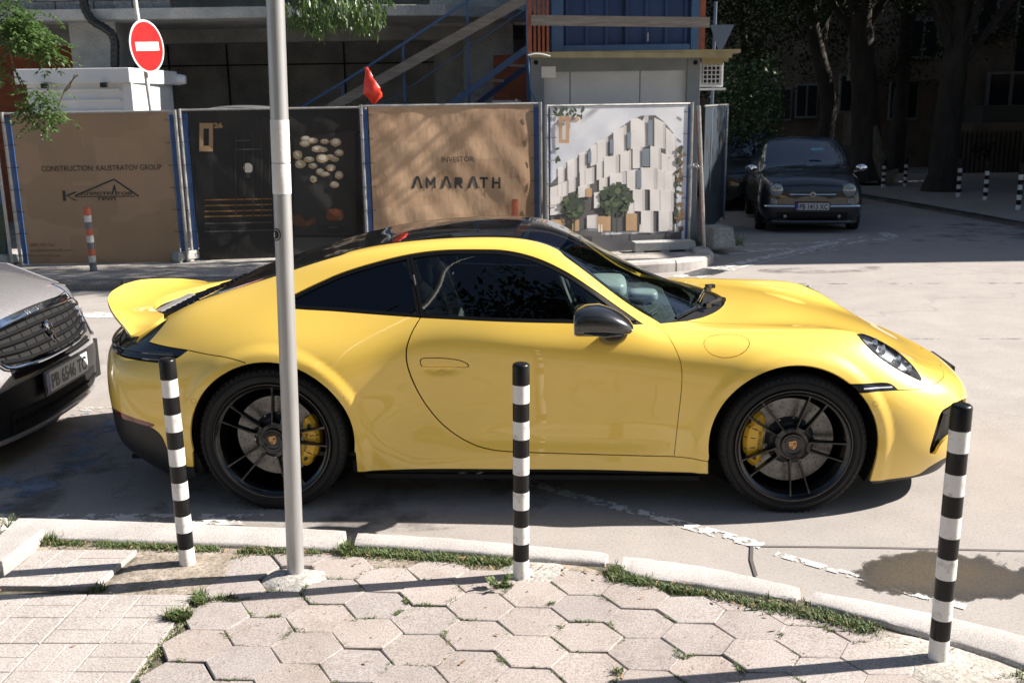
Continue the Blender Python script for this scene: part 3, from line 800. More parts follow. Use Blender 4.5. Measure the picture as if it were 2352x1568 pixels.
def wheel(name, parent, x, y, rt, rr, w, phase, cal, rot, disc_r):
    """outer face looks along -Y; rot=pi for the far side"""
    o = bpy.data.objects.new(name, None); COL.objects.link(o); o.parent = parent
    o.location = (x, y, rt); o.rotation_euler = (0, 0, rot)
    h = w / 2
    b = MB()
    prof = [(rr + .006, -h + .026), (rr + .012, -h + .010), (rr + .028, -h + .001), (rt - .055, -h - .006), (rt - .030, -h - .002), (rt - .012, -h + .012), (rt - .003, -h + .028), (rt, -h + .05)]
    for g in (-.6, -.2, .2, .6):
        prof += [(rt, g * h - .005), (rt - .007, g * h - .004), (rt - .007, g * h + .004), (rt, g * h + .005)]
    prof += [(rt, h - .05), (rt - .012, h - .012), (rt - .05, h), (rr + .012, h - .01), (rr + .006, h - .03)]
    b.lathe(prof, 96, 'Y'); ty = b.build('tyre', M_TYRE, o, smooth=True, angle=R(30), fix=False)
    b = MB()          # raised sidewall ribs and shoulder blocks
    for q in (.030, .034):
        b.lathe([(rt - q - .001, -h - .0045), (rt - q, -h - .0075), (rt - q + .001, -h - .0045)], 96, 'Y')
    for k in range(72):
        a = k * 2 * math.pi / 72
        m3 = Matrix.Rotation(-a, 3, 'Y')
        b.box(m3 @ Vector((rt - .014, -h + .010, 0)), (.014, .010, .005), m3)
    b.build('tread_blocks', M_TYRE, ty)
    R0 = rr + .012
    b = MB()
    b.lathe([(R0 - .004, -h + .022), (R0, -h + .006), (R0 - .004, -h), (R0 - .010, -h + .001), (R0 - .014, -h + .008), (R0 - .030, -h + .018), (R0 - .034, -h + .05), (R0 - .05, 0), (R0 - .045, h - .03), (R0, h - .01)], 96, 'Y')
    rim = b.build('rim', M_RIM, o, smooth=True, angle=R(30), fix=False)
    b = MB()
    for p in range(5):
        c = phase + p * 72
        for sgn in (-1, 1):
            ai, ao = R(c + sgn * 15), R(c + sgn * 10.2)
            ri, ro = .076, R0 - .022
            pts = []
            A = Vector((ri * math.cos(ai), -h + .030, ri * math.sin(ai)))
            Bv = Vector((ro * math.cos(ao), -h + .014, ro * math.sin(ao)))
            d = (Bv - A).normalized(); sd_ = d.cross(Vector((0, 1, 0))).normalized(); dp = Vector((0, 1, 0))
            rings = []
            for k, (wd, dpth) in ((0, (.0075, .045)), (.3, (.0055, .035)), (.8, (.0055, .026)), (1, (.009, .03))):
                q = A + (Bv - A) * k
                rings.append([q - sd_ * wd * .55, q + sd_ * wd * .55, q + sd_ * wd + dp * .006, q + sd_ * wd * 1.1 + dp * dpth, q - sd_ * wd * 1.1 + dp * dpth, q - sd_ * wd + dp * .006])
            b.loft(rings)
        # web at the hub between the two spokes
        a0, a1 = R(c - 15), R(c + 15)
        w1 = [(.068 * math.cos(a0), .068 * math.sin(a0)), (.068 * math.cos(a1), .068 * math.sin(a1)), (.090 * math.cos(a1), .090 * math.sin(a1)), (.084 * math.cos(R(c)), .084 * math.sin(R(c))), (.090 * math.cos(a0), .090 * math.sin(a0))]
        b.prism(w1, -h + .030, -h + .055, M=Matrix(((1, 0, 0, 0), (0, 0, 1, 0), (0, 1, 0, 0), (0, 0, 0, 1))))
    b.build('spokes', M_RIM, rim, bevel=.0)
    b = MB()
    b.lathe([(.002, -h + .022), (.040, -h + .022), (.046, -h + .018), (.054, -h + .018), (.058, -h + .024), (.058, -h + .032), (.074, -h + .034), (.080, -h + .04), (.080, -h + .08), (.06, 0), (.06, .05)], 60, 'Y')
    hub = b.build('hub_cap', M_RIM, o, smooth=True, angle=R(30), fix=False)
    crest(hub, FR((0, -h + .0212, 0), (math.cos(R(12)), 0, math.sin(R(12))), (-math.sin(R(12)), 0, math.cos(R(12)))), .040)
    # brake disc with drilled holes, bell and bolts
    yd = -h + .105
    b = MB(); b.lathe([(.100, yd), (disc_r, yd), (disc_r, yd + .03), (.100, yd + .03)], 96, 'Y')
    dk = b.build('brake_disc', M_DISC, o, smooth=True, angle=R(30), fix=False)
    b = MB()
    for k in range(44):
        for j, r0 in enumerate(np.linspace(.128, disc_r - .016, 4)):
            if (k + j) % 2: continue
            a = (k + j * .5) * 2 * math.pi / 44
            b.lathe([(.0003, yd - .0006), (.0030, yd - .0006)], 6, 'Y', c=(r0 * math.cos(a), 0, r0 * math.sin(a)))
    tag(b.build('drill_holes', M_PIT, dk, fix=False), kind='stuff')
    b = MB(); b.lathe([(.04, yd - .03), (.095, yd - .03), (.108, yd - .012), (.116, yd - .004), (.116, yd + .01)], 60, 'Y')
    for k in range(30):
        a = k * 2 * math.pi / 30
    bell = b.build('disc_bell', M_HAT, dk, smooth=True, fix=False)
    for k in range(10):
        b = MB(); a = (k + .3) * math.pi / 5
        b.lathe([(.0003, yd - .010), (.0068, yd - .010), (.0068, yd - .002)], 12, 'Y', c=(.108 * math.cos(a), 0, .108 * math.sin(a))); b.build('disc_bolt', M_STEEL, bell, fix=False)
    # caliper
    b = MB()
    A = np.linspace(cal - 40, cal + 40, 15)
    rings = []
    for a in A:
        u = abs((a - cal) / 40)
        ri = .128 + .012 * (u > .55) + .02 * u ** 6; ro = disc_r + .022 - .012 * u ** 4
        if .48 < u < .60: ro -= .012
        y0 = yd - .048 + .016 * u ** 3
        ca, sa = math.cos(R(a)), math.sin(R(a))
        rings.append([(r * ca, y, r * sa) for r, y in ((ri, yd - .006), (ri + .006, y0 + .008), (ri + .018, y0), (ro - .022, y0), (ro - .004, y0 + .012), (ro, yd + .01))])
    b.loft(rings)
    cp = b.build('brake_caliper', M_CAL, o, smooth=True, angle=R(28))
    for da in (-17, -3, 12):
        b = MB(); a = R(cal + da); b.bar((.17 * math.cos(a), yd - .049, .17 * math.sin(a)), ((disc_r + .015) * math.cos(a), yd - .042, (disc_r + .015) * math.sin(a)), .004, .004); b.build('caliper_rib', M_MAT, cp)
    for da in (-28, 28):
        b = MB(); a = R(cal + da); b.lathe([(.0003, yd - .052), (.009, yd - .052), (.009, yd - .03)], 14, 'Y', c=((disc_r - .02) * math.cos(a), 0, (disc_r - .02) * math.sin(a))); b.build('caliper_bolt', M_MAT, cp, fix=False)
    if rot == 0:
        a = R(cal)
        left = math.cos(a) < 0
        u = Vector((math.sin(R(cal)), 0, -math.cos(R(cal)))) if left else Vector((-math.sin(R(cal)), 0, math.cos(R(cal))))
        r_ = u; up = Vector((-r_.z, 0, r_.x))
        text('lettering', 'PORSCHE', .021, M_MAT, cp, FR(Vector((.150 * math.cos(a), yd - .0505, .150 * math.sin(a))) - up * .008, r_, up), depth=.0004, align='CENTER', sx=1.0, spacing=1.08)
    return o
wheel('wheel', car, 2.446, -.775, .341, .262, .245, 64, 176, 0, .205)
wheel('wheel', car, -.012, -.765, .358, .276, .300, 4.5, -8, 0, .198)
wheel('wheel', car, 2.446, .775, .341, .262, .245, 40, 176, math.pi, .205)
wheel('wheel', car, -.012, .765, .358, .276, .300, 10, -8, math.pi, .198)
# --- mirrors
M_CARB = mat('carbon_fibre', (.01, .01, .011), .25, Coat_Weight=1, Coat_Roughness=.03)
_tc = N(M_CARB, 'ShaderNodeTexCoord'); _w1 = N(M_CARB, 'ShaderNodeTexWave', i_Scale=110.0); _mp = N(M_CARB, 'ShaderNodeMapping'); _mp.inputs['Rotation'].default_value = (R(30), R(35), R(20))
L(M_CARB, _tc.outputs['Object'], _mp.inputs[0]); L(M_CARB, _mp.outputs[0], _w1.inputs['Vector'])
L(M_CARB, ramp(M_CARB, _w1.outputs['Fac'], [(.3, (.004, .004, .005)), (.7, (.026, .026, .027))]), bsdf(M_CARB).inputs['Base Color'])
for sg in (-1, 1):
    b = MB(); rings = []
    yc = .985
    for x, zc, hz, hy in ((1.436, .955, .048, .095), (1.430, .956, .058, .108), (1.442, .958, .0655, .114), (1.48, .962, .0700, .117), (1.54, .962, .0690, .115), (1.595, .955, .058, .108), (1.640, .944, .043, .095), (1.672, .934, .028, .078), (1.688, .930, .014, .05), (1.692, .929, .004, .02)):
        r = []
        for k in range(28):
            a = 2 * math.pi * k / 28; c, s = math.cos(a), math.sin(a)
            e = .72
            r.append((x, sg * (yc + hy * abs(c) ** e * (1 if c > 0 else -1)), zc + hz * abs(s) ** e * (1 if s > 0 else -1) * (.93 if s < 0 else 1)))
        rings.append(r)
    b.loft(rings)
    mr = b.build('wing_mirror', M_CARB, car, smooth=True, angle=R(60))
    b = MB(); rr = []
    for k, (x, y, z, hx, hy) in enumerate(((1.60, .80, .840, .052, .025), (1.60, .86, .848, .060, .034), (1.604, .895, .872, .066, .044), (1.606, .925, .905, .070, .048), (1.60, .95, .93, .06, .04))):
        rr.append([(x + hx * math.cos(a), sg * (y + hy * .0 * math.sin(a)) , z + hy * math.sin(a)) for a in np.linspace(0, 2 * math.pi, 16, endpoint=False)])
    b.loft(rr); b.build('mirror_arm', M_BLK, mr, smooth=True)
    b = MB(); b.tube([(1.47, sg * 1.096, .925), (1.56, sg * 1.092, .914), (1.63, sg * 1.070, .915), (1.672, sg * 1.03, .922)], [.003, .007, .007, .004], 8); b.build('mirror_indicator', M_BLK, mr, smooth=True)
    b = MB(); b.box((1.4275, sg * .985, .955), (.004, .18, .095)); b.build('mirror_glass', M_CHROME, mr, bevel=.0015)
# --- wipers
def on_top(x, y, h):
    p, n = surf(*top([(x, abs(y))])); p = p[0].copy(); n = n[0].copy()
    if y < 0: p[1] *= -1; n[1] *= -1
    return Vector(p + n * h)
for (x0, y0), (x1, y1), (x2, y2) in (((2.195, -.13), (2.10, -.33), (1.925, -.625)), ((2.20, .30), (2.155, .10), (2.07, -.30))):
    b = MB()
    b.tube([on_top(x0, y0, .02), on_top(x1, y1, .030)], [.011, .007], 8)
    b.box(on_top(x0, y0, .018), (.05, .03, .02), .3)
    n = 8; bl = [on_top(x0 * (1 - k) + x2 * k - .012, y0 * (1 - k) + y2 * k, .014) for k in np.linspace(.12, 1, n)]
    ar = b.build('wiper_arm', M_MAT, car, smooth=True)
    b = MB(); b.tube(bl, [.008] * n, 8); b.box(on_top(x1, y1, .022), (.03, .025, .022), .5); b.build('wiper_blade', M_BLK, ar, smooth=True)
# --- cabin
def rbox(b, c, d, r=.04, rot=None, n=6):
    """soft box as a superellipsoid loft"""
    rings = []
    for k in np.linspace(-1, 1, 11):
        f = (1 - abs(k) ** 4) ** .25 if abs(k) < 1 else .0
        f = max(f, .55)
        ring = []
        for a in np.linspace(0, 2 * math.pi, 20, endpoint=False):
            ca, sa = math.cos(a), math.sin(a)
            p = Vector((d[0] / 2 * f * abs(ca) ** .5 * (1 if ca > 0 else -1), d[1] / 2 * f * abs(sa) ** .5 * (1 if sa > 0 else -1), d[2] / 2 * k))
            if rot: p = Matrix.Rotation(rot, 3, 'Y') @ p
            ring.append((p.x + c[0], p.y + c[1], p.z + c[2]))
        rings.append(ring)
    b.loft(rings)
for sy in (-.36, .36):
    b = MB(); rbox(b, (.70, sy, .72), (.14, .50, .60), rot=-.30); bk = b.build('seat', M_LEATHER, car, smooth=True)
    b = MB(); rbox(b, (.585, sy, 1.045), (.10, .27, .20), rot=-.25); b.build('headrest', M_LEATHER, bk, smooth=True)
    b = MB(); rbox(b, (.665, sy - .02, .83), (.05, .42, .46), rot=-.33); b.build('seat_shell', M_LGREY, bk, smooth=True)
    b = MB(); rbox(b, (.98, sy, .47), (.50, .50, .16)); b.build('seat_cushion', M_LEATHER, bk, smooth=True)
    b = MB(); b.tube([(.66, sy * 1.9, 1.12), (.69, sy * 1.95, .98), (.66, sy * 1.6, .86)], .008, 6); b.build('seat_belt', M_MAT, bk)
b = MB()
b.prism([(1.50, .55), (1.50, .80), (1.56, .845), (1.72, .852), (1.86, .850), (1.95, .840), (1.95, .55)], -.62, .62, M=Matrix(((1, 0, 0, 0), (0, 0, 1, 0), (0, 1, 0, 0), (0, 0, 0, 1))))
ds = b.build('dashboard', M_LEATHER, car, bevel=.01)
b = MB(); rbox(b, (1.62, .36, .88), (.22, .40, .10)); b.build('instrument_hood', M_LGREY, ds, smooth=True)
b = MB(); rbox(b, (1.80, 0, .890), (.16, .16, .06)); b.build('dashboard_clock', M_LGREY, ds, smooth=True)
b = MB()
for k in range(14): b.box((1.74 + .0, -.20 - k * .028, .868), (.05, .010, .012))
b.build('air_vent', M_STEEL, ds)
b = MB(); b.tube([(1.90 - .25 * (abs(a) / 1.1) ** 2, .60 * a, .880 - .01 * abs(a)) for a in np.linspace(-1.1, -.3, 12)], .006, 6); b.tube([(1.93 - .25 * (abs(a) / 1.1) ** 2, .60 * a, .880 - .01 * abs(a)) for a in np.linspace(-1.1, -.3, 12)], .004, 6); b.build('defroster_slot', M_STEEL, ds)
b = MB(); 
ring = [Vector((0, .185 * math.cos(a), .185 * math.sin(a))) for a in np.linspace(0, 2 * math.pi, 40)]
Mw = Matrix.Translation((1.42, .36, .78)) @ Matrix.Rotation(-.4, 4, 'Y')
b.tube([Mw @ p for p in ring], .015, 10, cap=False); b.bar(Mw @ Vector((0, -.17, 0)), Mw @ Vector((0, .17, 0)), .02, .04); b.build('steering_wheel', M_LEATHER, ds, smooth=True)
b = MB(); b.box((.12, 0, .80), (.75, 1.30, .10)); b.box((-.25, 0, .9), (.1, 1.2, .2)); b.box((1.1, 0, .25), (1.9, 1.55, .02)); b.box((1.0, 0, .40), (1.2, .16, .32)); b.build('cabin_trim', M_MAT, car)
b = MB(); b.box((1.45, 0, 1.165), (.03, .22, .06)); b.build('rear_view_mirror', M_MAT, car, bevel=.005)
for sg in (-1, 1):
    b = MB(); b.loft([[(x + .02 * math.cos(a) * 2, sg * (y + .02 * math.sin(a)), z) for a in np.linspace(0, 2 * math.pi, 10, endpoint=False)] for x, y, z in ((.69, .74, .90), (.655, .68, 1.05), (.62, .60, 1.17))])
    b.build('pillar_trim', M_MAT, car, smooth=True)
# lamp internals
M_LED = mat('lamp_reflector', (.75, .77, .80), .15, .6)
for sg in (-1, 1):
    hl = [c for c in car.children if c.name.startswith('headlamp')][0 if sg < 0 else 1]
    for (x, y, z) in ((2.872, .690, .752), (2.94, .715, .707), (2.83, .705, .785), (2.985, .738, .668)):
        b = MB(); b.lathe([(.001, .0), (.018, .002), (.026, .012), (.029, .014)], 24, 'X', c=(x, sg * y, z)); b.build('lamp_unit', M_LED, hl, smooth=True)
    b = MB(); b.tube([(x, sg * y, z) for x, y, z in catmull([(2.80, .735, .785), (2.86, .765, .720), (2.93, .770, .675), (3.0, .755, .640)], .02)], .006, 8); b.build('light_guide', M_WHITE, hl, smooth=True)
    mk = [c for c in car.children if c.name.startswith('side_marker_lamp')][0 if sg < 0 else 1]
    b = MB()
    pts = []
    for x in np.linspace(2.745, 2.885, 8):
        p, n = surf(*side([(x, .622 - .03 * (x - 2.745))])); pts.append((p[0][0], sg * (p[0][1] + .003), p[0][2]))
    b.tube(pts, .004, 6); b.build('light_guide', M_LED, mk, smooth=True)
# ================================================================== the street
_c, _s = math.cos(CAM_PITCH), math.sin(CAM_PITCH)
def ray_(u, v):
    u, v = u - 1176, v - 784
    cr, sr = math.cos(CAM_ROLL), math.sin(CAM_ROLL)
    x, y = u * cr + v * sr, -u * sr + v * cr
    return Vector((x / CAM_F, _c - y / CAM_F * _s, -_s - y / CAM_F * _c))
def at(u, v, Y):
    """world point at distance Y that the photograph shows at (u, v) of 2352 x 1568"""
    d = ray_(u, v)
    return Vector((0, 0, CAM_H)) + d * (Y / d.y)
def on_z(u, v, z):
    d = ray_(u, v)
    return Vector((0, 0, CAM_H)) + d * ((z - CAM_H) / d.z)
def on_road(u, v, dz=0):
    z = 0
    for _ in range(25):
        p = on_z(u, v, z + dz); z = gz(p.y)
    return p
rnd = random.Random(5)
# ---- materials of the street
M_ROAD = mat('asphalt', (.3, .27, .25), .9)
_n1 = noise(M_ROAD, .35, 6, .6); _n2 = noise(M_ROAD, 75, 5, .8); _n3 = noise(M_ROAD, 3.0, 8, .7)
_a = ramp(M_ROAD, _n1, [(.3, (.285, .262, .243)), (.7, (.35, .322, .300))])
_a = mix(M_ROAD, 1, _a, ramp(M_ROAD, _n2, [(.30, (.52, .52, .52)), (.45, (.95, .95, .95)), (.62, (1.05, 1.04, 1.02)), (.75, (1.5, 1.48, 1.42))]), 'MULTIPLY')
_a = mix(M_ROAD, 1, _a, ramp(M_ROAD, _n3, [(.3, (.88, .88, .88)), (.65, (1.04, 1.04, 1.04))]), 'MULTIPLY')
_v = N(M_ROAD, 'ShaderNodeTexVoronoi', feature='DISTANCE_TO_EDGE', i_Scale=.23); _tc2 = N(M_ROAD, 'ShaderNodeTexCoord')
_nn = N(M_ROAD, 'ShaderNodeTexNoise', i_Scale=1.2, i_Detail=5.0); L(M_ROAD, _tc2.outputs['Object'], _nn.inputs['Vector'])
_vm = N(M_ROAD, 'ShaderNodeVectorMath', operation='MULTIPLY_ADD'); L(M_ROAD, _nn.outputs['Color'], _vm.inputs[0]); _vm.inputs[1].default_value = (1.6, 1.6, 0); L(M_ROAD, _tc2.outputs['Object'], _vm.inputs[2])
L(M_ROAD, _vm.outputs[0], _v.inputs['Vector'])
_a = mix(M_ROAD, ramp(M_ROAD, _v.outputs['Distance'], [(.0, (.35, .35, .35)), (.0018, (0, 0, 0))]), _a, (.14, .125, .115))
L(M_ROAD, _a, bsdf(M_ROAD).inputs['Base Color'])
bump(M_ROAD, _n2, .5, .004)
M_PAVE = rough_mat('concrete_paver', (.295, .258, .240), (.365, .325, .303), 2.6, .9, .35, .002, fine=160, lo=.3, hi=.7)
_ct = N(M_PAVE, 'ShaderNodeVertexColor', layer_name='tone'); _bs = bsdf(M_PAVE).inputs['Base Color'].links[0].from_socket
_dk = ramp(M_PAVE, noise(M_PAVE, 5.5, 7, .7), [(.30, (.80, .77, .74)), (.48, (1, 1, 1))])
L(M_PAVE, mix(M_PAVE, 1.0, mix(M_PAVE, 1.0, _bs, _ct.outputs['Color'], 'MULTIPLY'), _dk, 'MULTIPLY'), bsdf(M_PAVE).inputs['Base Color'])
M_TILE = rough_mat('travertine_tile', (.335, .30, .278), (.40, .362, .338), 3.5, .9, .35, .002, fine=140)
M_KERB = rough_mat('granite_kerb', (.36, .335, .315), (.47, .44, .42), 3, .9, .6, .003, fine=170)
M_DIRT = rough_mat('dirt', (.20, .165, .125), (.36, .31, .26), 9, .95, .8, .006, fine=70)
M_MORTAR = rough_mat('mortar', (.30, .285, .26), (.42, .40, .37), 12, .95, .8, .004, fine=80)
M_JOINT = rough_mat('joint_soil', (.06, .055, .035), (.14, .125, .09), 18, .95, .5, .003, fine=90)
def paint_mat(name, col, cover=.5, scale=9, under=None):
    """worn road paint: flakes missing where the mask is low (alpha)"""
    m = mat(name, col, .8)
    f = noise(m, scale, 8, .72)
    a = ramp(m, f, [(cover - .01, (0, 0, 0)), (cover + .01, (1, 1, 1))])
    g = noise(m, 120, 3, .6)
    L(m, mix(m, 1.0, (*col, 1), ramp(m, g, [(.3, (.75, .75, .75)), (.6, (1, 1, 1))]), 'MULTIPLY'), bsdf(m).inputs['Base Color'])
    L(m, a, bsdf(m).inputs['Alpha'])
    return m
M_LINE = paint_mat('worn_white_paint', (.72, .71, .68), .485, 17)
M_LINE2 = paint_mat('faded_white_paint', (.62, .60, .57), .50, 7)
M_BLUEP = paint_mat('worn_blue_paint', (.23, .28, .36), .54, 3.5)
# ---- road sheet with the fall of the street
ys = [-60, 2.0, 3.0, 5.5] + list(np.linspace(6.5, 25, 12)) + [40, 120, 400]
b = MB()
V = [(x, y, gz(y)) for y in ys for x in (-300, -20, 20, 300)]
b.add(V, [(i * 4 + j, i * 4 + j + 1, (i + 1) * 4 + j + 1, (i + 1) * 4 + j) for i in range(len(ys) - 1) for j in range(3)])
structure(b.build('road', M_ROAD, fix=False))
def strip(name, pts, w, m, h=.004, label=None):
    """painted line following pts (x, y)"""
    c = catmull(pts, .25)
    V = []; F = []
    for i, p in enumerate(c):
        d = c[min(i + 1, len(c) - 1)] - c[max(i - 1, 0)]; d /= np.linalg.norm(d)
        n = np.array([-d[1], d[0]]) * w / 2
        for q in (p - n, p + n):
            V.append((q[0], q[1], gz(q[1]) + h))
        if i: F.append((2 * i - 2, 2 * i, 2 * i + 1, 2 * i - 1))
    b = MB(); b.add(V, F)
    return structure(b.build(name, m, fix=False))
def flat(name, pts, m, z, smooth=True, step=.05, jit=0):
    c = catmull(pts, step, closed=True) if smooth else np.array(pts, float)
    if jit:
        c = c + np.random.RandomState(3).uniform(-jit, jit, c.shape)
    b = MB(); b.add([(p[0], p[1], z + (gz(p[1]) if z < .05 else 0)) for p in c], [tuple(range(len(c)))])
    return structure(b.build(name, m, fix=False))
strip('parking_line', [(-.15, 5.10), (.25, 4.74), (.50, 4.545), (.77, 4.335), (1.08, 4.09)], .075, M_LINE)
strip('parking_line', [(1.12, 4.01), (1.30, 3.865), (1.57, 3.63), (1.72, 3.52)], .045, M_LINE)
strip('parking_line', [(-3.9, 6.42), (-3.0, 6.38), (-2.4, 6.33)], .10, M_LINE2)
strip('parking_line', [(-2.9, 4.52), (-2.2, 4.50), (-1.2, 4.46)], .13, M_LINE2)
flat('parking_marking', [(-3.4, 5.3), (-3.2, 6.2), (-2.5, 6.25), (-2.2, 6.05), (-2.3, 5.5), (-2.5, 4.6), (-3.1, 4.55)], M_BLUEP, .003)
strip('lane_line', [(-9, 10.5), (-4.4, 9.85), (-3.2, 9.70), (-1, 9.5)], .30, M_LINE2)
strip('lane_line', [(1.95, 11.75), (2.6, 12.45), (3.5, 13.5), (4.9, 15.0)], .16, M_LINE)
strip('lane_line', [(2.15, 11.65), (2.9, 12.5), (4.2, 14.0), (5.4, 15.2)], .10, M_LINE2)
strip('lane_line', [(2.6, 13.55), (3.4, 14.1), (4.0, 14.2), (4.6, 14.1)], .30, M_LINE2)
strip('lane_line', [(3.2, 14.9), (4.4, 14.9), (5.5, 15.6)], .12, M_LINE2)
strip('lane_line', [(5.45, 15.1), (5.9, 15.6), (5.95, 16.2)], .22, M_LINE2)
M_SEAM = mat('tar_seam', (.09, .08, .075), .8)
strip('road_seam', [(1.02, 4.088), (1.5, 4.06), (2.2, 4.0), (3.5, 3.9)], .009, M_SEAM, .005)
strip('road_seam', [(1.035, 4.088), (1.0, 3.95), (.985, 3.80)], .014, M_SEAM, .0055)
M_SEAM2 = paint_mat('faint_seam', (.13, .115, .105), .52, 5)
strip('road_seam', [(2.3, 11.2), (4.0, 11.05), (9, 10.7)], .022, M_SEAM2, .005)
strip('road_seam', [(2.6, 8.2), (4.0, 8.1), (7, 7.9)], .014, M_SEAM2, .005)
# oil stains and wet patch
M_WET = mat('wet_asphalt', (.05, .036, .022), .25)
_w = noise(M_WET, 120, 4, .75); _w2 = noise(M_WET, 1.7, 4, .5)
_tc3 = N(M_WET, 'ShaderNodeTexCoord'); _mp3 = N(M_WET, 'ShaderNodeMapping'); _mp3.inputs['Location'].default_value = (-1.78, -3.79, 0)
_sc = N(M_WET, 'ShaderNodeVectorMath', operation='MULTIPLY'); _sc.inputs[1].default_value = (1 / .70, 1 / .40, 0)
L(M_WET, _tc3.outputs['Object'], _mp3.inputs[0]); L(M_WET, _mp3.outputs[0], _sc.inputs[0])
_ln = N(M_WET, 'ShaderNodeVectorMath', operation='LENGTH'); L(M_WET, _sc.outputs[0], _ln.inputs[0])
_nz = N(M_WET, 'ShaderNodeMath', operation='MULTIPLY_ADD'); L(M_WET, noise(M_WET, 5, 8, .7), _nz.inputs[0]); _nz.inputs[1].default_value = .95; L(M_WET, _ln.outputs['Value'], _nz.inputs[2])
L(M_WET, ramp(M_WET, _nz.outputs[0], [(.90, (.94, .94, .94)), (1.15, (.7, .7, .7)), (1.48, (0, 0, 0))]), bsdf(M_WET).inputs['Alpha'])
_wc = mix(M_WET, 1.0, ramp(M_WET, _nz.outputs[0], [(.35, (.085, .066, .045)), (.80, (.062, .053, .043)), (1.05, (.045, .041, .038)), (1.3, (.13, .12, .11))]), ramp(M_WET, _w, [(.32, (.60, .60, .60)), (.5, (1, 1, 1)), (.70, (1.7, 1.6, 1.5))]), 'MULTIPLY')
L(M_WET, _wc, bsdf(M_WET).inputs['Base Color'])
L(M_WET, ramp(M_WET, _w, [(.3, (.60, .60, .60)), (.65, (.28, .28, .28))]), bsdf(M_WET).inputs['Roughness'])
bump(M_WET, _w, .35, .002)
b = MB(); b.add([(1.0, 3.3, .006), (2.6, 3.2, .006), (2.6, 4.3, .006), (1.0, 4.3, .006)], [(0, 1, 2, 3)]); structure(b.build('puddle', M_WET, fix=False))
M_STAIN = mat('oil_stain', (.07, .063, .058), .7)
L(M_STAIN, ramp(M_STAIN, noise(M_STAIN, 2.2, 7, .65), [(.50, (0, 0, 0)), (.66, (.5, .5, .5))]), bsdf(M_STAIN).inputs['Alpha'])
flat('oil_stain', [(-2.6, 4.35), (-1.0, 4.25), (.1, 4.5), (.2, 5.4), (-1.5, 5.6), (-2.8, 5.5)], M_STAIN, .0048)
flat('oil_stain', [(3.0, 12.2), (4.1, 12.4), (4.9, 12.3), (4.2, 11.95), (3.2, 11.9)], M_STAIN, .0048)
flat('oil_stain', [(5.2, 14.6), (6.5, 14.9), (8.9, 14.2), (9.5, 16.0), (7.5, 17.5), (6.4, 16.6), (6, 15.4)], M_STAIN, .0048)
# ---- near pavement
KO = [(-9, 4.95), (-2.246, 4.299), (-1.808, 4.246), (-.705, 4.095), (-.1, 3.985), (.387, 3.85), (.77, 3.69), (1.10, 3.505), (1.508, 3.30), (1.747, 3.147), (2.6, 2.5), (4, 1.2)]
KI = [(-9, 4.72), (-2.238, 4.085), (-1.453, 4.0), (-.72, 3.905), (-.23, 3.83), (.38, 3.71), (.70, 3.56), (1.04, 3.39), (1.417, 3.15), (1.642, 2.965), (2.45, 2.33), (3.8, 1.0)]
PZ = .092
mid = [((a[0] + c[0]) / 2, (a[1] + c[1]) / 2) for a, c in zip(KO, KI)]
b = MB(); n = len(mid)
b.add([(x, y, PZ - .012) for x, y in mid] + [(x, -6, PZ - .012) for x, y in mid], [(i, n + i, n + i + 1, i + 1) for i in range(n - 1)])
structure(b.build('pavement', M_JOINT, fix=False))
def pol(c, u):
    c = np.array(c, float); d = np.concatenate([[0], np.cumsum(np.hypot(*np.diff(c, axis=0).T))])
    return np.array([np.interp(u, d, c[:, 0]), np.interp(u, d, c[:, 1])])
# kerb stones between joints, given by their ends on the outer and inner lines
def kerb_stone(o, i, zt=.105, r=.016):
    o, i = catmull(o, .03), catmull(i, .03)
    n = 26
    def rs(c):
        d = np.concatenate([[0], np.cumsum(np.hypot(*np.diff(c, axis=0).T))]); u = np.linspace(0, d[-1], n)
        return np.stack([np.interp(u, d, c[:, k]) for k in (0, 1)], -1)
    o, i = rs(o), rs(i)
    rr = random.Random(int(abs(o[0][0]) * 1000))
    rings = []
    for k in range(n):
        e = min(k, n - 1 - k); sh = {0: 1.0, 1: .45, 2: .12}.get(e, 0)
        a, c = o[k], i[k]; d = (c - a) / np.linalg.norm(c - a); w = np.linalg.norm(c - a)
        j = [rr.uniform(-.004, .004) for _ in range(4)]
        tt = (o[min(k + 1, n - 1)] - o[max(k - 1, 0)]); tt = tt / np.linalg.norm(tt)
        off = tt * (.012 * sh * (1 if k < n / 2 else -1))
        prof = [(j[0], -.05), (j[0], zt - r - .012 * sh), (r * .35 + j[0], zt - r * .3 - .006 * sh), (r + j[1], zt - .002 * sh), (w - r + j[2], zt - .003 * sh), (w - r * .3 + j[3], zt - r * .35 - .005 * sh), (w + j[3], zt - r - .01 * sh), (w + j[3], -.05)]
        rings.append([(a[0] + d[0] * q + off[0], a[1] + d[1] * q + off[1], z) for q, z in prof])
    b = MB(); b.loft(rings)
    return structure(b.build('kerb', M_KERB, smooth=True, angle=R(40)))
kerb_stone([(-4.6, 4.53), (-3.4, 4.415), (-2.30, 4.305)], [(-4.6, 4.31), (-3.4, 4.20), (-2.30, 4.09)])
kerb_stone([(-2.26, 4.300), (-1.808, 4.246), (-.722, 4.100)], [(-2.255, 4.087), (-1.453, 4.0), (-.745, 3.910)])
kerb_stone([(-.690, 4.078), (-.30, 4.01), (.01, 3.935), (.395, 3.838)], [(-.690, 3.955), (-.30, 3.88), (.0, 3.815), (.372, 3.745)])
kerb_stone([(.43, 3.81), (.55, 3.775), (.77, 3.69), (1.092, 3.505)], [(.405, 3.672), (.50, 3.612), (.70, 3.54), (1.045, 3.405)])
kerb_stone([(1.115, 3.492), (1.508, 3.29), (1.80, 3.10), (2.1, 2.86)], [(1.072, 3.392), (1.417, 3.155), (1.642, 2.95), (1.92, 2.68)])
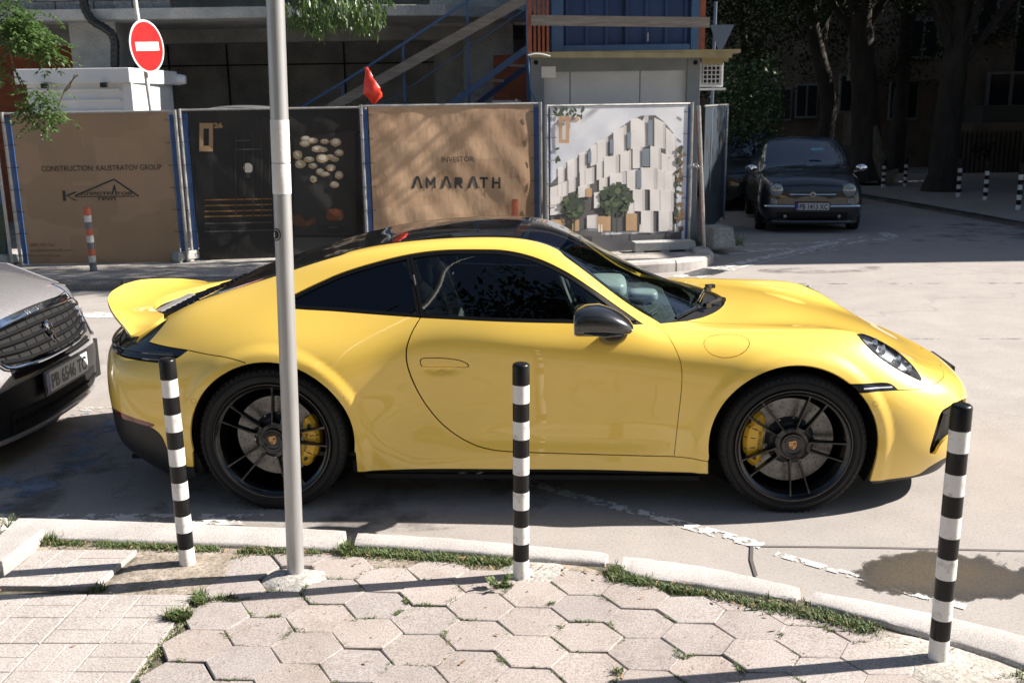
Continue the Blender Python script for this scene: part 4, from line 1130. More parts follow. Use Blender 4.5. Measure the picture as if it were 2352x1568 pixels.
kerb_stone([(2.12, 2.84), (2.6, 2.45), (3.2, 1.9)], [(1.95, 2.66), (2.42, 2.27), (3.0, 1.72)])
# hexagonal paving : one field of slabs
b = MB(); C0 = np.array([.057, 3.300]); A1 = np.array([.1925, -.0118]); A2 = np.array([.0085, .2055])
hexc = []
hr = random.Random(11)
Kin = np.array(KI)
for i in range(-12, 16):
    for j in range(-12, 8):
        c = C0 + A1 * i + A2 * (j + (.5 if i % 2 else 0))
        ky = np.interp(c[0], Kin[:, 0], Kin[:, 1])
        if c[0] < -1.17 - max(0, 3.2 - c[1]) * .05 or c[1] < 1.2: continue
        if math.hypot(c[0] - .03, c[1] - 3.69) < .10 or math.hypot((c[0] + .86) * .8, c[1] - 3.67) < .085: continue
        if c[0] < -1.13 and c[1] > 3.30: continue
        if c[0] > 1.20 and math.hypot(c[0] - 1.46, c[1] - 3.02) < .17: continue
        if c[1] > ky - .03: continue
        hexc.append(c)
        sx, sy = .1268, .1006
        P = [(sx, 0), (sx * .52, sy), (-sx * .52, sy), (-sx, 0), (-sx * .52, -sy), (sx * .52, -sy)]
        P = [np.array(p) for p in P]
        sk = (A1[1] / A1[0])
        P = [c + np.array([p[0] + hr.uniform(-.003, .003), p[1] + p[0] * sk + hr.uniform(-.003, .003)]) for p in P]
        # trim to the kerb
        P2 = []
        for p in P:
            lim = np.interp(p[0], Kin[:, 0], Kin[:, 1]) - .045
            P2.append((p[0], min(p[1], lim)))
        rot = hr.uniform(-.010, .010)
        P2 = [(c[0] + (x - c[0]) * math.cos(rot) - (y - c[1]) * math.sin(rot), c[1] + (x - c[0]) * math.sin(rot) + (y - c[1]) * math.cos(rot)) for x, y in P2]
        tz = PZ + hr.uniform(-.002, .003); tx, ty = hr.uniform(-.016, .016), hr.uniform(-.016, .016)
        zf = lambda x, y: tz + (x - c[0]) * tx + (y - c[1]) * ty
        q = .0035
        In = [(x + (c[0] - x) * q / .11, y + (c[1] - y) * q / .09) for x, y in P2]
        V = [(x, y, -.0 + PZ - .03) for x, y in P2] + [(x, y, zf(x, y) - .0025) for x, y in P2] + [(x, y, zf(x, y)) for x, y in In]
        F = [(k, (k + 1) % 6, 6 + (k + 1) % 6, 6 + k) for k in range(6)] + [(6 + k, 6 + (k + 1) % 6, 12 + (k + 1) % 6, 12 + k) for k in range(6)] + [tuple(range(12, 18))]
        b.add(V, F)
hx = structure(b.build('hexagonal_paving', M_PAVE, fix=False))
ca = hx.data.color_attributes.new('tone', 'FLOAT_COLOR', 'POINT'); q_ = random.Random(5)
for k in range(len(hx.data.vertices) // 18):
    g_ = q_.uniform(.90, 1.06); w_ = q_.uniform(-.015, .02)
    for i in range(18): ca.data[k * 18 + i].color = (g_ + w_, g_, g_ - w_, 1)
# square parquet tiles
b = MB(); tr = random.Random(4)
def tile(c, sx, sy, ax, ay, nz=0, sub=True):
    """c = corner (right/far), ax = unit vector along width (to the left), ay = towards the camera"""
    c, ax, ay = np.array(c), np.array(ax), np.array(ay)
    g = .0016
    tz = PZ + nz
    cells = []
    for qi in range(2):
        for qj in range(2):
            u0, v0 = qi * sx / 2, qj * sy / 2
            k = 2
            if (qi + qj) % 2:
                for a in range(k): cells.append((u0 + a * sx / 2 / k, v0, sx / 2 / k, sy / 2))
            else:
                for a in range(k): cells.append((u0, v0 + a * sy / 2 / k, sx / 2, sy / 2 / k))
    for u, v, w, h in cells:
        p = [c + ax * (u + g) + ay * (v + g), c + ax * (u + w - g * .2) + ay * (v + g), c + ax * (u + w - g * .2) + ay * (v + h - g * .2), c + ax * (u + g) + ay * (v + h - g * .2)]
        m = sum(p) / 4
        V = [(*q, tz - .035) for q in p] + [(*q, tz - .002) for q in p] + [(*(q + (m - q) / np.linalg.norm(m - q) * .004), tz) for q in p]
        b.add(V, [(k, (k + 1) % 4, 4 + (k + 1) % 4, 4 + k) for k in range(4)] + [(4 + k, 4 + (k + 1) % 4, 8 + (k + 1) % 4, 8 + k) for k in range(4)] + [(8, 9, 10, 11)])
    b.box((*(c + ax * sx / 2 + ay * sy / 2), tz - .022), (sx * .985, sy * .985, .036), math.atan2(ax[1], ax[0]))
AX = (-.9965, .035); AY = (-.060, -.998)
ori = np.array([-1.222, 3.545])
for r_ in range(6):
    for c_ in range(8):
        p = ori + np.array(AX) * (.424 * c_) + np.array(AY) * (.365 * r_)
        tile(p, .418, .359, AX, AY, tr.uniform(-.002, .003))
for c_ in range(6):
    p = np.array([-1.585, 3.93]) + np.array(AX) * (.424 * c_)
    if c_ > 0: p = p + np.array([-.05, -.0])
    tile(p, .415, .33, AX, (-.15, -.985), .006 + .004 * (c_ == 0)) if c_ < 1 else tile(p, .415, .33, AX, (-.15, -.985), .0)
structure(b.build('square_paving', M_TILE))
def mound(name, pts, m, h, seed=1, step=.03, base=PZ - .012):
    """low irregular heap filling an outline"""
    c = catmull(pts, step, closed=True); r_ = np.random.RandomState(seed)
    lo, hi = c.min(0), c.max(0)
    g = np.stack(np.meshgrid(np.arange(lo[0], hi[0], step * .7), np.arange(lo[1], hi[1], step * .7), indexing='ij'), -1).reshape(-1, 2)
    g = g + r_.uniform(-.2, .2, g.shape) * step
    g = g[in_poly(g, c)]
    dm = np.linalg.norm(g[:, None] - c[None], axis=2).min(1); g = g[dm > step * .4]; dm = dm[dm > step * .4]
    P = np.concatenate([c, g]); z = np.concatenate([np.zeros(len(c)), h * (1 - np.exp(-dm / (step * 1.3))) + r_.uniform(-.12, .12, len(g)) * h])
    E = [(i, (i + 1) % len(c)) for i in range(len(c))]
    rr = delaunay_2d_cdt([Vector(p) for p in P], E, [], 0, 1e-6)
    F = [f for f in rr[2] if in_poly(np.array([[sum(rr[0][i][0] for i in f) / 3, sum(rr[0][i][1] for i in f) / 3]]), c)[0]]
    zz = [z[o[0]] if o else 0 for o in rr[3]]
    b = MB(); b.add([(v[0], v[1], base + q) for v, q in zip(rr[0], zz)], F)
    return structure(b.build(name, m, smooth=True, angle=R(60)))
mound('dirt', [(-1.66, 3.60), (-1.60, 3.72), (-1.55, 3.93), (-1.40, 3.96), (-1.17, 3.93), (-1.10, 3.80), (-1.12, 3.68), (-1.18, 3.52), (-1.25, 3.54), (-1.45, 3.57)], M_DIRT, .014, 2)
mound('dirt', [(-2.25, 4.09), (-1.6, 4.03), (-.8, 3.93), (-.2, 3.84), (.3, 3.74), (.35, 3.66), (-.2, 3.72), (-.7, 3.80), (-1.3, 3.88), (-2.2, 3.99)], M_DIRT, .010, 5)
mound('dirt', [(.40, 3.68), (.8, 3.52), (1.2, 3.28), (1.6, 2.98), (1.9, 2.65), (1.75, 2.60), (1.4, 2.95), (1.05, 3.25), (.65, 3.48), (.38, 3.58)], M_DIRT, .010, 6)
mound('dirt', [(-1.24, 3.50), (-1.19, 3.45), (-1.24, 3.15), (-1.22, 2.9), (-1.24, 2.4), (-1.34, 2.4), (-1.30, 2.9), (-1.28, 3.2)], M_DIRT, .010, 7)
clump(-1.225, 3.0, .02, .05, 160, .02) if False else None
mound('mortar', [(-1.00, 3.66), (-.97, 3.755), (-.84, 3.765), (-.735, 3.72), (-.74, 3.64), (-.84, 3.575), (-.95, 3.595)], M_MORTAR, .030, 8)
mound('mortar', [(-.06, 3.755), (.02, 3.80), (.18, 3.78), (.24, 3.70), (.16, 3.63), (.03, 3.59), (-.04, 3.64)], M_MORTAR, .016, 9)
mound('mortar', [(1.18, 3.17), (1.30, 3.20), (1.50, 3.10), (1.66, 2.95), (1.70, 2.80), (1.50, 2.72), (1.36, 2.82), (1.22, 3.03)], rough_mat('cement', (.34, .31, .27), (.44, .41, .37), 10, .95, .6, .004, fine=90), .014, 10)
mound('mortar', [(-1.02, 3.86), (-.9, 3.895), (-.74, 3.89), (-.72, 3.85), (-.86, 3.83), (-1.0, 3.84)], M_MORTAR, .018, 12)
# sloping edging stone at the left
b = MB(); e = [(-2.10, 4.10), (-2.025, 4.055), (-2.055, 3.75), (-2.10, 3.40), (-2.25, 3.42), (-2.20, 3.78), (-2.19, 3.97)]
b.prism(e, PZ - .02, PZ + .055); structure(b.build('kerb', M_KERB, bevel=.008))
# ---- grass in the joints
M_GRASS = mat('grass', (.075, .12, .03), .6)
L(M_GRASS, ramp(M_GRASS, noise(M_GRASS, 26, 4, .7), [(.3, (.045, .085, .018)), (.55, (.10, .135, .04)), (.72, (.24, .20, .10))]), bsdf(M_GRASS).inputs['Base Color'])
gr = random.Random(21)
b = MB()
def blade(x, y, z, h, spread=1.0):
    a = gr.uniform(0, 6.28); l = gr.uniform(.3, 1.0) * spread; w = gr.uniform(.0012, .0026)
    dx, dy = math.cos(a), math.sin(a)
    p0 = Vector((x, y, z)); p1 = p0 + Vector((dx * l * h * .4, dy * l * h * .4, h * .65)); p2 = p0 + Vector((dx * l * h, dy * l * h, h * gr.uniform(.7, 1.05)))
    s = Vector((-dy, dx, 0)) * w
    b.add([p0 - s, p0 + s, p1 + s * .8, p1 - s * .8, p2], [(0, 1, 2, 3), (3, 2, 4)])
def clump(x, y, rx, ry, n, h, rot=0):
    for _ in range(n):
        a = gr.uniform(0, 6.28); q = gr.random() ** .6
        ux, uy = rx * q * math.cos(a), ry * q * math.sin(a)
        blade(x + ux * math.cos(rot) - uy * math.sin(rot), y + ux * math.sin(rot) + uy * math.cos(rot), PZ - .008, h * gr.uniform(.4, 1.1))
def along(pts, n, w, h, gap=.35):
    c = catmull(pts, .02); ph = gr.uniform(0, 9)
    for _ in range(n):
        k = gr.random() * (len(c) - 1); i = int(k); p = c[i] + (c[min(i + 1, len(c) - 1)] - c[i]) * (k - i)
        if math.sin(p[0] * 9 + ph) + math.sin(p[0] * 23 + ph * 2) * .7 < gap * 2 - 1: continue
        blade(p[0] + gr.gauss(0, w), p[1] + gr.gauss(0, w), PZ - .008, h * gr.uniform(.35, 1.1))
along([(-2.05, 4.045), (-1.8, 4.01), (-1.5, 3.975), (-1.25, 3.94)], 3200, .017, .022, -.1)
along([(-2.05, 4.04), (-1.98, 4.05)], 260, .014, .05, -1)
along([(-1.15, 3.93), (-.95, 3.90), (-.75, 3.875)], 900, .014, .028, .25)
along([(-.71, 3.90), (-.45, 3.86), (-.2, 3.805), (-.02, 3.775)], 3600, .022, .024, -.1)
along([(-.71, 3.94), (-.70, 3.86)], 420, .012, .05, -1)
along([(.40, 3.70), (.41, 3.62), (.52, 3.57)], 1500, .020, .032, -1)
along([(.55, 3.55), (.75, 3.47), (.88, 3.40)], 1600, .016, .024, -.1)
along([(.90, 3.40), (1.05, 3.32), (1.2, 3.23), (1.33, 3.13)], 2700, .024, .030, .05)
along([(1.6, 2.90), (1.75, 2.72), (1.85, 2.6)], 900, .02, .03, .0)
along([(-1.21, 3.55), (-1.20, 3.49), (-1.16, 3.47)], 400, .014, .030, -1)
along([(-1.20, 3.40), (-1.23, 3.1), (-1.24, 2.8), (-1.26, 2.5)], 600, .012, .016, .1)
clump(-1.235, 3.365, .05, .03, 420, .045); clump(-1.10, 3.505, .05, .02, 220, .028); clump(-1.62, 3.60, .04, .02, 120, .03)
clump(-.045, 3.565, .035, .02, 160, .030); clump(.33, 2.96, .02, .02, 50, .03)
# small weeds in many joints of the paving
for c in hexc:
    for k in range(6):
        if gr.random() < .34:
            a = math.pi / 6 + k * math.pi / 3 + gr.uniform(-.5, .5)
            n = gr.choice([12, 25, 60, 110, 160])
            L_ = gr.uniform(.02, .05); ex = c + np.array([math.cos(a) * .108, math.sin(a) * .101]); ta = a + math.pi / 2
            for _ in range(n):
                q = gr.uniform(-L_, L_)
                blade(ex[0] + math.cos(ta) * q + gr.gauss(0, .003), ex[1] + math.sin(ta) * q + gr.gauss(0, .003), PZ - .010, gr.uniform(.006, .020))
g = b.build('grass', M_GRASS, fix=False); tag(g, 'short green grass and weeds growing in the joints of the pavement', 'grass', kind='stuff')
# broad-leaf weed near the middle bollard and the twiggy plant at the left kerb
def weed(x, y, n, h, label, ls=.03):
    b = MB(); wr = random.Random(int(x * 1000) + 7)
    for k in range(n):
        a = wr.uniform(0, 6.28); l = wr.uniform(.5, 1) * h; tip = Vector((x + math.cos(a) * l * .7, y + math.sin(a) * l * .7, PZ + l * wr.uniform(.4, 1)))
        b.tube([(x, y, PZ - .01), ((x + tip.x) / 2, (y + tip.y) / 2, PZ + (tip.z - PZ) * .7), tip], .0011, 4)
        for q in (.6, .8, 1):
            p = Vector((x, y, PZ)) + (tip - Vector((x, y, PZ))) * q; d = Vector((math.cos(a + wr.uniform(-1, 1)), math.sin(a + wr.uniform(-1, 1)), wr.uniform(0, .7))).normalized() * ls * wr.uniform(.6, 1); s = d.cross(Vector((0, 0, 1))).normalized() * ls * .22
            b.add([p, p + d * .5 + s, p + d, p + d * .5 - s], [(0, 1, 2, 3)])
    return tag(b.build('weed', M_GRASS, fix=False), label, 'weed')
weed(-.062, 3.555, 14, .06, 'leafy green weed growing in the joint left of the middle striped bollard base', .032)
weed(-2.27, 4.22, 12, .09, 'thin twiggy weed growing at the kerb below the grey car', .016)
# litter : crumpled tissue, leaves, pebbles
b = MB(); lr = random.Random(3)
bm = bmesh.new(); bmesh.ops.create_icosphere(bm, subdivisions=2, radius=.018)
for v in bm.verts: v.co *= lr.uniform(.65, 1.25)
me = bpy.data.meshes.new('crumpled_paper'); bm.to_mesh(me); bm.free(); me.materials.append(M_WHITE)
o = bpy.data.objects.new('crumpled_paper', me); COL.objects.link(o); o.location = (-1.40, 3.965, PZ + .012); tag(o, 'small crumpled white paper lying on the soil beside the left striped bollard', 'litter')
b = MB()
for _ in range(420):
    x, y = lr.uniform(-2.2, 2.0), lr.uniform(2.3, 3.95)
    ky = np.interp(x, Kin[:, 0], Kin[:, 1])
    if y > ky - .02: continue
    s = lr.uniform(.0012, .0035); q = lr.uniform(0, 3)
    b.box((x, y, PZ + .004 + s * .4), (s * lr.uniform(.7, 2.5), s, s * .8), q)
tag(b.build('gravel', rough_mat('grit', (.05, .045, .04), (.22, .19, .16), 90), fix=False), 'fine grit and crumbs scattered over the paving', 'gravel', kind='stuff')
b = MB()
for _ in range(150):
    if lr.random() < .8:
        x = lr.uniform(-2.0, 1.5); y = np.interp(x, Kin[:, 0], Kin[:, 1]) - abs(lr.gauss(.03, .05)) - .01
    else:
        x, y = lr.uniform(-2, 1.6), lr.uniform(2.5, 3.7)
    a = lr.uniform(0, 6.28); s = lr.uniform(.006, .016); d = Vector((math.cos(a), math.sin(a), lr.uniform(0, .4))) * s; n_ = Vector((-math.sin(a), math.cos(a), lr.uniform(-.3, .3))) * s * .4; p = Vector((x, y, PZ + .008))
    b.add([p - d, p + n_, p + d, p - n_], [(0, 1, 2, 3)])
tag(b.build('dead_leaves', rough_mat('dead_leaf', (.16, .07, .03), (.36, .25, .13), 60), fix=False), 'small dry brown leaf scraps lying along the kerb and paving', 'leaves', kind='stuff')
# ---- bollards and poles
M_BW = mat('bollard_white', (.74, .72, .69), .45)
L(M_BW, mix(M_BW, ramp(M_BW, noise(M_BW, 14, 8, .75), [(.52, (0, 0, 0)), (.66, (.85, .85, .85))]), (.76, .74, .71), (.34, .31, .27)), bsdf(M_BW).inputs['Base Color'])
M_BB = mat('bollard_black', (.008, .008, .009), .34, Specular_IOR_Level=.3)
L(M_BB, mix(M_BB, ramp(M_BB, noise(M_BB, 22, 8, .75), [(.58, (0, 0, 0)), (.75, (.6, .6, .6))]), (.007, .007, .008), (.07, .066, .062)), bsdf(M_BB).inputs['Base Color'])
def bollard(loc, h, r, lean, label, group=None, bands=12, mats=None, first=1, n=40, collar=False):
    t = thing('bollard', label, 'bollard', loc, 0, group)
    t.rotation_euler = (lean[1], lean[0], 0)
    mats = mats or [M_BB, M_BW]
    bh = (h - r * .35) / bands
    z = -.03
    b = MB()
    zs = [-.03] + [bh * (k + 1) for k in range(bands)]
    for k in range(bands - 1):
        b.lathe([(r, zs[k]), (r, zs[k + 1])], n, mi=(k + first) % len(mats))
    b.build('post', mats, t, smooth=True, fix=False)
    b = MB(); b.lathe([(r + .0012, zs[bands - 1]), (r + .0012, h - r * .35), (r * .96, h - r * .16), (r * .82, h - r * .05), (r * .5, h - .001), (.0005, h)], n)
    b.build('cap', mats[0], t, smooth=True, angle=R(50), fix=False)
    return t
bollard((-1.337, 3.808, .095), .862, .0315, (-.004, .0), 'black and white striped bollard standing in bare soil left of the grey pole', 'striped bollards on the near pavement', 12)
bollard((.022, 3.654, .095), .862, .0315, (.012, 0), 'black and white striped bollard in the middle, in front of the yellow car door', 'striped bollards on the near pavement', 12)
bollard((1.397, 3.016, .095), .875, .0315, (.003, 0), 'black and white striped bollard at the right, beside the wet patch and the front bumper', 'striped bollards on the near pavement', 12)
M_GALV = rough_mat('galvanised_steel', (.36, .36, .36), (.47, .47, .465), 5, .42, .15, .002, sx=(3, 3, .4), metal=.55)
M_TAPE = rough_mat('old_tape', (.62, .60, .57), (.74, .72, .69), 12, .6)
t = thing('lamp_pole', 'tall grey metal pole with white tape and a round black sticker on the near pavement', 'pole', (-.873, 3.70, .095))
t.rotation_euler = (0, .0305, 0)
b = MB(); b.lathe([(.0335, -.03), (.0330, .4), (.032, 2.0), (.030, 5.2), (.001, 5.21)], 40); b.build('shaft', M_GALV, t, smooth=True, fix=False)
b = MB(); b.lathe([(.0330, 1.61), (.0333, 1.615), (.0333, 1.755), (.033, 1.76)], 40); b.build('tape', M_TAPE, t, smooth=True, fix=False)
b = MB(); b.lathe([(.0332, 1.498), (.0336, 1.50), (.0336, 1.602), (.0332, 1.606)], 40); b.build('tape', M_TAPE, t, smooth=True, fix=False)
b = MB()
def wrap(cx, cz, rad, m, name, r0=.0339, par=None, inner=0):
    V = [(0, 0, 0)]; b = MB(); n = 30
    ringo = [(cx + rad * math.cos(a), cz + rad * math.sin(a)) for a in np.linspace(0, 2 * math.pi, n, endpoint=False)]
    f = lambda x, z: (r0 * math.sin(x / r0), -r0 * math.cos(x / r0), z)
    V = [f(*p) for p in ringo] + [f(cx + (p[0] - cx) * .5, cz + (p[1] - cz) * .5) for p in ringo] + [f(cx, cz)]
    F = [(k, (k + 1) % n, n + (k + 1) % n, n + k) for k in range(n)] + [(n + k, n + (k + 1) % n, 2 * n) for k in range(n)]
    b.add(V, F); return b.build(name, m, par, smooth=True)
st = wrap(-.026, 1.352, .0235, M_BB, 'sticker', .0342, t); wrap(-.026, 1.352, .019, M_TAPE, 'sticker_ring', .0346, st); wrap(-.026, 1.352, .017, M_BB, 'sticker_face', .035, st)
text('lettering', '1', .026, M_TAPE, st, FR((-.0275, -.0262, 1.342), (.8, -.6, 0), (0, 0, 1)), align='CENTER')
# ================================================================== far side of the street
M_CONC = rough_mat('raw_concrete', (.19, .195, .19), (.34, .345, .33), 1.2, .9, .3, .01, fine=40)
M_CONC2 = rough_mat('pale_concrete', (.30, .305, .295), (.46, .455, .43), 2.5, .9, .4, .008, fine=60)
M_FARK = rough_mat('shaded_kerb_stone', (.12, .115, .11), (.20, .19, .18), 2, .9, .4, .01, fine=50)  # kerb lying in shade: its darkness is put into the stone colour
M_FARP = rough_mat('dusty_ground', (.26, .235, .21), (.40, .37, .335), 3, .95, .5, .01, fine=40)
M_BLUE = rough_mat('blue_steel_paint', (.035, .085, .18), (.05, .11, .22), 12, .45)
M_BLUED = rough_mat('blue_container_paint', (.008, .030, .105), (.012, .042, .14), 2, .5)
M_WOOD = rough_mat('weathered_timber', (.16, .14, .115), (.27, .24, .20), 3, .85, .4, .004, sx=(1, 1, 9))
M_WOOD2 = rough_mat('formwork_timber', (.24, .20, .10), (.36, .30, .16), 3, .85)
M_ORST = rough_mat('orange_primer_steel', (.18, .045, .02), (.28, .08, .04), 8, .6)
M_BRICK = rough_mat('orange_block_wall', (.22, .06, .025), (.30, .09, .035), 5, .85)
_bt = N(M_BRICK, 'ShaderNodeTexBrick', i_Scale=2.2); _btc = N(M_BRICK, 'ShaderNodeTexCoord'); _bmp = N(M_BRICK, 'ShaderNodeMapping'); _bmp.inputs['Rotation'].default_value = (R(90), 0, 0)
L(M_BRICK, _btc.outputs['Object'], _bmp.inputs[0]); L(M_BRICK, _bmp.outputs[0], _bt.inputs['Vector'])
_bt.inputs['Color1'].default_value = (.28, .075, .03, 1); _bt.inputs['Color2'].default_value = (.20, .05, .02, 1); _bt.inputs['Mortar'].default_value = (.12, .08, .06, 1); _bt.inputs['Mortar Size'].default_value = .012
L(M_BRICK, _bt.outputs['Color'], bsdf(M_BRICK).inputs['Base Color'])
M_GREY = rough_mat('grey_frame_paint', (.16, .185, .20), (.21, .235, .25), 3, .5)
M_PANW = rough_mat('container_panel', (.52, .53, .52), (.62, .63, .62), 1.5, .5)
M_CABIN = rough_mat('white_cabin_sheet', (.66, .68, .69), (.78, .79, .79), 2, .45)
# far kerb and ground strip in front of the fence
def far_z(y): return gz(y) + .10
FK = [(-40, 14.5), (-12, 12.15), (-5.2, 11.42), (-2.6, 11.45), (0, 11.75), (1.6, 12.05), (2.35, 12.45), (2.62, 12.95), (2.62, 13.6), (3.0, 16), (3.4, 19), (3.8, 24), (4.2, 40)]
fkc = catmull(FK, .4)
b = MB(); poly = [(p[0], p[1]) for p in fkc] + [(-40, 40)]
for i in range(len(fkc) - 1):
    a_, c_ = fkc[i], fkc[i + 1]
    if a_[0] >= 2.6: break
    yy = np.linspace(0, 1, 12)
    P_ = lambda p, t: (p[0], p[1] + (40 - p[1]) * t, far_z(p[1] + (40 - p[1]) * t) - .01)
    for j in range(11): b.add([P_(a_, yy[j]), P_(c_, yy[j]), P_(c_, yy[j + 1]), P_(a_, yy[j + 1])], [(0, 1, 2, 3)])
structure(b.build('site_ground', M_FARP))
# kerb stones: shade put into the dark colour, pale ones at the corner
def kerb_run(pts, m, w=.16, h=.0, cut=1.0):
    c = catmull(pts, .1); d = np.concatenate([[0], np.cumsum(np.hypot(*np.diff(c, axis=0).T))]); tot = d[-1]; k = 0; rr_ = random.Random(7)
    while k < tot - .2:
        e = min(k + cut, tot)
        u = np.linspace(k + .012, e - .012, 8); q = np.stack([np.interp(u, d, c[:, 0]), np.interp(u, d, c[:, 1])], -1)
        rings = []
        dz = rr_.uniform(-.008, .008)
        for i in range(8):
            t = q[min(i + 1, 7)] - q[max(i - 1, 0)]; t = t / np.linalg.norm(t); n_ = np.array([-t[1], t[0]])
            z = gz(q[i][1]); rings.append([(q[i][0] + n_[0] * a, q[i][1] + n_[1] * a, z + hh) for a, hh in ((0, -.03), (.0, .08 + h + dz), (.025, .11 + h + dz), (w - .02, .11 + h + dz), (w, .09 + h + dz), (w, -.03))])
        b = MB(); b.loft(rings); structure(b.build('kerb', m)); k = e
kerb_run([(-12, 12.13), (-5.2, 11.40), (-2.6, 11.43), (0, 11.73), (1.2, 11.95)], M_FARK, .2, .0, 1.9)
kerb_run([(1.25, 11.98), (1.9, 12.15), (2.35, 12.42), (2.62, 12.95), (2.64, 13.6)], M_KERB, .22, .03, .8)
# drain grate
b = MB(); p = on_road(1618, 627); z = gz(p.y) + .006
b.box((p.x, p.y, z - .004), (.62, .34, .006), .9, mi=0)
Mg = Matrix.Translation((p.x, p.y, z)) @ Matrix.Rotation(.9, 4, 'Z')
for k in range(11):
    c = Mg @ Vector((-.26 + k * .052, 0, 0)); b.box(c, (.022, .28, .012), .9, mi=1)
dg = b.build('drain_grate', [M_PIT, M_STEEL]); tag(dg, 'rusty slotted drain grate in the road beside the pale far kerb', 'drain')
# ---- fence panels with printed banners
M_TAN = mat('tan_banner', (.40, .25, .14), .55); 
M_TAN2 = mat('tan_banner_lit', (.46, .30, .18), .5)  # unused lit copy of the tan cloth, sunlight put into its colour
M_BLKB = mat('black_banner', (.012, .012, .012), .45)
M_INK = mat('banner_ink', (.025, .028, .025), .6)
M_INKT = mat('pale_banner_ink', (.20, .115, .06), .6)
def banner_mat(name, base, shade, seed, tr=.25):
    """printed cloth: faint ghost pattern, wrinkles, some light through"""
    m = mat(name, base, .5)
    tc = N(m, 'ShaderNodeTexCoord'); mp = N(m, 'ShaderNodeMapping'); mp.inputs['Location'].default_value = (seed, seed * 1.7, 0); mp.inputs['Scale'].default_value = (1.2, 1, 2.0)
    vo = N(m, 'ShaderNodeTexVoronoi', distance='CHEBYCHEV', i_Scale=1.5); L(m, tc.outputs['Object'], mp.inputs[0]); L(m, mp.outputs[0], vo.inputs['Vector'])
    c = ramp(m, vo.outputs['Color'], [(.42, base), (.46, shade), (.70, shade), (.74, base)])
    L(m, c, bsdf(m).inputs['Base Color'])
    bump(m, noise(m, 1.6, 4, .6, sx=(1, 1, .5)), .55, .05)
    t = N(m, 'ShaderNodeBsdfTranslucent'); L(m, c, t.inputs[0]); mx = N(m, 'ShaderNodeMixShader'); mx.inputs[0].default_value = tr
    L(m, bsdf(m).outputs[0], mx.inputs[1]); L(m, t.outputs[0], mx.inputs[2]); L(m, mx.outputs[0], m.node_tree.nodes['Material Output'].inputs['Surface'])
    return m
MB_T1 = banner_mat('tan_banner_cloth_shaded', (.30, .20, .12), (.345, .228, .14), 3.1, .03)  # darker copy of the tan cloth: shade put into its colour
MB_T2 = banner_mat('tan_banner_cloth_lit', (.50, .32, .195), (.56, .37, .23), 8.3, .30)  # paler copy of the same cloth: sunlight put into its colour
MB_B = banner_mat('black_banner_cloth', (.010, .010, .010), (.014, .013, .012), 5.3, .05)
def sky_banner():
    m = mat('picture_banner', (.6, .62, .66), .5)
    tc = N(m, 'ShaderNodeTexCoord'); sp = N(m, 'ShaderNodeSeparateXYZ'); L(m, tc.outputs['Object'], sp.inputs[0])
    c = ramp(m, noise(m, 1.1, 5, .6), [(.35, (.58, .61, .68)), (.6, (.80, .80, .82))]); L(m, c, bsdf(m).inputs['Base Color'])
    t = N(m, 'ShaderNodeBsdfTranslucent'); L(m, c, t.inputs[0]); mx = N(m, 'ShaderNodeMixShader'); mx.inputs[0].default_value = .3
    L(m, bsdf(m).outputs[0], mx.inputs[1]); L(m, t.outputs[0], mx.inputs[2]); L(m, mx.outputs[0], m.node_tree.nodes['Material Output'].inputs['Surface'])
    return m
MB_S = sky_banner()
def ink(name, c, tr=.3):
    m = mat(name, c, .55)
    t = N(m, 'ShaderNodeBsdfTranslucent'); t.inputs[0].default_value = (*c, 1); mx = N(m, 'ShaderNodeMixShader'); mx.inputs[0].default_value = tr
    L(m, bsdf(m).outputs[0], mx.inputs[1]); L(m, t.outputs[0], mx.inputs[2]); L(m, mx.outputs[0], m.node_tree.nodes['Material Output'].inputs['Surface'])
    return m
M_FBLUE = rough_mat('blue_fence_tube', (.02, .07, .20), (.03, .09, .26), 10, .4)
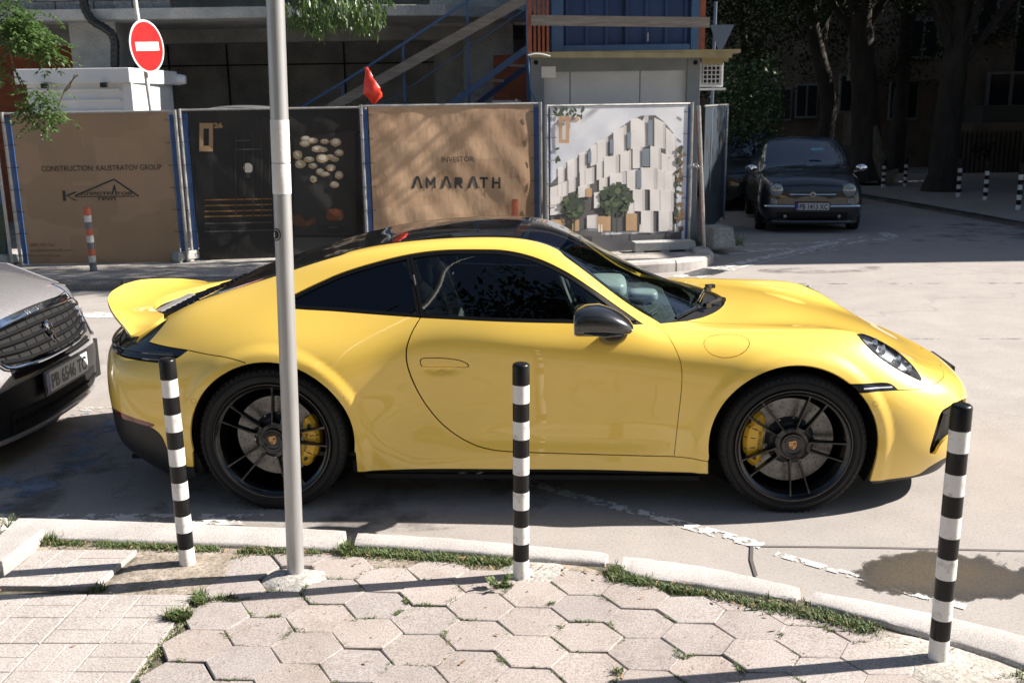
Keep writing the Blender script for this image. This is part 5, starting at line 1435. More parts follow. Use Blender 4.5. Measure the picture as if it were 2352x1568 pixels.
class Panel:
    """banner panel between two bottom corners; (a, h) gives metres along and up"""
    def __init__(s, P0, P1, H, name, label, m, group='banner fence panels', dims=(40, 30), amp=1.0):
        s.P0, s.P1, s.H = Vector(P0), Vector(P1), H
        s.W = (s.P1 - s.P0).length
        s.r = (s.P1 - s.P0).normalized(); s.u = Vector((0, 0, 1)); s.n = s.r.cross(s.u).normalized()   # n points to the camera side
        s.t = thing(name, label, 'fence panel', P0, 0, group)
        rr_ = random.Random(int(abs(P0[0]) * 100)); nx, ny = dims
        ph = [rr_.uniform(0, 6) for _ in range(6)]
        s.wav = lambda a, h: amp * .010 * math.sin(a * 3.1 + ph[0] + h * 1.7) + amp * .006 * math.sin(a * 7.3 + ph[1] - h * 2.9) + amp * .006 * math.sin(h * 6.1 + ph[2] + a * 1.9) + amp * .004 * math.sin((a * 1.3 + h) * 11 + ph[3])
        V = []
        for j in range(ny + 1):
            for i in range(nx + 1):
                a, h = s.W * i / nx, H * j / ny
                V.append(s.loc(a, h, 0) - s.P0)
        b = MB(); b.add(V, [(j * (nx + 1) + i, j * (nx + 1) + i + 1, (j + 1) * (nx + 1) + i + 1, (j + 1) * (nx + 1) + i) for j in range(ny) for i in range(nx)])
        s.cloth = b.build('banner', m, s.t, smooth=True, fix=False)
        s.layer = 0
    def loc(s, a, h, off=0):
        e = min(a, s.W - a, .15) / .15 * min(h, s.H - h, .15) / .15
        e = max(0, min(1, e))
        return s.P0 + s.r * a + s.u * h + s.n * (s.wav(a, h) * e + off)
    def print(s, nm, me_pts, faces, m, off):
        V = [s.loc(a, h, off) - s.P0 for a, h in me_pts]
        b = MB(); b.add(V, faces); return b.build(nm, m, s.cloth, fix=False)
    def poly(s, nm, pts, m, off=None):
        """filled outline following the cloth"""
        s.layer += 1
        off = off or (.004 + .00013 * s.layer)
        pts = np.array(pts, float)
        c = np.concatenate([catmull([a, b_], .06)[:-1] for a, b_ in zip(pts, np.roll(pts, -1, 0))])
        lo, hi = c.min(0), c.max(0); g = np.stack(np.meshgrid(np.arange(lo[0], hi[0], .06), np.arange(lo[1], hi[1], .06), indexing='ij'), -1).reshape(-1, 2)
        if len(g):
            g = g[in_poly(g, c)]
            if len(g): g = g[np.linalg.norm(g[:, None] - c[None], axis=2).min(1) > .015]
        P = np.concatenate([c, g]); r_ = delaunay_2d_cdt([Vector(p) for p in P], [(i, (i + 1) % len(c)) for i in range(len(c))], [], 0, 1e-7)
        F = [f for f in r_[2] if in_poly(np.array([[sum(r_[0][i][0] for i in f) / 3, sum(r_[0][i][1] for i in f) / 3]]), c)[0]]
        return s.print(nm, [tuple(v) for v in r_[0]], F, m, off)
    def rect(s, nm, a0, h0, a1, h1, m, off=None): return s.poly(nm, [(a0, h0), (a1, h0), (a1, h1), (a0, h1)], m, off)
    def disc(s, nm, a, h, ra, rh, m, off=None, rot=0, n=18, jit=0):
        rr_ = random.Random(int(a * 997 + h * 77)); return s.poly(nm, [(a + ra * math.cos(t) * math.cos(rot) * (1 + jit * rr_.uniform(-1, 1)) - rh * math.sin(t) * math.sin(rot), h + ra * math.cos(t) * math.sin(rot) + rh * math.sin(t) * (1 + jit * rr_.uniform(-1, 1))) for t in np.linspace(0, 2 * math.pi, n, endpoint=False)], m, off)
    def write(s, str_, a, h, size, m, sx=1, align='LEFT', spacing=1, bold=0, nm='lettering', maxw=None):
        o = text(nm, str_, size, m, s.cloth, Matrix.Identity(4), depth=0, align=align, spacing=spacing, bold=bold, seg=4)
        me = o.data
        if maxw:
            xs = [v.co.x for v in me.vertices]; sx = maxw / (max(xs) - min(xs))
        for v in me.vertices:
            v.co = s.loc(a + v.co.x * sx, h + v.co.y, .007) - s.P0
        return o
    def posts(s, sides='LR', ext=.03, blue=True, gap=.19):
        for sd_, a in (('L', -gap * .5), ('R', s.W + gap * .5)):
            if sd_ not in sides: continue
            b = MB(); q = lambda a_, h_, o_=0: s.P0 + s.r * a_ + s.u * h_ + s.n * o_ - s.P0
            b.tube([q(a, -.06, .01), q(a, s.H + ext, .01)], .021, 10); b.build('post', M_GALV2, s.t, smooth=True)
            if blue:
                aa = a + (.052 if sd_ == 'L' else -.052)
                b = MB(); b.bar(q(aa, -.02, -.02), q(aa, s.H - .03, -.02), .062, .02); b.build('blue_upright', M_FBLUE, s.t)
            for h in np.linspace(.12, s.H - .1, 7):
                b = MB()
                b.tube([q(a - .025, h, .035), q(a + (.14 if sd_ == 'L' else -.14), h + .004, .022)], .004, 5); b.build('cable_tie', M_MAT, s.t)
        b = MB(); b.tube([q(-gap * .5, s.H + .012), q(s.W + gap * .5, s.H + .012)], .014, 8); b.build('top_rail', M_GALV2, s.t, smooth=True)
M_GALV2 = rough_mat('zinc_tube', (.30, .30, .29), (.44, .43, .41), 14, .4, .2, .003, metal=.5)
def AH(pn, u, v, Yb):
    """point of the photograph on a panel's plane -> (a, h)"""
    d = ray_(u, v); n_ = pn.n; t = (pn.P0 - Vector((0, 0, CAM_H))).dot(n_) / d.dot(n_)
    p = Vector((0, 0, CAM_H)) + d * t - pn.P0
    return p.dot(pn.r), p.z
# 1: tan banner with the builder's name
def corner(u, v, Y): return at(u, v, Y)
P_A, P_B = corner(66, 606, 13.1), corner(416, 603, 13.1)
H1 = at(35, 262, 13.1).z - P_A.z
P_B.z = P_A.z = (P_A.z + P_B.z) / 2
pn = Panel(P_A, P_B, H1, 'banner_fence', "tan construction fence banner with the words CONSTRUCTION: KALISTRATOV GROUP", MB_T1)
w = lambda s_, u, v, u2, size, m, **k: (lambda A, B: pn.write(s_, A[0], A[1], size, m, maxw=B[0] - A[0], **k))(AH(pn, u, v, 0), AH(pn, u2, v, 0))
w('CONSTRUCTION: KALISTRATOV GROUP', 96, 394, 372, .098, M_INK)
w('0885 353 561', 68, 566, 127, .062, M_INKT); w('sales@oborishte26.com', 68, 578, 166, .056, M_INKT); w('oborishte26.com', 69, 590, 140, .056, M_INKT)
def pp(nm, pts, m): return pn.poly(nm, [AH(pn, u, v, 0) for u, v in pts], m)
def line_(nm, pts, wd, m):
    q = [Vector(AH(pn, u, v, 0)) for u, v in pts]
    for a, c in zip(q[:-1], q[1:]):
        d = (c - a).normalized(); n_ = Vector((-d.y, d.x)) * wd / 2
        pn.poly(nm, [a - n_, c - n_, c + n_, a + n_], m)
line_('logo', [(172, 450), (262, 412), (319, 451)], .020, M_INK)
pp('logo', [(142, 438), (149, 438), (151, 462), (144, 462)], M_INK)
pp('logo', [(150, 449), (172, 440), (176, 442), (156, 451), (178, 461), (170, 461)], M_INK)
pp('logo', [(172, 451), (310, 450), (310, 452), (172, 453)], M_INK)
w('АЛИСТР', 186, 448.5, 256, .052, M_INK, bold=.001); w('ТОВ', 267, 448, 303, .052, M_INK, bold=.001); w('ГРУП', 225, 461, 265, .052, M_INK, bold=.001)
pp('logo', [(262, 424), (264, 424), (269, 448), (266, 448), (263, 434), (259, 448), (256, 448)], M_INK)
pn.posts('LR')
# ghost building print on the tan cloth: paler blocks
for x0, x1, y0, y1 in ((46, 95, 330, 360), (120, 165, 332, 395), (190, 232, 330, 352), (285, 322, 330, 352), (340, 396, 330, 352)):
    pass
# 2: black interior picture banner
P_A, P_B = corner(460, 602, 13.25), corner(838, 590, 13.6)
z_ = (P_A.z + P_B.z) / 2; P_A.z = P_B.z = z_
pn = Panel(P_A, P_B, at(440, 255, 13.25).z - z_, 'banner_fence', 'black fence banner with an interior picture of glowing discs and armchairs', MB_B)
M_GOLDP = ink('banner_gold', (.36, .23, .12), .1); M_GLOWP = ink('banner_cream', (.50, .36, .20), .1); M_GLOWP2 = ink('banner_white', (.75, .68, .56), .1); M_GR1 = ink('banner_charcoal', (.032, .031, .029), .05); M_GR2 = ink('banner_grey', (.06, .058, .054), .05); M_BRN = ink('banner_brown', (.10, .045, .02), .05); M_ORP = ink('banner_rust', (.17, .055, .02), .05); M_AMB = ink('banner_amber', (.22, .11, .035), .05)
def frame_logo(u0, u1, v0, v1, m, m2, s26, us, vs):
    du = (u1 - u0) * .30
    for r_ in ((u0, v0, u0 + du, v1), (u1 - du, v0, u1, v1), (u0 + du, v0, u1 - du, v0 + du * 1.35), (u0 + du, v1 - du * 1.35, u1 - du, v1)):
        pp('logo', [(r_[0], r_[3]), (r_[2], r_[3]), (r_[2], r_[1]), (r_[0], r_[1])], m)
    w('26', us, vs, us + 21, .085, m, bold=.004)
frame_logo(458, 489, 283, 348, M_GOLDP, None, 0, 491, 294)
pp('picture', [(676, 316), (815, 300), (818, 540), (676, 540)], M_GR1)
pp('picture', [(676, 545), (815, 545), (835, 590), (676, 590)], M_GR2)
for u, v, ra, rb in ((702, 319, 11, 7), (718, 323, 12, 7), (746, 325, 10, 6), (771, 327, 12, 10), (700, 330, 11, 8), (730, 342, 14, 8), (742, 344, 10, 6), (684, 356, 10, 11), (779, 351, 10, 8), (710, 366, 12, 7), (740, 364, 14, 10), (759, 361, 10, 7), (769, 366, 10, 6), (690, 377, 12, 10), (719, 381, 10, 7), (760, 385, 11, 8), (735, 394, 9, 8), (746, 400, 11, 6), (779, 402, 9, 10), (720, 411, 8, 8), (768, 424, 10, 8)):
    a, h = AH(pn, u, v, 0); a2, h2 = AH(pn, u + ra, v - rb, 0); pn.disc('picture', a, h, (a2 - a), (h2 - h), M_GLOWP, jit=.08); pn.disc('picture', a, h + .01, (a2 - a) * .65, (h2 - h) * .6, M_GLOWP2)
a, h = AH(pn, 570, 386, 0); pn.disc('picture', a, h, .062, .066, M_GLOWP2); pp('picture', [(566, 396), (574, 396), (576, 408), (564, 408)], M_GR2)
pp('picture', [(749, 500), (752, 482), (770, 477), (787, 482), (790, 500), (784, 506), (756, 506)], M_ORP); pp('picture', [(757, 497), (783, 496), (781, 503), (760, 504)], M_BRN)
pp('picture', [(670, 497), (688, 492), (703, 508), (722, 497), (727, 510), (704, 520), (676, 518)], M_BRN)
pp('picture', [(730, 522), (760, 517), (800, 520), (803, 530), (780, 536), (735, 534)], M_BLKB); pp('picture', [(750, 519), (776, 519), (776, 524), (750, 524)], M_GR2)
for k, v in enumerate((458, 471, 484, 496, 512, 530)): pp('picture', [(470, v), (625, v - 3), (625, v), (470, v + 3)], M_AMB if k < 4 else M_GR2)
for u in (540, 560, 580, 600, 618): pp('picture', [(u, 300), (u + 2, 300), (u + 3, 500), (u, 500)], M_GR1)
pp('picture', [(540, 322), (575, 321), (575, 324), (540, 325)], M_GR2); pp('picture', [(540, 342), (600, 341), (600, 344), (540, 345)], M_GR2)
pn.posts('LR')
# 3: lit tan banner
P_A, P_B = corner(862, 600, 13.15), corner(1228, 598, 13.75)
z_ = (P_A.z + P_B.z) / 2; P_A.z = P_B.z = z_
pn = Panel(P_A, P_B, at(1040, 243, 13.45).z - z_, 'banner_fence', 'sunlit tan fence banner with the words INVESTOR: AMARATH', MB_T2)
w('INVESTOR:', 1013, 373, 1089, .095, M_INK)
def glyph(parts):
    for q in parts: pp('logo', q, M_INK)
def bigA(u):      # A without a crossbar, with a notch
    glyph([[(u, 433), (u + 7, 433), (u + 14, 411), (u + 16.5, 417), (u + 21, 433), (u + 27, 433), (u + 17.5, 405), (u + 10.5, 405)]])
bigA(944.7); bigA(1011.5); bigA(1073)
def gl(u, w_, parts): glyph([[(u + x * w_, 433 - y * 26) for x, y in q] for q in parts])
gl(978, 23, [[(0, 0), (.2, 0), (.2, .6), (.5, .2), (.8, .6), (.8, 0), (1, 0), (1, 1), (.82, 1), (.5, .52), (.18, 1), (0, 1)]])
gl(1044, 20, [[(0, 0), (.24, 0), (.24, .32), (.45, .32), (.7, 0), (1, 0), (.72, .36), (.92, .52), (.92, .82), (.7, 1), (0, 1)]])
gl(1102, 19, [[(0, .8), (.37, .8), (.37, 0), (.63, 0), (.63, .8), (1, .8), (1, 1), (0, 1)]])
gl(1130, 19, [[(0, 0), (.25, 0), (.25, .4), (.75, .4), (.75, 0), (1, 0), (1, 1), (.75, 1), (.75, .6), (.25, .6), (.25, 1), (0, 1)]])
pn.posts('LR')
# 4: white picture banner
P_A, P_B = corner(1266, 588, 13.2), corner(1572, 575, 13.95)
z_ = (P_A.z + P_B.z) / 2; P_A.z = P_B.z = z_
pn = Panel(P_A, P_B, at(1420, 243, 13.6).z - z_, 'banner_fence', 'white fence banner with a picture of a rounded apartment building and trees', MB_S, amp=.22)
I_BR = ink('print_wall', (.80, .76, .73)); I_BR2 = ink('print_wall_shaded', (.60, .57, .55)); I_DK = ink('print_dark_window', (.13, .125, .125)); I_GL = ink('print_glass', (.22, .26, .31)); I_TR = ink('print_tree', (.055, .08, .05)); I_TR2 = ink('print_tree_light', (.12, .15, .085)); I_RD = ink('print_road', (.12, .12, .13)); I_WM = ink('print_warm_window', (.55, .36, .20)); I_TAN = ink('print_tan', (.45, .29, .17)); I_AU = ink('print_autumn_tree', (.20, .14, .08))
Z4 = lambda x, y: (.4001 * x + 1088.9, .4001 * y)      # enlarged view -> photograph
def q4(nm, pts, m): return pp(nm, [Z4(*p) for p in pts], m)
q4('picture', [(430, 1290), (700, 1350), (1190, 1330), (1190, 1430), (820, 1450), (430, 1400)], I_RD)
q4('picture', [(435, 1060), (560, 930), (760, 790), (900, 690), (960, 665), (1040, 662), (1090, 700), (1155, 780), (1165, 920), (1160, 1330), (1000, 1330), (860, 1330), (560, 1330), (440, 1290)], I_DK)
# facade blocks : (left x, right x, top-left y, top-right y, bottom-left y, bottom-right y)
blocks = [(903, 995, 690, 668, 850, 835), (1040, 1092, 680, 712, 838, 850), (803, 868, 760, 722, 892, 870), (708, 762, 820, 790, 930, 912), (672, 704, 850, 828, 950, 935), (608, 640, 885, 870, 985, 972), (540, 583, 930, 910, 1030, 1010), (486, 512, 968, 952, 1050, 1035), (1104, 1125, 735, 760, 900, 912), (1130, 1155, 762, 785, 915, 925),
          (914, 960, 855, 845, 962, 958), (1015, 1065, 840, 856, 966, 972), (842, 894, 885, 865, 985, 970), (748, 825, 905, 895, 1015, 995), (706, 730, 940, 930, 1030, 1018), (640, 682, 975, 962, 1060, 1045), (610, 634, 990, 978, 1075, 1062), (545, 575, 1030, 1015, 1105, 1090), (500, 530, 1055, 1042, 1130, 1115), (1078, 1115, 880, 900, 985, 990), (1118, 1163, 915, 925, 990, 1000),
          (960, 1045, 965, 968, 1082, 1082), (880, 932, 985, 975, 1090, 1082), (782, 865, 1005, 990, 1060, 1050), (720, 756, 1030, 1020, 1110, 1100), (440, 480, 1080, 1065, 1180, 1165), (485, 500, 1060, 1055, 1150, 1140), (1055, 1092, 975, 985, 1090, 1100), (1096, 1145, 990, 995, 1100, 1100), (600, 655, 1075, 1060, 1130, 1120),
          (914, 972, 1092, 1090, 1205, 1208), (1012, 1070, 1088, 1095, 1205, 1205), (1075, 1138, 1095, 1100, 1208, 1208), (440, 500, 1140, 1130, 1230, 1222), (690, 712, 1110, 1105, 1190, 1185), (960, 1020, 1212, 1212, 1325, 1328), (1062, 1130, 1212, 1212, 1322, 1318), (650, 700, 1240, 1235, 1325, 1325), (880, 912, 1150, 1150, 1220, 1220)]
for x0, x1, a0, a1, b0, b1 in blocks:
    x0 -= 5; x1 += 6; a0 -= 4; a1 -= 4; b0 += 6; b1 += 6
    q4('picture', [(x0, b0), (x1, b1), (x1, a1), (x0, a0)], I_BR)
    xs = x1 - (x1 - x0) * .22
    q4('picture', [(xs, b1), (x1, b1), (x1, a1 + 2), (xs, a1)], I_BR2)
for x0, x1, y0, y1 in ((996, 1022, 690, 835), (962, 1004, 855, 955), (930, 958, 975, 1080), (875, 898, 760, 850), (775, 798, 800, 880), (650, 670, 870, 935)): q4('picture', [(x0, y1), (x1, y1), (x1, y0), (x0, y0)], I_GL)
for x0, x1, y0, y1 in ((705, 780, 1240, 1325), (868, 930, 1225, 1325), (560, 600, 1260, 1325), (440, 520, 1260, 1290), (640, 672, 1080, 1130)): q4('picture', [(x0, y1), (x1, y1), (x1, y0), (x0, y0)], I_WM)
au_ = random.Random(31)
for k in range(46):
    y_ = au_.uniform(840, 1320); u, v = Z4(1178 + au_.gauss(0, 9 + (y_ - 840) * .02), y_); a_, h_ = AH(pn, u, v, 0)
    if a_ < pn.W - .05: pn.disc('picture', a_, h_, au_.uniform(.02, .045), au_.uniform(.02, .05), I_AU if k % 3 else I_TR, n=8, jit=.3)
def tree_print(cx, cy, rx, ry, ty):
    pr_ = random.Random(int(cx))
    q4('picture', [(cx - 4, ty), (cx + 4, ty), (cx + 4, cy), (cx - 4, cy)], I_TR)
    for k in range(60):
        a, q = pr_.uniform(0, 6.28), pr_.random() ** .5
        u, v = Z4(cx + rx * q * math.cos(a), cy + ry * q * math.sin(a)); a_, h_ = AH(pn, u, v, 0)
        pn.disc('picture', a_, h_, pr_.uniform(.018, .055) * rx / 85, pr_.uniform(.018, .045) * rx / 85, I_TR2 if (k % 3 == 0) else I_TR, n=8, jit=.35)
tree_print(815, 1140, 95, 85, 1335); tree_print(570, 1185, 68, 70, 1330)
q4('picture', [(600, 1345), (605, 1325), (640, 1308), (690, 1310), (725, 1330), (722, 1345), (660, 1355)], I_DK); q4('picture', [(635, 1322), (655, 1312), (690, 1314), (700, 1325)], I_GL)
for x in (945, 1148, 710, 725): q4('picture', [(x - 5, 1330), (x + 5, 1330), (x + 3, 1285), (x - 3, 1285)], I_BR)
lr2 = random.Random(9)
for k in range(46):
    x, y = 430 + 190 * lr2.random() ** 1.3, 612 + 60 * lr2.random() * (1 if lr2.random() < .8 else 2)
    if k > 36: x, y = 432 + 60 * lr2.random(), 850 + 80 * lr2.random()
    u, v = Z4(x, y); a_, h_ = AH(pn, u, v, 0)
    if a_ < .02: continue
    pn.disc('picture', a_, min(h_, pn.H - .03), .035, .016, I_TR, rot=lr2.uniform(-1.5, 1.5), n=7)
pp('logo', [Z4(478, 822), Z4(498, 822), Z4(498, 666), Z4(478, 666)], I_TAN); pp('logo', [Z4(518, 822), Z4(538, 822), Z4(538, 666), Z4(518, 666)], I_TAN); pp('logo', [Z4(498, 690), Z4(518, 690), Z4(518, 666), Z4(498, 666)], I_TAN); pp('logo', [Z4(498, 822), Z4(518, 822), Z4(518, 802), Z4(498, 802)], I_TAN)
w('26', 1310, 278, 1330, .085, I_TAN, bold=.004)
pn.posts('LR', gap=.12)
# panel fragments at the far left and an end-on panel at the right
P_A, P_B = corner(-60, 606, 13.2), corner(14, 606, 13.1); P_A.z = P_B.z
pn = Panel(P_A, P_B, 1.82, 'banner_fence', 'narrow strip of a dark blue green fence banner cut off by the left edge', ink('dark_sky_banner', (.05, .065, .09), .1), dims=(6, 6)); pn.posts('R')
pp('picture', [(-60, 606), (14, 606), (14, 500), (2, 470), (-60, 460)], I_TR)
P_A = on_road(1612, 575, .1); pe = at(1668, 245, 17.5)
P_B = Vector((pe.x, 17.5, P_A.z))
pn = Panel(Vector((at(1616, 400, 14.8).x, 14.8, P_A.z)), P_B, 1.86, 'banner_fence', 'blue grey fence panel running away from the street at the corner pole', ink('blue_grey_banner', (.030, .042, .058), .1), dims=(12, 6)); pn.posts('R')
for k in range(9):
    for j in range(6):
        if (k * 7 + j * 3) % 4 == 0: pn.rect('picture', .3 + k * .38, .25 + j * .25, .55 + k * .38, .42 + j * .25, M_GR1)
t = thing('fence_pole', 'leaning galvanised pole with an orange strip and a chain at the end of the fence', 'pole', on_road(1618, 577, .1))
b = MB(); q0 = Vector(); q1 = at(1605, 243, t.location.y) - t.location; b.tube([q0, q1], .024, 12); b.build('tube', M_GALV2, t, smooth=True)
b = MB(); b.bar(q0 + Vector((-.035, 0, .15)), q1 * .97 + Vector((-.04, 0, 0)), .018, .012); b.build('orange_strip', M_ORST, t)
b = MB()
for k in range(9):
    c = at(1583 + k * 2.6, 382 + 4 * math.sin(k * .9), t.location.y - .1) - t.location
    b.tube([c + Vector((.018 * math.cos(a), .01 * math.sin(a * 1) * (k % 2), .014 * math.sin(a))) for a in np.linspace(0, 6.28, 9)], .004, 5, cap=False)
b.build('chain', M_STEEL, t)
# concrete feet
def foot(u, v, Y, w, label, rz=.2, M_=None):
    p = at(u, v, Y); b = MB()
    b.box((0, 0, .085), (w, .24, .11), taper=.96)
    for k in (-1, 0, 1): b.box((k * w * .40, 0, .018), (w * .14, .22, .04))
    o = b.build('concrete_weight', M_ or M_CONC2, bevel=.008); o.location = (p.x, Y, far_z(Y) - .01); o.rotation_euler = (0, 0, rz); return tag(o, label, 'fence foot', 'concrete feet of the fence')
foot(1522, 600, 13.5, .85, 'grey concrete fence foot with slots under the right end of the picture banner', .12)
foot(432, 615, 13.25, .42, 'grey concrete fence foot between the tan and the black banner', .9)
foot(30, 615, 13.2, .40, 'grey concrete fence foot at the left end of the tan banner', .4)
foot(845, 610, 13.4, .5, 'grey concrete fence foot between the black and the sunlit tan banner', .3)
b = MB(); rr_ = random.Random(2); p = on_road(1655, 575, .1)
b.box((0, 0, .14), (.36, .5, .28), .3, taper=.82); o = b.build('concrete_block', M_CONC, bevel=.03); o.location = (p.x + .05, p.y + .55, p.z - .02); tag(o, 'broken grey concrete block overgrown with weeds beside the fence pole', 'block')
b = MB()
for k in range(5): b.box((rr_.uniform(-2.2, 2.2), rr_.uniform(-.1, .3), .05), (rr_.uniform(.4, 1.1), .10, .06), rr_.uniform(-.2, .2))
for k, (u, wd) in enumerate(((130, 1.4), (300, .9), (560, 1.2))):
    b = MB(); b.box((0, 0, .05), (wd, .12, .07)); b.box((.1, .1, .10), (wd * .8, .10, .04)); o = b.build('timber_beam', M_WOOD2 if k == 1 else M_WOOD, bevel=.004); q = at(u, 618, 13.6); o.location = (q.x, 13.6, far_z(13.6)); o.rotation_euler = (0, 0, .03 * k)
    tag(o, ('weathered timber beams lying under the tan banner at the left', 'yellowish timber beams lying under the right end of the dark tan banner', 'weathered timber beams lying under the black banner')[k], 'timber', 'timber beams under the fence')
# small bollards of the far kerb
M_BO = rough_mat('faded_orange_plastic', (.40, .09, .04), (.52, .14, .07), 12, .6); M_BG = rough_mat('faded_grey_band', (.10, .11, .12), (.16, .17, .18), 20, .6); M_BWd = rough_mat('dull_white_band', (.42, .42, .42), (.60, .60, .58), 20, .6)
p = at(217, 640, 12.35); bo = bollard((p.x, 12.35, gz(12.35) + .12), at(206, 476, 12.35).z - gz(12.35) - .12, .042, (.0, 0), 'old bollard with orange cap, grey and white bands in front of the dark tan banner', bands=9, mats=[M_BO, M_BG, M_BWd], n=20)
p = at(1180, 560, 12.4); bollard((p.x, 12.4, gz(12.4) + .12), at(1172, 458, 12.4).z - gz(12.4) - .12, .042, (.03, 0), 'red orange bollard with black and white top behind the roof of the yellow car', bands=4, mats=[M_BO, M_BWd, M_BB], n=20)
FB = [(1646, 508, 420), (2028, 430, 366), (2078, 428, 362), (2200, 452, 366), (2262, 460, 372), (2338, 482, 376)]
for k, (u, v, vt) in enumerate(FB):
    p = on_road(u, v, .10 if k else 0); h = at(u, vt, p.y).z - p.z
    bollard(p, h, .045 if k else .05, (0, 0), ('small black and white bollard beside the dark parked cars and the fence end', 'far black and white bollard nearest the sunlit tree trunk', 'far black and white bollard second from the sunlit tree trunk', 'far black and white bollard in front of the thick dark trunk', 'far black and white bollard between the thick trunk and the right edge', 'far black and white bollard at the right edge of the photo')[k], 'far striped bollards', 9, n=16)
# ---- no-entry sign
M_RED2 = rough_mat('sign_red', (.55, .012, .012), (.62, .02, .02), 9, .35); M_SW = mat('sign_white', (.80, .80, .79), .4); M_SB = rough_mat('peeling_white_paint', (.50, .47, .43), (.72, .70, .67), 20, .7)
p0, p1 = at(348, 262, 14.35), at(306, -30, 14.35)
t = thing('no_entry_sign', 'round red no-entry sign with white bar on a leaning peeling pole', 'road sign', (p0.x, p0.y, 0))
L0 = Vector(t.location)
d = (p1 - p0); base = p0 - d * ((p0.z - far_z(14.35)) / d.z)
b = MB(); b.tube([base - L0, p0 - L0, p1 - L0], .028, 14); b.build('pole', M_SB, t, smooth=True)
c = at(338, 107, 14.25); nrm = Vector((.94, -.34, .03)).normalized(); up = (Vector((-.16, 0, 1)) - nrm * Vector((-.16, 0, 1)).dot(nrm)).normalized(); rt = up.cross(nrm)
Ms = Matrix(((rt.x, up.x, nrm.x, c.x - L0.x), (rt.y, up.y, nrm.y, c.y - L0.y), (rt.z, up.z, nrm.z, c.z - L0.z), (0, 0, 0, 1)))
cir = lambda r_, n=48: [(r_ * math.cos(a), r_ * math.sin(a)) for a in np.linspace(0, 2 * math.pi, n, endpoint=False)]
b = MB(); b.prism(cir(.345), -.012, 0, M=Ms); pl = b.build('plate', M_SW, t)
b = MB(); b.prism(cir(.322), .001, .003, M=Ms); b.build('red_disc', M_RED2, pl)
b = MB(); b.prism([(-.235, -.056), (.235, -.056), (.235, .056), (-.235, .056)], .004, .006, M=Ms); b.build('white_bar', M_SW, pl)
b = MB(); b.box(c - L0 - nrm * .03, (.06, .08, .03)); b.build('bracket', M_STEEL, t)
# ---- white cabin
def quadbox(mb, u0, v0, u1, v1, Y, depth, mi=0):
    a, c = at(u0, v1, Y), at(u1, v0, Y); z0, z1 = a.z, c.z
    mb.box(((a.x + c.x) / 2, Y + depth / 2, (z0 + z1) / 2), (abs(c.x - a.x), depth, z1 - z0), mi=mi)
Yc = 15.2
cL, cR, cB = at(62, 190, Yc), at(298, 190, Yc), at(392, 200, Yc + 1.9)
t = thing('site_cabin', 'small white corrugated site cabin behind the left tan banner', 'cabin', (cL.x, Yc, far_z(Yc)))
L0 = Vector(t.location); zt = at(200, 192, Yc).z - L0.z
wx = cR.x - cL.x
b = MB(); b.box((wx / 2, 0, zt / 2), (wx, .05, zt))
for k in range(16): b.tube([(0.02, -.03, zt - .09 - k * .15), (wx - .14, -.03, zt - .09 - k * .15)], .022, 6)
b.build('wall', M_CABIN, t)
e = Vector((cB.x - L0.x, 1.9, 0)); d = (e - Vector((wx, 0, 0)))
b = MB(); Ma = math.atan2(d.y, d.x); b.box((wx + d.x / 2, d.y / 2, zt / 2), (d.length, .05, zt), Ma)
for k in range(16):
    b.tube([(wx + d.x * .05, d.y * .05 - .03, zt - .09 - k * .15), (wx + d.x * .97, d.y * .97 - .03, zt - .09 - k * .15)], .018, 6)
b.build('wall', M_CABIN, t)
b = MB(); b.box((wx - .02, -.03, zt / 2), (.13, .07, zt)); b.build('corner_trim', M_CABIN, t, bevel=.01)
b = MB(); b.prism([(-.12, -.12), (wx + .05, -.12), (wx + d.x + .12, d.y), (wx + d.x * .9 - .6, d.y + .6), (-.12, 2.2)], zt + .0, zt + .21); rf = b.build('roof', M_CABIN, t, bevel=.012)
b = MB()
for u in (102, 238): q = at(u, 187, Yc - .14) - L0; b.box((q.x, -.15, zt - .03), (.09, .06, .07))
b.build('roof_bracket', M_MAT, rf)
b = MB(); q = Vector((wx + d.x + .16, d.y - .02, zt + .08)); b.lathe([(.03, -.09), (.085, -.08), (.09, .0), (.07, .10), (.02, .12)], 12, 'X', c=q); b.build('roof_lamp', M_WHITE, rf, smooth=True)
# ---- concrete building under construction
bd = thing('unfinished_building', 'bare grey concrete building under construction with dark open ground floor', 'building', (-6, 20, -.2))
L0 = Vector(bd.location)
def bpart(nm, fn, m, par=None, bevel=0):
    b = MB(); fn(b); b.v = [tuple(Vector(v) - L0) for v in b.v]; return b.build(nm, m, par or bd, bevel=bevel)
zs_ = at(500, 42, 17.0).z; zt_ = at(500, 28, 17.0).z
sl_ = [(-40, 17), (-2.1, 17.0), (-1.0, 17.15), (0.0, 17.9), (.75, 19.2), (1.1, 21.5), (1.2, 30), (-40, 30)]
bpart('floor_slab', lambda b: b.prism(sl_, zs_, zs_ + .17), M_CONC2, bevel=.01)
bpart('back_wall', lambda b: b.box((-14, 22.6, 1.6), (30.5, .3, 4.2)), M_CONC)
wj = bpart('wall_joints', lambda b: [b.box((x, 22.43, 1.6), (.03, .02, 4.2)) for x in np.arange(-11, 2, 1.25)] + [b.box((-5, 22.43, z), (13, .02, .03)) for z in (1.3, 2.75)], M_PIT)
colx = at(218, 100, 17.6)
bpart('column', lambda b: b.box((colx.x, 17.9, 1.5), (.78, .7, 3.6)), M_CONC2, bevel=.01)
colr = at(1160, 110, 18.6)
bpart('column', lambda b: b.box((colr.x - .3, 19.0, 1.5), (.9, .5, 3.8)), M_CONC, bevel=.01)
bpart('wall', lambda b: b.box((at(1110, 100, 20).x, 20.2, 1.5), (1.9, .3, 4.0)), M_CONC)
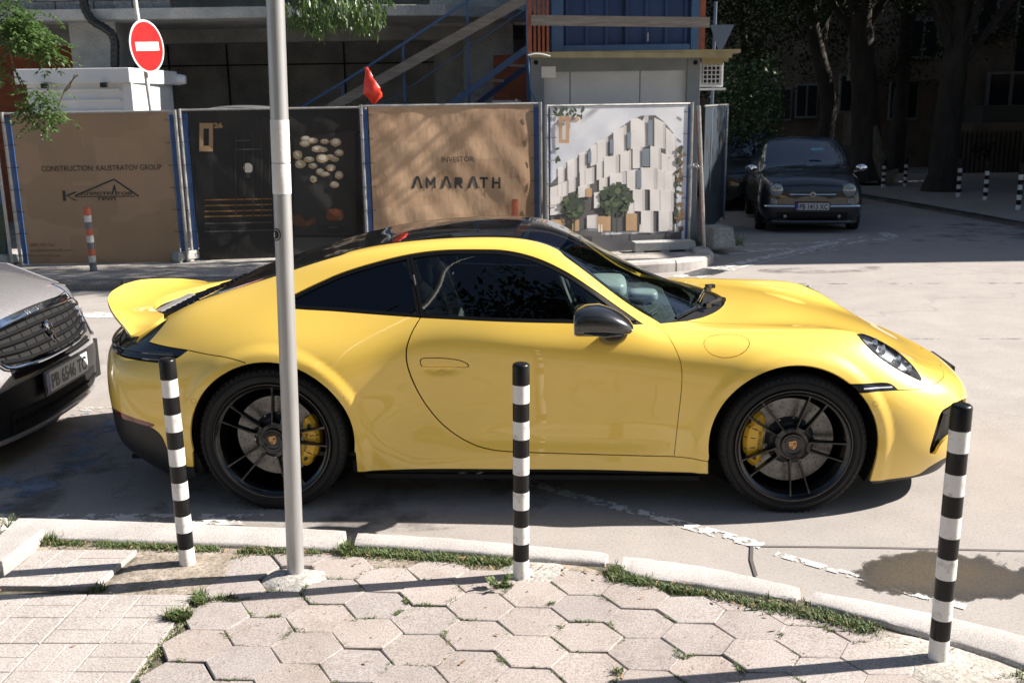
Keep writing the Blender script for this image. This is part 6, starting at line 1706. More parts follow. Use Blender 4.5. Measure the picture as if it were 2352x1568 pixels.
bpart('block_wall', lambda b: b.box((at(60, 160, 19.5).x, 19.6, 1.4), (2.1, .25, 3.6)), M_BRICK)
bpart('block_wall', lambda b: b.box((at(1180, 200, 18.2).x + .15, 18.4, 1.2), (1.0, .2, 3.0)), M_BRICK)
bpart('parapet', lambda b: [b.box((-20 + k * .62 + (r_ % 2) * .3, 17.25, zs_ + .24 + r_ * .13), (.60, .2, .12)) for r_ in range(5) for k in range(24)], rough_mat('grey_block', (.16, .17, .17), (.26, .27, .27), 4, .9, .4, .01, fine=30))
bpart('upper_wall', lambda b: b.box((at(1130, 10, 18.6).x, 18.9, zs_ + .9), (2.2, .25, 1.9)), M_CONC2)
bpart('upper_wall', lambda b: b.box((-20, 24, zs_ + 1.6), (40, .3, 3.2)), M_CONC)
bpart('upper_slab', lambda b: b.prism([(-40, 16.6), (1.3, 17.2), (1.3, 30), (-40, 30)], zs_ + 3.0, zs_ + 3.25), M_CONC2)
bpart('upper_slab', lambda b: b.prism([(-40, 16.6), (1.3, 17.2), (1.3, 30), (-40, 30)], zs_ + 6.2, zs_ + 6.45), M_CONC2)
bpart('side_wall', lambda b: b.box((2.0, 25, 4.0), (.3, 9, 9.5)), M_CONC)
bpart('slab_beam', lambda b: b.box((-12, 19.6, zs_ - .12), (26, .35, .24)), M_CONC)
bpart('yellow_barrier', lambda b: quadbox(b, 800, 12, 945, 28, 17.3, .03), rough_mat('yellow_mesh', (.40, .24, .03), (.5, .3, .05), 20, .6))
# black flexible pipe
pts = [at(*q, 16.9) for q in ((192, 0), (196, 22), (215, 50), (236, 62), (256, 78), (263, 95), (264, 130), (264, 190))]
c = catmull([tuple(p) for p in pts], .03); b = MB(); b.tube(c, [.065 + .008 * (k % 3 == 0) for k in range(len(c))], 12)
o = b.build('drain_pipe', M_MAT, smooth=True); tag(o, 'black bent drain pipe hanging beside the grey concrete column', 'pipe')
# ---- blue stairs
t = thing('site_stairs', 'blue steel site stairs with a grey timber handrail plank climbing to the right', 'stairs', (-3, 15.6, 0)); L0 = Vector(t.location)
def lin(nm, segs, m, w, h=None, Y=15.6, par=None):
    b = MB()
    for (u0, v0, u1, v1) in segs: b.bar(at(u0, v0, Y) - L0, at(u1, v1, Y) - L0, w, h or w)
    return b.build(nm, m, par or t)
lin('handrail', [(690, 248, 787, 190), (787, 190, 928, 100), (928, 100, 1085, -4)], M_BLUE, .038)
for u0, v0, u1, v1 in ((787, 188, 787, 300), (928, 98, 930, 300), (1074, 0, 1076, 240)): lin('baluster', [(u0, v0, u1, v1)], M_BLUE, .04, Y=15.62)
lin('timber_rail', [(735, 262, 1215, -8)], M_WOOD, .03, .14, 15.5)
lin('wire_rail', [(860, 255, 1212, 18)], M_BLUE, .018, Y=15.7)
lin('stringer', [(1020, 252, 1210, 112)], M_BLUE, .05, .09, 15.3)
lin('stringer', [(1065, 262, 1215, 150)], M_BLUED, .05, .08, 16.3)
for u, v in ((1000, 250), (1052, 216), (1105, 184), (1155, 150)): lin('tread', [(u, v, u + 52, v + 2)], M_WOOD, .28, .04, 15.8)
lin('stair_post', [(1214, -10, 1213, 262)], M_BLUE, .06, Y=15.0)
# ---- grey site container with the blue one on top
Y0c = 14.55
a0, a1 = at(1219, 134, Y0c), at(1609, 134, Y0c); zt = a0.z; zb = zt - 2.6
t = thing('site_container', 'grey framed site container with pale panels behind the picture banner', 'container', ((a0.x + a1.x) / 2, Y0c, zb)); L0 = Vector(t.location); wv = a1.x - a0.x
b = MB()
for sx_ in (-1, 1): b.box((sx_ * (wv / 2 - .09), .06, 1.3), (.18, .14, 2.6)); b.box((sx_ * (wv / 2 - .09), 5.9, 1.3), (.18, .14, 2.6))
b.box((0, .06, 2.505), (wv - .362, .13, .19)); b.box((0, .06, .09), (wv - .362, .13, .18)); b.box((0, 3, 2.58), (wv, 6, .04)); b.box((0, 5.9, 1.3), (wv - .4, .1, 2.5))
b.build('frame', M_GREY, t, bevel=.006)
xa = [1244, 1310, 1472, 1581]
for k in range(3):
    p, q = at(xa[k], 156, Y0c).x - L0.x, at(xa[k + 1], 156, Y0c).x - L0.x
    b = MB(); b.box(((p + q) / 2, .10, 1.3), (q - p - .012, .05, 2.24)); b.build('wall_panel', M_PANW, t)
for s_x in (-1, 1):
    b = MB(); b.box((s_x * (wv / 2 - .03), 3, 1.3), (.05, 5.7, 2.5)); b.build('side_wall', M_GREY, t)
b = MB(); q = at(1260, 166, Y0c) - L0; b.box((q.x, .02, q.z), (.20, .10, .155)); b.build('junction_box', M_WHITE, t, bevel=.01)
for u in (1231, 1597):
    b = MB(); q = at(u, 144, Y0c) - L0; b.lathe([(.001, -.012), (.032, -.012), (.034, .0)], 16, 'Y', c=(q.x, 0, q.z)); b.build('corner_hole', M_PIT, t)
t = thing('timber_platform', 'yellowish timber platform with orange posts and a grey rail above the grey container', 'platform', (a0.x, Y0c, zt)); L0 = Vector(t.location)
b = MB()
for k in range(5): b.box(((wv + .45) / 2 - .02, -.35 + k * .22, .035 + .0), (wv + .50, .21, .05))
b.build('planks', M_WOOD2, t); lin('edge_board', [(1217, 127, 1681, 127)], M_WOOD2, .05, .07, Y0c - .45); lin('joist', [(1612, 136, 1672, 138), (1612, 143, 1660, 145)], M_WOOD2, .06, .05, Y0c - .2)
lin('timber_rail', [(1219, 47, 1630, 52)], M_WOOD, .03, .13, Y0c - .42)
lin('post', [(1216, -20, 1216, 127)], M_ORST, .06, Y=Y0c - .38); lin('post', [(1613, -20, 1613, 127)], M_ORST, .07, Y=Y0c - .38)
for k in range(4): lin('gate_bar', [(1228 + k * 10, 0, 1228 + k * 10, 120)], M_ORST, .035, Y=Y0c + .5)
Yb = Y0c + 1.0
b0, b1 = at(1268, 110, Yb), at(1609, 110, Yb)
t = thing('blue_container', 'dark blue corrugated container standing on the timber platform', 'container', ((b0.x + b1.x) / 2, Yb, zt + .09)); L0 = Vector(t.location); wv2 = b1.x - b0.x
b = MB(); b.box((0, 2.5, 1.3), (wv2 - .1, 4.9, 2.5))
for k in range(7): b.box((-wv2 / 2 + .22 + k * (wv2 - .44) / 6, .03, 1.3), (.05, .05, 2.4))
b.build('body', M_BLUED, t, bevel=.01)
b = MB(); b.box((-wv2 / 2 + .08, .0, 1.3), (.17, .12, 2.6)); b.box((wv2 / 2 - .08, .0, 1.3), (.15, .12, 2.6)); b.box((0, 0, .06), (wv2 - .34, .11, .12)); b.build('frame', M_BLUE, t)
b = MB(); q = at(1487, 86, Yb) - L0; b.box((q.x, -.05, q.z), (.02, .03, .12)); b.build('door_handle', M_STEEL, t)
b = MB(); b.box((-.05, -.02, 1.3), (.02, .02, 2.4)); b.build('door_gap', M_PIT, t)
# air conditioner
q = at(1634, 172, 15.0); t = thing('air_conditioner', 'white outdoor air conditioner unit with a grille on the container side', 'air conditioner', q); L0 = Vector(q)
b = MB(); b.box((0, .15, 0), (.34, .30, .34)); b.build('housing', M_WHITE, t, bevel=.01)
b = MB(); b.box((.0, -.004, 0), (.27, .012, .27)); gr_ = b.build('fan_grille', M_PIT, t)
b = MB()
for k in range(5): b.box((-.12 + k * .06, -.016, 0), (.014, .012, .28)); b.box((0, -.017, -.12 + k * .06), (.27, .01, .014))
b.build('grille_bars', M_WHITE, gr_)
b = MB(); b.box((0, .15, -.20), (.42, .34, .03)); b.build('bracket', M_WHITE, t)
# triangular sign seen from behind
M_SBK = mat('sign_back', (.10, .13, .17), .5)
q = at(1655, 85, 15.6); t = thing('triangle_sign', 'back of a grey triangular road sign on a pole beside the air conditioner', 'road sign', q); L0 = Vector(q)
b = MB(); b.prism([(-.16, .17), (.20, .17), (.0, -.26)], 0, .01, M=Matrix(((1, 0, 0, 0), (0, 0, 1, 0), (0, 1, 0, 0), (0, 0, 0, 1)))); b.build('plate', M_SBK, t)
b = MB(); b.tube([(-.08, .04, .5), (-.10, .04, -2.4)], .025, 10); b.build('pole', M_SBK, t)
# red tarp on a fence post, loose wires
rg = []
tr_ = random.Random(12)
for k, (u, v, wu) in enumerate(((841, 156, 3), (844, 165, 5), (846, 178, 8), (850, 190, 12), (856, 203, 17), (859, 214, 19), (861, 224, 14), (859, 234, 7), (858, 240, 4))):
    c = at(u, v, 13.35); s_ = wu / 170
    rg.append([(c.x + s_ * math.cos(a) * (1 + .25 * math.sin(3 * a + k)), c.y + s_ * .7 * math.sin(a) * (1 + .2 * math.cos(2 * a + k * .7)), c.z + .01 * math.sin(a * 2 + k)) for a in np.linspace(0, 2 * math.pi, 14, endpoint=False)])
b = MB(); b.loft(rg); o = b.build('red_plastic_flag', mat('red_plastic', (.72, .045, .02), .35, Subsurface_Weight=.0), smooth=True, angle=R(30)); tag(o, 'crumpled bright red plastic tied on the fence top between two banners', 'flag')
for nm, pts_, m_, lab, r_ in (('cable', [(1213, 127), (1216, 170), (1222, 215), (1236, 238), (1246, 235)], M_BLUE, 'loose blue and white cable hanging from the platform corner to the fence', .012), ('cable', [(1212, 128), (1230, 124), (1250, 126), (1264, 130)], M_WHITE, 'white cable loop lying on the corner of the timber platform', .010), ('wire', [(838, 243), (850, 222), (880, 225), (930, 235), (975, 241)], M_MAT, 'black wire looping over the fence top beside the red plastic', .006)):
    b = MB(); b.tube(catmull([tuple(at(u, v, 14.0)) for u, v in pts_], .05), r_, 6); o = b.build(nm, m_, smooth=True); tag(o, lab, 'cable')
b = MB(); b.bar(at(842, 243, 13.3), at(985, 242, 13.9), .03, .03); o = b.build('blue_bar', M_BLUE); tag(o, 'thin blue metal bar lying along the fence top right of the red plastic', 'bar')
for k in range(2):
    q = at(1170 - k * 0, 236, 14.6)
b = MB(); b.tube([at(1130, 234, 14.4), at(1196, 234, 14.4)], .018, 8); b.tube([at(1186, 228, 14.4), at(1186, 250, 14.4)], .018, 8); o = b.build('scaffold_tube', M_GALV2, smooth=True); tag(o, 'short shiny scaffold tube lying above the sunlit tan banner', 'tube')
# parked vehicle roof just above the black banner
b = MB(); rr2 = []
for k, u in enumerate(np.linspace(450, 640, 12)):
    c = at(u, 256 - 9 * math.sin(math.pi * k / 11) ** .7, 15.2); rr2.append([(c.x, c.y, c.z - .6), (c.x, c.y, c.z), (c.x, c.y + .5, c.z + .03), (c.x, c.y + 1.2, c.z), (c.x, c.y + 1.2, c.z - .6)])
b.loft(rr2); o = b.build('car_roof', mat('dull_silver', (.22, .22, .22), .3, .3), smooth=True); tag(o, 'top of a silver vehicle roof just showing above the black banner', 'car')
# ================================================================== other vehicles
def shell(parent, secs, mats, wsx, sidex, rearx, sub=4):
    """smooth car body from half sections [x, [(y, z) * 9]]; mats: body, glass"""
    X = np.array([s[0] for s in secs]); Q = np.array([list(zip(s[1], s[2])) for s in secs], float)
    A = np.concatenate([X[:, None, None].repeat(Q.shape[1], 1), Q], 2)        # (i, j, 3)
    def up(M, n):
        out = []
        for i in range(M.shape[0] - 1):
            a, b_, c, d = M[max(i - 1, 0)], M[i], M[i + 1], M[min(i + 2, M.shape[0] - 1)]
            for t in np.arange(n) / n:
                out.append(.5 * ((2 * b_) + (c - a) * t + (2 * a - 5 * b_ + 4 * c - d) * t ** 2 + (3 * b_ - a - 3 * c + d) * t ** 3))
        out.append(M[-1]); return np.array(out)
    A = up(A, sub); A = up(A.transpose(1, 0, 2), sub).transpose(1, 0, 2)
    ni, nj = A.shape[:2]
    sets = {}
    for i in range(ni - 1):
        for j in range(nj - 1):
            si, sj = i / sub, j / sub; k = 'body'
            if wsx[0] <= si < wsx[1] and sj >= wsx[2]: k = 'windscreen'
            elif rearx[0] <= si < rearx[1] and sj >= rearx[2]: k = 'rear_window'
            elif sidex[0] <= si < sidex[1] and sidex[2] <= sj < sidex[3]: k = 'side_window'
            sets.setdefault(k, []).append((i, j))
    for k, fs in sets.items():
        for sg in ((1, -1) if k == 'side_window' else (0,)):
            b = MB(); idx = {}
            for s2 in ((1, -1) if sg == 0 else (sg,)):
                for i, j in fs:
                    q = []
                    for a, c in ((i, j), (i, j + 1), (i + 1, j + 1), (i + 1, j)):
                        key = (a, c, s2 if c < nj - 1 else 0)
                        if key not in idx:
                            idx[key] = len(b.v); p = A[a, c]; b.v.append((p[0], p[1] * s2, p[2]))
                        q.append(idx[key])
                    b.f.append(tuple(q) if s2 > 0 else tuple(q[::-1])); b.mi.append(0)
            b.build(k, mats[0] if k == 'body' else mats[1], parent, smooth=True, angle=R(45), fix=False)
    for i in (0, ni - 1):          # closed front and rear ends
        b = MB()
        ring = [(A[i, j, 0], A[i, j, 1], A[i, j, 2]) for j in range(nj)] + [(A[i, j, 0], -A[i, j, 1], A[i, j, 2]) for j in range(nj - 2, -1, -1)]
        b.add(ring, [tuple(range(len(ring)))]); b.build('end_panel', mats[0], parent)
    b = MB(); b.box(((A[0, 0, 0] + A[-1, 0, 0]) / 2, 0, .26), (abs(A[0, 0, 0] - A[-1, 0, 0]) * .9, 1.3, .12)); b.build('underbody', M_PIT, parent)
    return A
def small_wheel(parent, x, y, r, w=.19, m=None, spokes=8):
    o = bpy.data.objects.new('wheel', None); COL.objects.link(o); o.parent = parent; o.location = (x, y, r); o.rotation_euler = (0, 0, 0 if y < 0 else math.pi)
    b = MB(); b.lathe([(r * .66, -w / 2 + .01), (r * .75, -w / 2), (r * .93, -w / 2), (r, -w / 2 + .03), (r, w / 2 - .03), (r * .7, w / 2)], 40, 'Y'); b.build('tyre', M_TYRE, o, smooth=True, fix=False)
    b = MB(); b.lathe([(r * .68, -w / 2 + .004), (r * .62, -w / 2 + .03), (r * .60, 0), (.001, 0)], 40, 'Y')
    for k in range(spokes):
        a = k * 2 * math.pi / spokes; b.bar((.04 * math.cos(a), -w / 2 + .03, .04 * math.sin(a)), (r * .63 * math.cos(a), -w / 2 + .02, r * .63 * math.sin(a)), .025, .02)
    b.lathe([(.001, -w / 2 + .01), (.05, -w / 2 + .015), (.055, -w / 2 + .04)], 16, 'Y'); b.build('rim', m or M_RIM, o, fix=False)
    b = MB(); b.lathe([(r * 1.13, -w * .42), (r * 1.13, w * .6)], 30, 'Y'); b.lathe([(r * 1.13, -w * .35), (.001, -w * .2)], 30, 'Y'); 
    return o
M_NAVY = mat('black_car_paint', (.010, .012, .015), .3, Coat_Weight=1, Coat_Roughness=.04)
M_CGL = mat('dark_car_glass', (.012, .016, .022), .04, Coat_Weight=1)
def cfront(parent, A, y, z):
    """outermost x of the body near the front at (y, z)"""
    m = (np.abs(A[:, :, 1] - abs(y)) < .07) & (np.abs(A[:, :, 2] - z) < .06)
    return A[:, :, 0][m].max() if m.any() else A[:, :, 0].max()
# --- small black retro hatchback
f1 = on_road(1762, 533); 
fi = thing('small_hatchback', 'small black retro hatchback with round headlamps facing the camera in the shade', 'car', (5.13, 18.05, gz(17.6) + .005), R(-99))
Y0_ = [.73, .815, .82, .81, .78, .70, .56, .30, 0]
S500 = [(1.81, [.20, .26, .27, .25, .22, .18, .13, .07, 0], [.36, .42, .50, .56, .585, .60, .61, .615, .62]),
        (1.79, [.40, .52, .54, .50, .44, .36, .27, .14, 0], [.24, .36, .52, .63, .68, .705, .72, .728, .73]),
        (1.755, [.56, .69, .71, .67, .58, .47, .35, .18, 0], [.20, .34, .52, .66, .74, .775, .79, .80, .805]),
        (1.64, [.66, .775, .79, .765, .69, .56, .42, .21, 0], [.19, .34, .52, .69, .80, .845, .865, .88, .885]),
        (1.40, [.71, .81, .815, .80, .75, .63, .47, .24, 0], [.19, .34, .52, .72, .86, .915, .94, .955, .96]),
        (1.10, [.73, .815, .82, .81, .77, .67, .52, .26, 0], [.19, .34, .52, .73, .89, .955, .985, 1.0, 1.005]),
        (.88, [.73, .815, .82, .81, .785, .71, .57, .30, 0], [.19, .34, .52, .74, .905, .975, 1.01, 1.03, 1.035]),
        (.50, [.73, .815, .82, .81, .79, .72, .64, .34, 0], [.19, .34, .52, .74, .92, 1.13, 1.22, 1.26, 1.27]),
        (.16, [.73, .815, .82, .81, .79, .71, .595, .32, 0], [.19, .34, .52, .74, .93, 1.20, 1.405, 1.455, 1.465]),
        (-.05, [.73, .815, .82, .81, .79, .70, .575, .30, 0], [.19, .34, .52, .74, .93, 1.21, 1.435, 1.485, 1.495]),
        (-.6, [.73, .815, .82, .81, .79, .70, .57, .30, 0], [.19, .34, .52, .74, .94, 1.21, 1.43, 1.48, 1.49]),
        (-1.2, [.73, .81, .815, .80, .77, .67, .54, .28, 0], [.19, .34, .52, .74, .94, 1.18, 1.37, 1.42, 1.43]),
        (-1.6, [.70, .78, .785, .77, .73, .62, .50, .26, 0], [.20, .34, .52, .74, .92, 1.08, 1.20, 1.24, 1.25]),
        (-1.76, [.6, .7, .7, .68, .64, .55, .45, .22, 0], [.25, .36, .52, .70, .80, .88, .92, .94, .95])]
A5 = shell(fi, S500, (M_NAVY, M_CGL), (6, 8.3, 5.5), (7, 11, 4.35, 5.75), (11, 12.2, 5.5))
def fx(y, z, A=A5):
    F_ = A[:40].reshape(-1, 3); d = (F_[:, 1] - abs(y)) ** 2 + (F_[:, 2] - z) ** 2; k = np.argsort(d)[:6]; return F_[k, 0].max()
for x in (1.12, -1.18):
    for y in (-.735, .735): small_wheel(fi, x, y, .29, .18, M_RIM)
for sg in (-1, 1):
    b = MB(); b.lathe([(.001, .03), (.06, .028), (.10, .012), (.113, -.02), (.118, -.06)], 30, 'X', c=(fx(.56, .715) + .002, sg * .565, .71)); h = b.build('headlamp', mat('lamp_glass', (.30, .33, .34), .08, .3, Coat_Weight=1), fi, smooth=True, fix=True)
    b = MB(); b.lathe([(.116, -.02), (.124, .0), (.13, -.03)], 30, 'X', c=(fx(.56, .715) + .0, sg * .565, .71)); b.build('lamp_ring', M_CHROME, h, smooth=True)
    b = MB(); b.lathe([(.001, .02), (.04, .015), (.066, -.01), (.07, -.05)], 24, 'X', c=(fx(.60, .515) + .005, sg * .60, .515)); b.build('fog_lamp', mat('fog_glass', (.26, .27, .26), .1, .3), fi, smooth=True)
    b = MB(); b.lathe([(.001, .012), (.022, .01), (.026, -.02)], 16, 'X', c=(fx(.42, .30) + .06, sg * .42, .30)); b.build('lower_lamp', M_STEEL, fi, smooth=True)
    rings = [[(x, sg * (y + hy * math.cos(a)), z + hz * math.sin(a)) for a in np.linspace(0, 2 * math.pi, 16, endpoint=False)] for x, y, z, hy, hz in ((.72, .90, 1.0, .09, .055), (.75, .90, 1.0, .10, .065), (.80, .90, 1.0, .09, .055), (.83, .89, 1.0, .03, .02))]
    b = MB(); b.loft(rings); mr = b.build('wing_mirror', M_CHROME, fi, smooth=True)
    b = MB(); b.bar((.76, sg * .78, .93), (.76, sg * .88, .97), .04, .03); b.build('mirror_arm', M_NAVY, mr)
b = MB(); b.tube([(fx(abs(y), .455) + .012, y, .455) for y in np.linspace(-.74, .74, 21)], .022, 8); b.build('chrome_bumper_bar', M_CHROME, fi, smooth=True)
b = MB(); b.tube([(fx(abs(y), .64) + .012, y, .640 + .01 * abs(y)) for y in np.linspace(-.36, .36, 9)], .011, 6); cb = b.build('chrome_moustache', M_CHROME, fi, smooth=True)
b = MB(); b.lathe([(.001, .018), (.045, .012), (.052, -.01)], 24, 'X', c=(fx(0, .64) + .02, 0, .640)); em = b.build('emblem', M_STEEL, fi, smooth=True)
b = MB(); b.box((fx(0, .64) + .040, 0, .64), (.004, .055, .03)); b.build('emblem_face', mat('dark_red_enamel', (.09, .02, .02), .3), em)
b = MB(); b.tube([(fx(abs(y), .31) + .0, y, .31) for y in np.linspace(-.55, .55, 9)], .05, 8); b.build('lower_grille', M_PIT, fi, smooth=True)
b = MB(); b.tube([(fx(abs(y), .21) + .01, y, .205) for y in np.linspace(-.72, .72, 13)], .035, 8); b.build('lower_lip', M_NAVY, fi, smooth=True)
def plate(parent, c, s_, nrot=0, w=.52, h=.112, k=1.0, right=None, up=None):
    """number plate facing +x of its parent"""
    Mr = Matrix.Rotation(nrot, 3, 'Z'); o = bpy.data.objects.new('number_plate', None); COL.objects.link(o); o.parent = parent; o.location = c; o.rotation_euler = (0, 0, nrot)
    b = MB(); b.box((-.004, 0, 0), (.012, w + .03, h + .03)); b.build('plate_holder', M_MAT, o, bevel=.003)
    b = MB(); b.box((.003, .02, 0), (.003, w - .045, h)); b.build('plate_face', mat('plate_white', (.55, .56, .56), .4), o)
    b = MB(); b.box((.003, -w / 2 + .02, 0), (.0031, .04, h)); b.build('plate_band', mat('plate_blue', (.02, .06, .30), .4), o)
    t_ = text('lettering', s_, .112, M_MAT, o, FR((.006, -w / 2 + .055, -.040), (0, 1, 0), (0, 0, 1)), depth=.0003, bold=.0022)
    xs = [v.co.y for v in t_.data.vertices]; sc = (w - .085) / (max(xs) - min(xs)); y0 = min(xs)
    for v in t_.data.vertices: v.co.y = y0 + (v.co.y - y0) * sc
    text('lettering', 'BG', .028, mat('plate_white_ink', (.6, .6, .6), .5), o, FR((.006, -w / 2 + .004, -.045), (0, 1, 0), (0, 0, 1)), depth=.0003)
    return o
plate(fi, (fx(0, .455) + .04, 0, .455), 'PB 1413 XC')
b = MB(); b.box((.66, .18, 1.30), (.004, .2, .05), Matrix.Rotation(R(-42), 3, 'Y')); b.build('windscreen_sticker', mat('blue_sticker', (.12, .30, .42), .3), fi)
b = MB(); b.tube([(.93, -.5, 1.02), (.88, 0, 1.055)], .008, 5); b.tube([(.93, .1, 1.045), (.84, .55, 1.05)], .008, 5); b.build('wiper_arm', M_MAT, fi)
# --- dark estate parked behind it
def scaled(secs, kx, ky, kz): return [(x * kx, [q * ky for q in y], [q * kz for q in z]) for x, y, z in secs]
su = thing('dark_car', 'black larger car parked directly behind the small black hatchback', 'car', (5.15, 22.6, gz(22)), R(-97))
shell(su, scaled(S500, 1.22, 1.10, 1.04), (M_NAVY, M_CGL), (6, 8.3, 5.5), (7, 11, 4.35, 5.75), (11, 12.2, 5.5))
for x in (1.35, -1.42):
    for y in (-.81, .81): small_wheel(su, x, y, .33, .2)
for sg in (-1, 1):
    b = MB(); b.box((2.0, sg * .66, .72), (.22, .30, .14), sg * -.35); b.build('headlamp', mat('lamp_glass', (.22, .24, .26), .1, .3), su, bevel=.04)
    b = MB(); rings = [[(x, sg * (y + .08 * math.cos(a)), z + .05 * math.sin(a)) for a in np.linspace(0, 2 * math.pi, 12, endpoint=False)] for x, y, z in ((.86, .99, 1.06), (.96, .99, 1.06))]; b.loft(rings); b.build('wing_mirror', M_NAVY, su, smooth=True)
b = MB(); b.tube([(2.14 - .1 * abs(y), y, .70) for y in np.linspace(-.5, .5, 7)], .018, 6); b.build('chrome_strip', M_CHROME, su)
b = MB(); b.box((2.18, 0, .45), (.014, .54, .13)); b.build('number_plate', M_STEEL, su, bevel=.003)
# --- grey car cut off by the left edge
M_GREYC = mat('grey_metallic_paint', (.30, .29, .30), .32, .35, Coat_Weight=1, Coat_Roughness=.04)
_g = noise(M_GREYC, 60, 4, .7); L(M_GREYC, ramp(M_GREYC, _g, [(.3, (.26, .25, .265)), (.62, (.33, .32, .33)), (.70, (.48, .47, .46))]), bsdf(M_GREYC).inputs['Base Color'])
gc = thing('grey_car', 'grey metallic car with a chrome grille cut off by the left edge', 'car', (-2.635, 5.73, -.01), R(-1.5))
PR = [(-1.35, 1.03), (-.95, .99), (-.55, .93), (-.30, .875), (-.175, .825), (-.125, .785), (-.095, .73), (-.06, .64), (-.025, .555), (0, .48), (.004, .38), (-.006, .30), (-.012, .22), (-.04, .165), (-.14, .15)]
PRc = catmull(PR, .035)
def gsurf(y, q, off=0):
    """point of the front: q runs along the centre profile"""
    i = min(int(q), len(PRc) - 2); p = PRc[i] + (PRc[i + 1] - PRc[i]) * (q - i)
    a = abs(y) / .88
    hood_ = max(0, min(1, (p[1] - .78) / .1))
    return Vector((p[0] + off - .21 * a ** 2.6 * (1 - .35 * hood_) - .30 * a ** 16, y, p[1] - hood_ * (.07 * a ** 4) + .0))
def gq(z): # profile parameter for a height below the bonnet edge
    return float(np.interp(-z, -PRc[:, 1], np.arange(len(PRc))))
def gpatch(nm, y0, y1, zf0, zf1, m, off, par, ny=14, nq=6, smooth=True):
    """patch between two heights; zf may depend on y"""
    V = []
    for j in range(nq + 1):
        for i in range(ny + 1):
            y = y0 + (y1 - y0) * i / ny; z = zf0(y) + (zf1(y) - zf0(y)) * j / nq; V.append(gsurf(y, gq(z), off))
    b = MB(); b.add(V, [(j * (ny + 1) + i, j * (ny + 1) + i + 1, (j + 1) * (ny + 1) + i + 1, (j + 1) * (ny + 1) + i) for j in range(nq) for i in range(ny)])
    return b.build(nm, m, par, smooth=True)
ysg = np.concatenate([np.linspace(-.88, -.74, 7), np.linspace(-.70, .70, 29), np.linspace(.74, .88, 7)])
b = MB(); nq = len(PRc); V = [gsurf(y, q) for q in range(nq) for y in ysg]
b.add(V, [(j * len(ysg) + i, j * len(ysg) + i + 1, (j + 1) * len(ysg) + i + 1, (j + 1) * len(ysg) + i) for j in range(nq - 1) for i in range(len(ysg) - 1)])
gb = b.build('front_body', M_GREYC, gc, smooth=True, angle=R(60), fix=False)
def gtube(nm, pts, r, m, par, off=.0, n=8):
    b = MB(); b.tube([gsurf(y, gq(z), off) for y, z in catmull(pts, .04)], r, n); return b.build(nm, m, par, smooth=True)
gtop = lambda y: .765 - .03 * (abs(y) / .6) ** 2; gbot = lambda y: .545 + .06 * (abs(y) / .6) ** 3
M_GRB = mat('grille_black', (.006, .006, .007), .8, Specular_IOR_Level=.15)
gg = gpatch('grille', -.51, .51, gtop, gbot, M_PIT, .006, gc)
for k in range(4):
    f_ = (k + .7) / 4.2; gtube('grille_bar', [(y, gtop(y) + (gbot(y) - gtop(y)) * f_) for y in np.linspace(-.50, .50, 7)], .012, M_GRB, gg, .016)
b = MB()
for y in np.linspace(-.45, .45, 10): b.tube([gsurf(y, gq(gtop(y)), .006), gsurf(y, gq(gbot(y)), .008)], .005, 5)
b.build('grille_ribs', M_GRB, gg)
gtube('chrome_frame', [(y, gtop(y) + .006) for y in np.linspace(-.51, .51, 7)] + [(.545, .71), (.53, .64)] + [(y, gbot(y) - .008) for y in np.linspace(.49, -.49, 7)] + [(-.53, .64), (-.545, .71), (-.51, gtop(.51) + .006)], .012, M_CHROME, gg, .012)
gpatch('chrome_strip', -.50, .50, lambda y: gtop(y) + .045, lambda y: gtop(y) + .006, M_CHROME, .010, gg)
t_ = text('lettering', 'PEUGEOT', .036, M_STEEL, gg, Matrix.Identity(4), depth=0, align='CENTER', spacing=1.5, bold=.001)
for v in t_.data.vertices:
    y, z = v.co.x, gtop(0) + .012 + v.co.y; v.co = gsurf(y, gq(z), .016)
# rampant animal emblem
em = gpatch('emblem', -.001, .001, lambda y: .66, lambda y: .655, M_CHROME, .02, gg, 1, 1)
for pts, rr_ in (([(-.008, .722), (-.020, .702), (-.012, .675), (.0, .650), (.006, .628)], [.009, .013, .014, .013, .008]), ([(-.016, .705), (-.038, .708), (-.046, .700)], [.006, .005, .003]), ([(-.012, .685), (-.040, .680), (-.046, .672)], [.006, .005, .003]), ([(.002, .640), (-.026, .632), (-.030, .612)], [.008, .006, .004]), ([(.004, .632), (.012, .612), (.026, .606)], [.007, .006, .004]), ([(.006, .650), (.032, .662), (.030, .690), (.046, .700)], [.005, .004, .004, .003]), ([(-.004, .725), (.012, .722)], [.008, .005])):
    b = MB(); b.tube([gsurf(y, gq(z), .030) for y, z in pts], rr_, 8); b.build('emblem_limb', M_CHROME, em, smooth=True)
g2 = gpatch('lower_grille', -.46, .46, lambda y: .535 + .03 * (abs(y) / .5) ** 3, lambda y: .495, M_PIT, .006, gc)
for z in (.525, .505): gtube('grille_bar', [(y, z) for y in np.linspace(-.44, .44, 5)], .006, M_GRB, g2, .014)
lowb = gpatch('lower_bumper', -.70, .70, lambda y: .475 - .0 * y - .05 * (abs(y) / .7) ** 4, lambda y: .175, M_MAT, .007, gc, ny=24, nq=8)
gpatch('lower_intake', -.52, .52, lambda y: .325, lambda y: .215, M_PIT, .011, lowb)
gtube('intake_bar', [(y, .27) for y in np.linspace(-.5, .5, 5)], .009, M_GRB, lowb, .018)
gtube('bumper_lip', [(y, .175) for y in np.linspace(-.82, .82, 11)], .018, M_GREYC, gc, .004)
gpl = gsurf(0, gq(.415), .024); plate(gc, (gpl.x, 0, .415), 'PB 6546 TC', w=.53, h=.115)
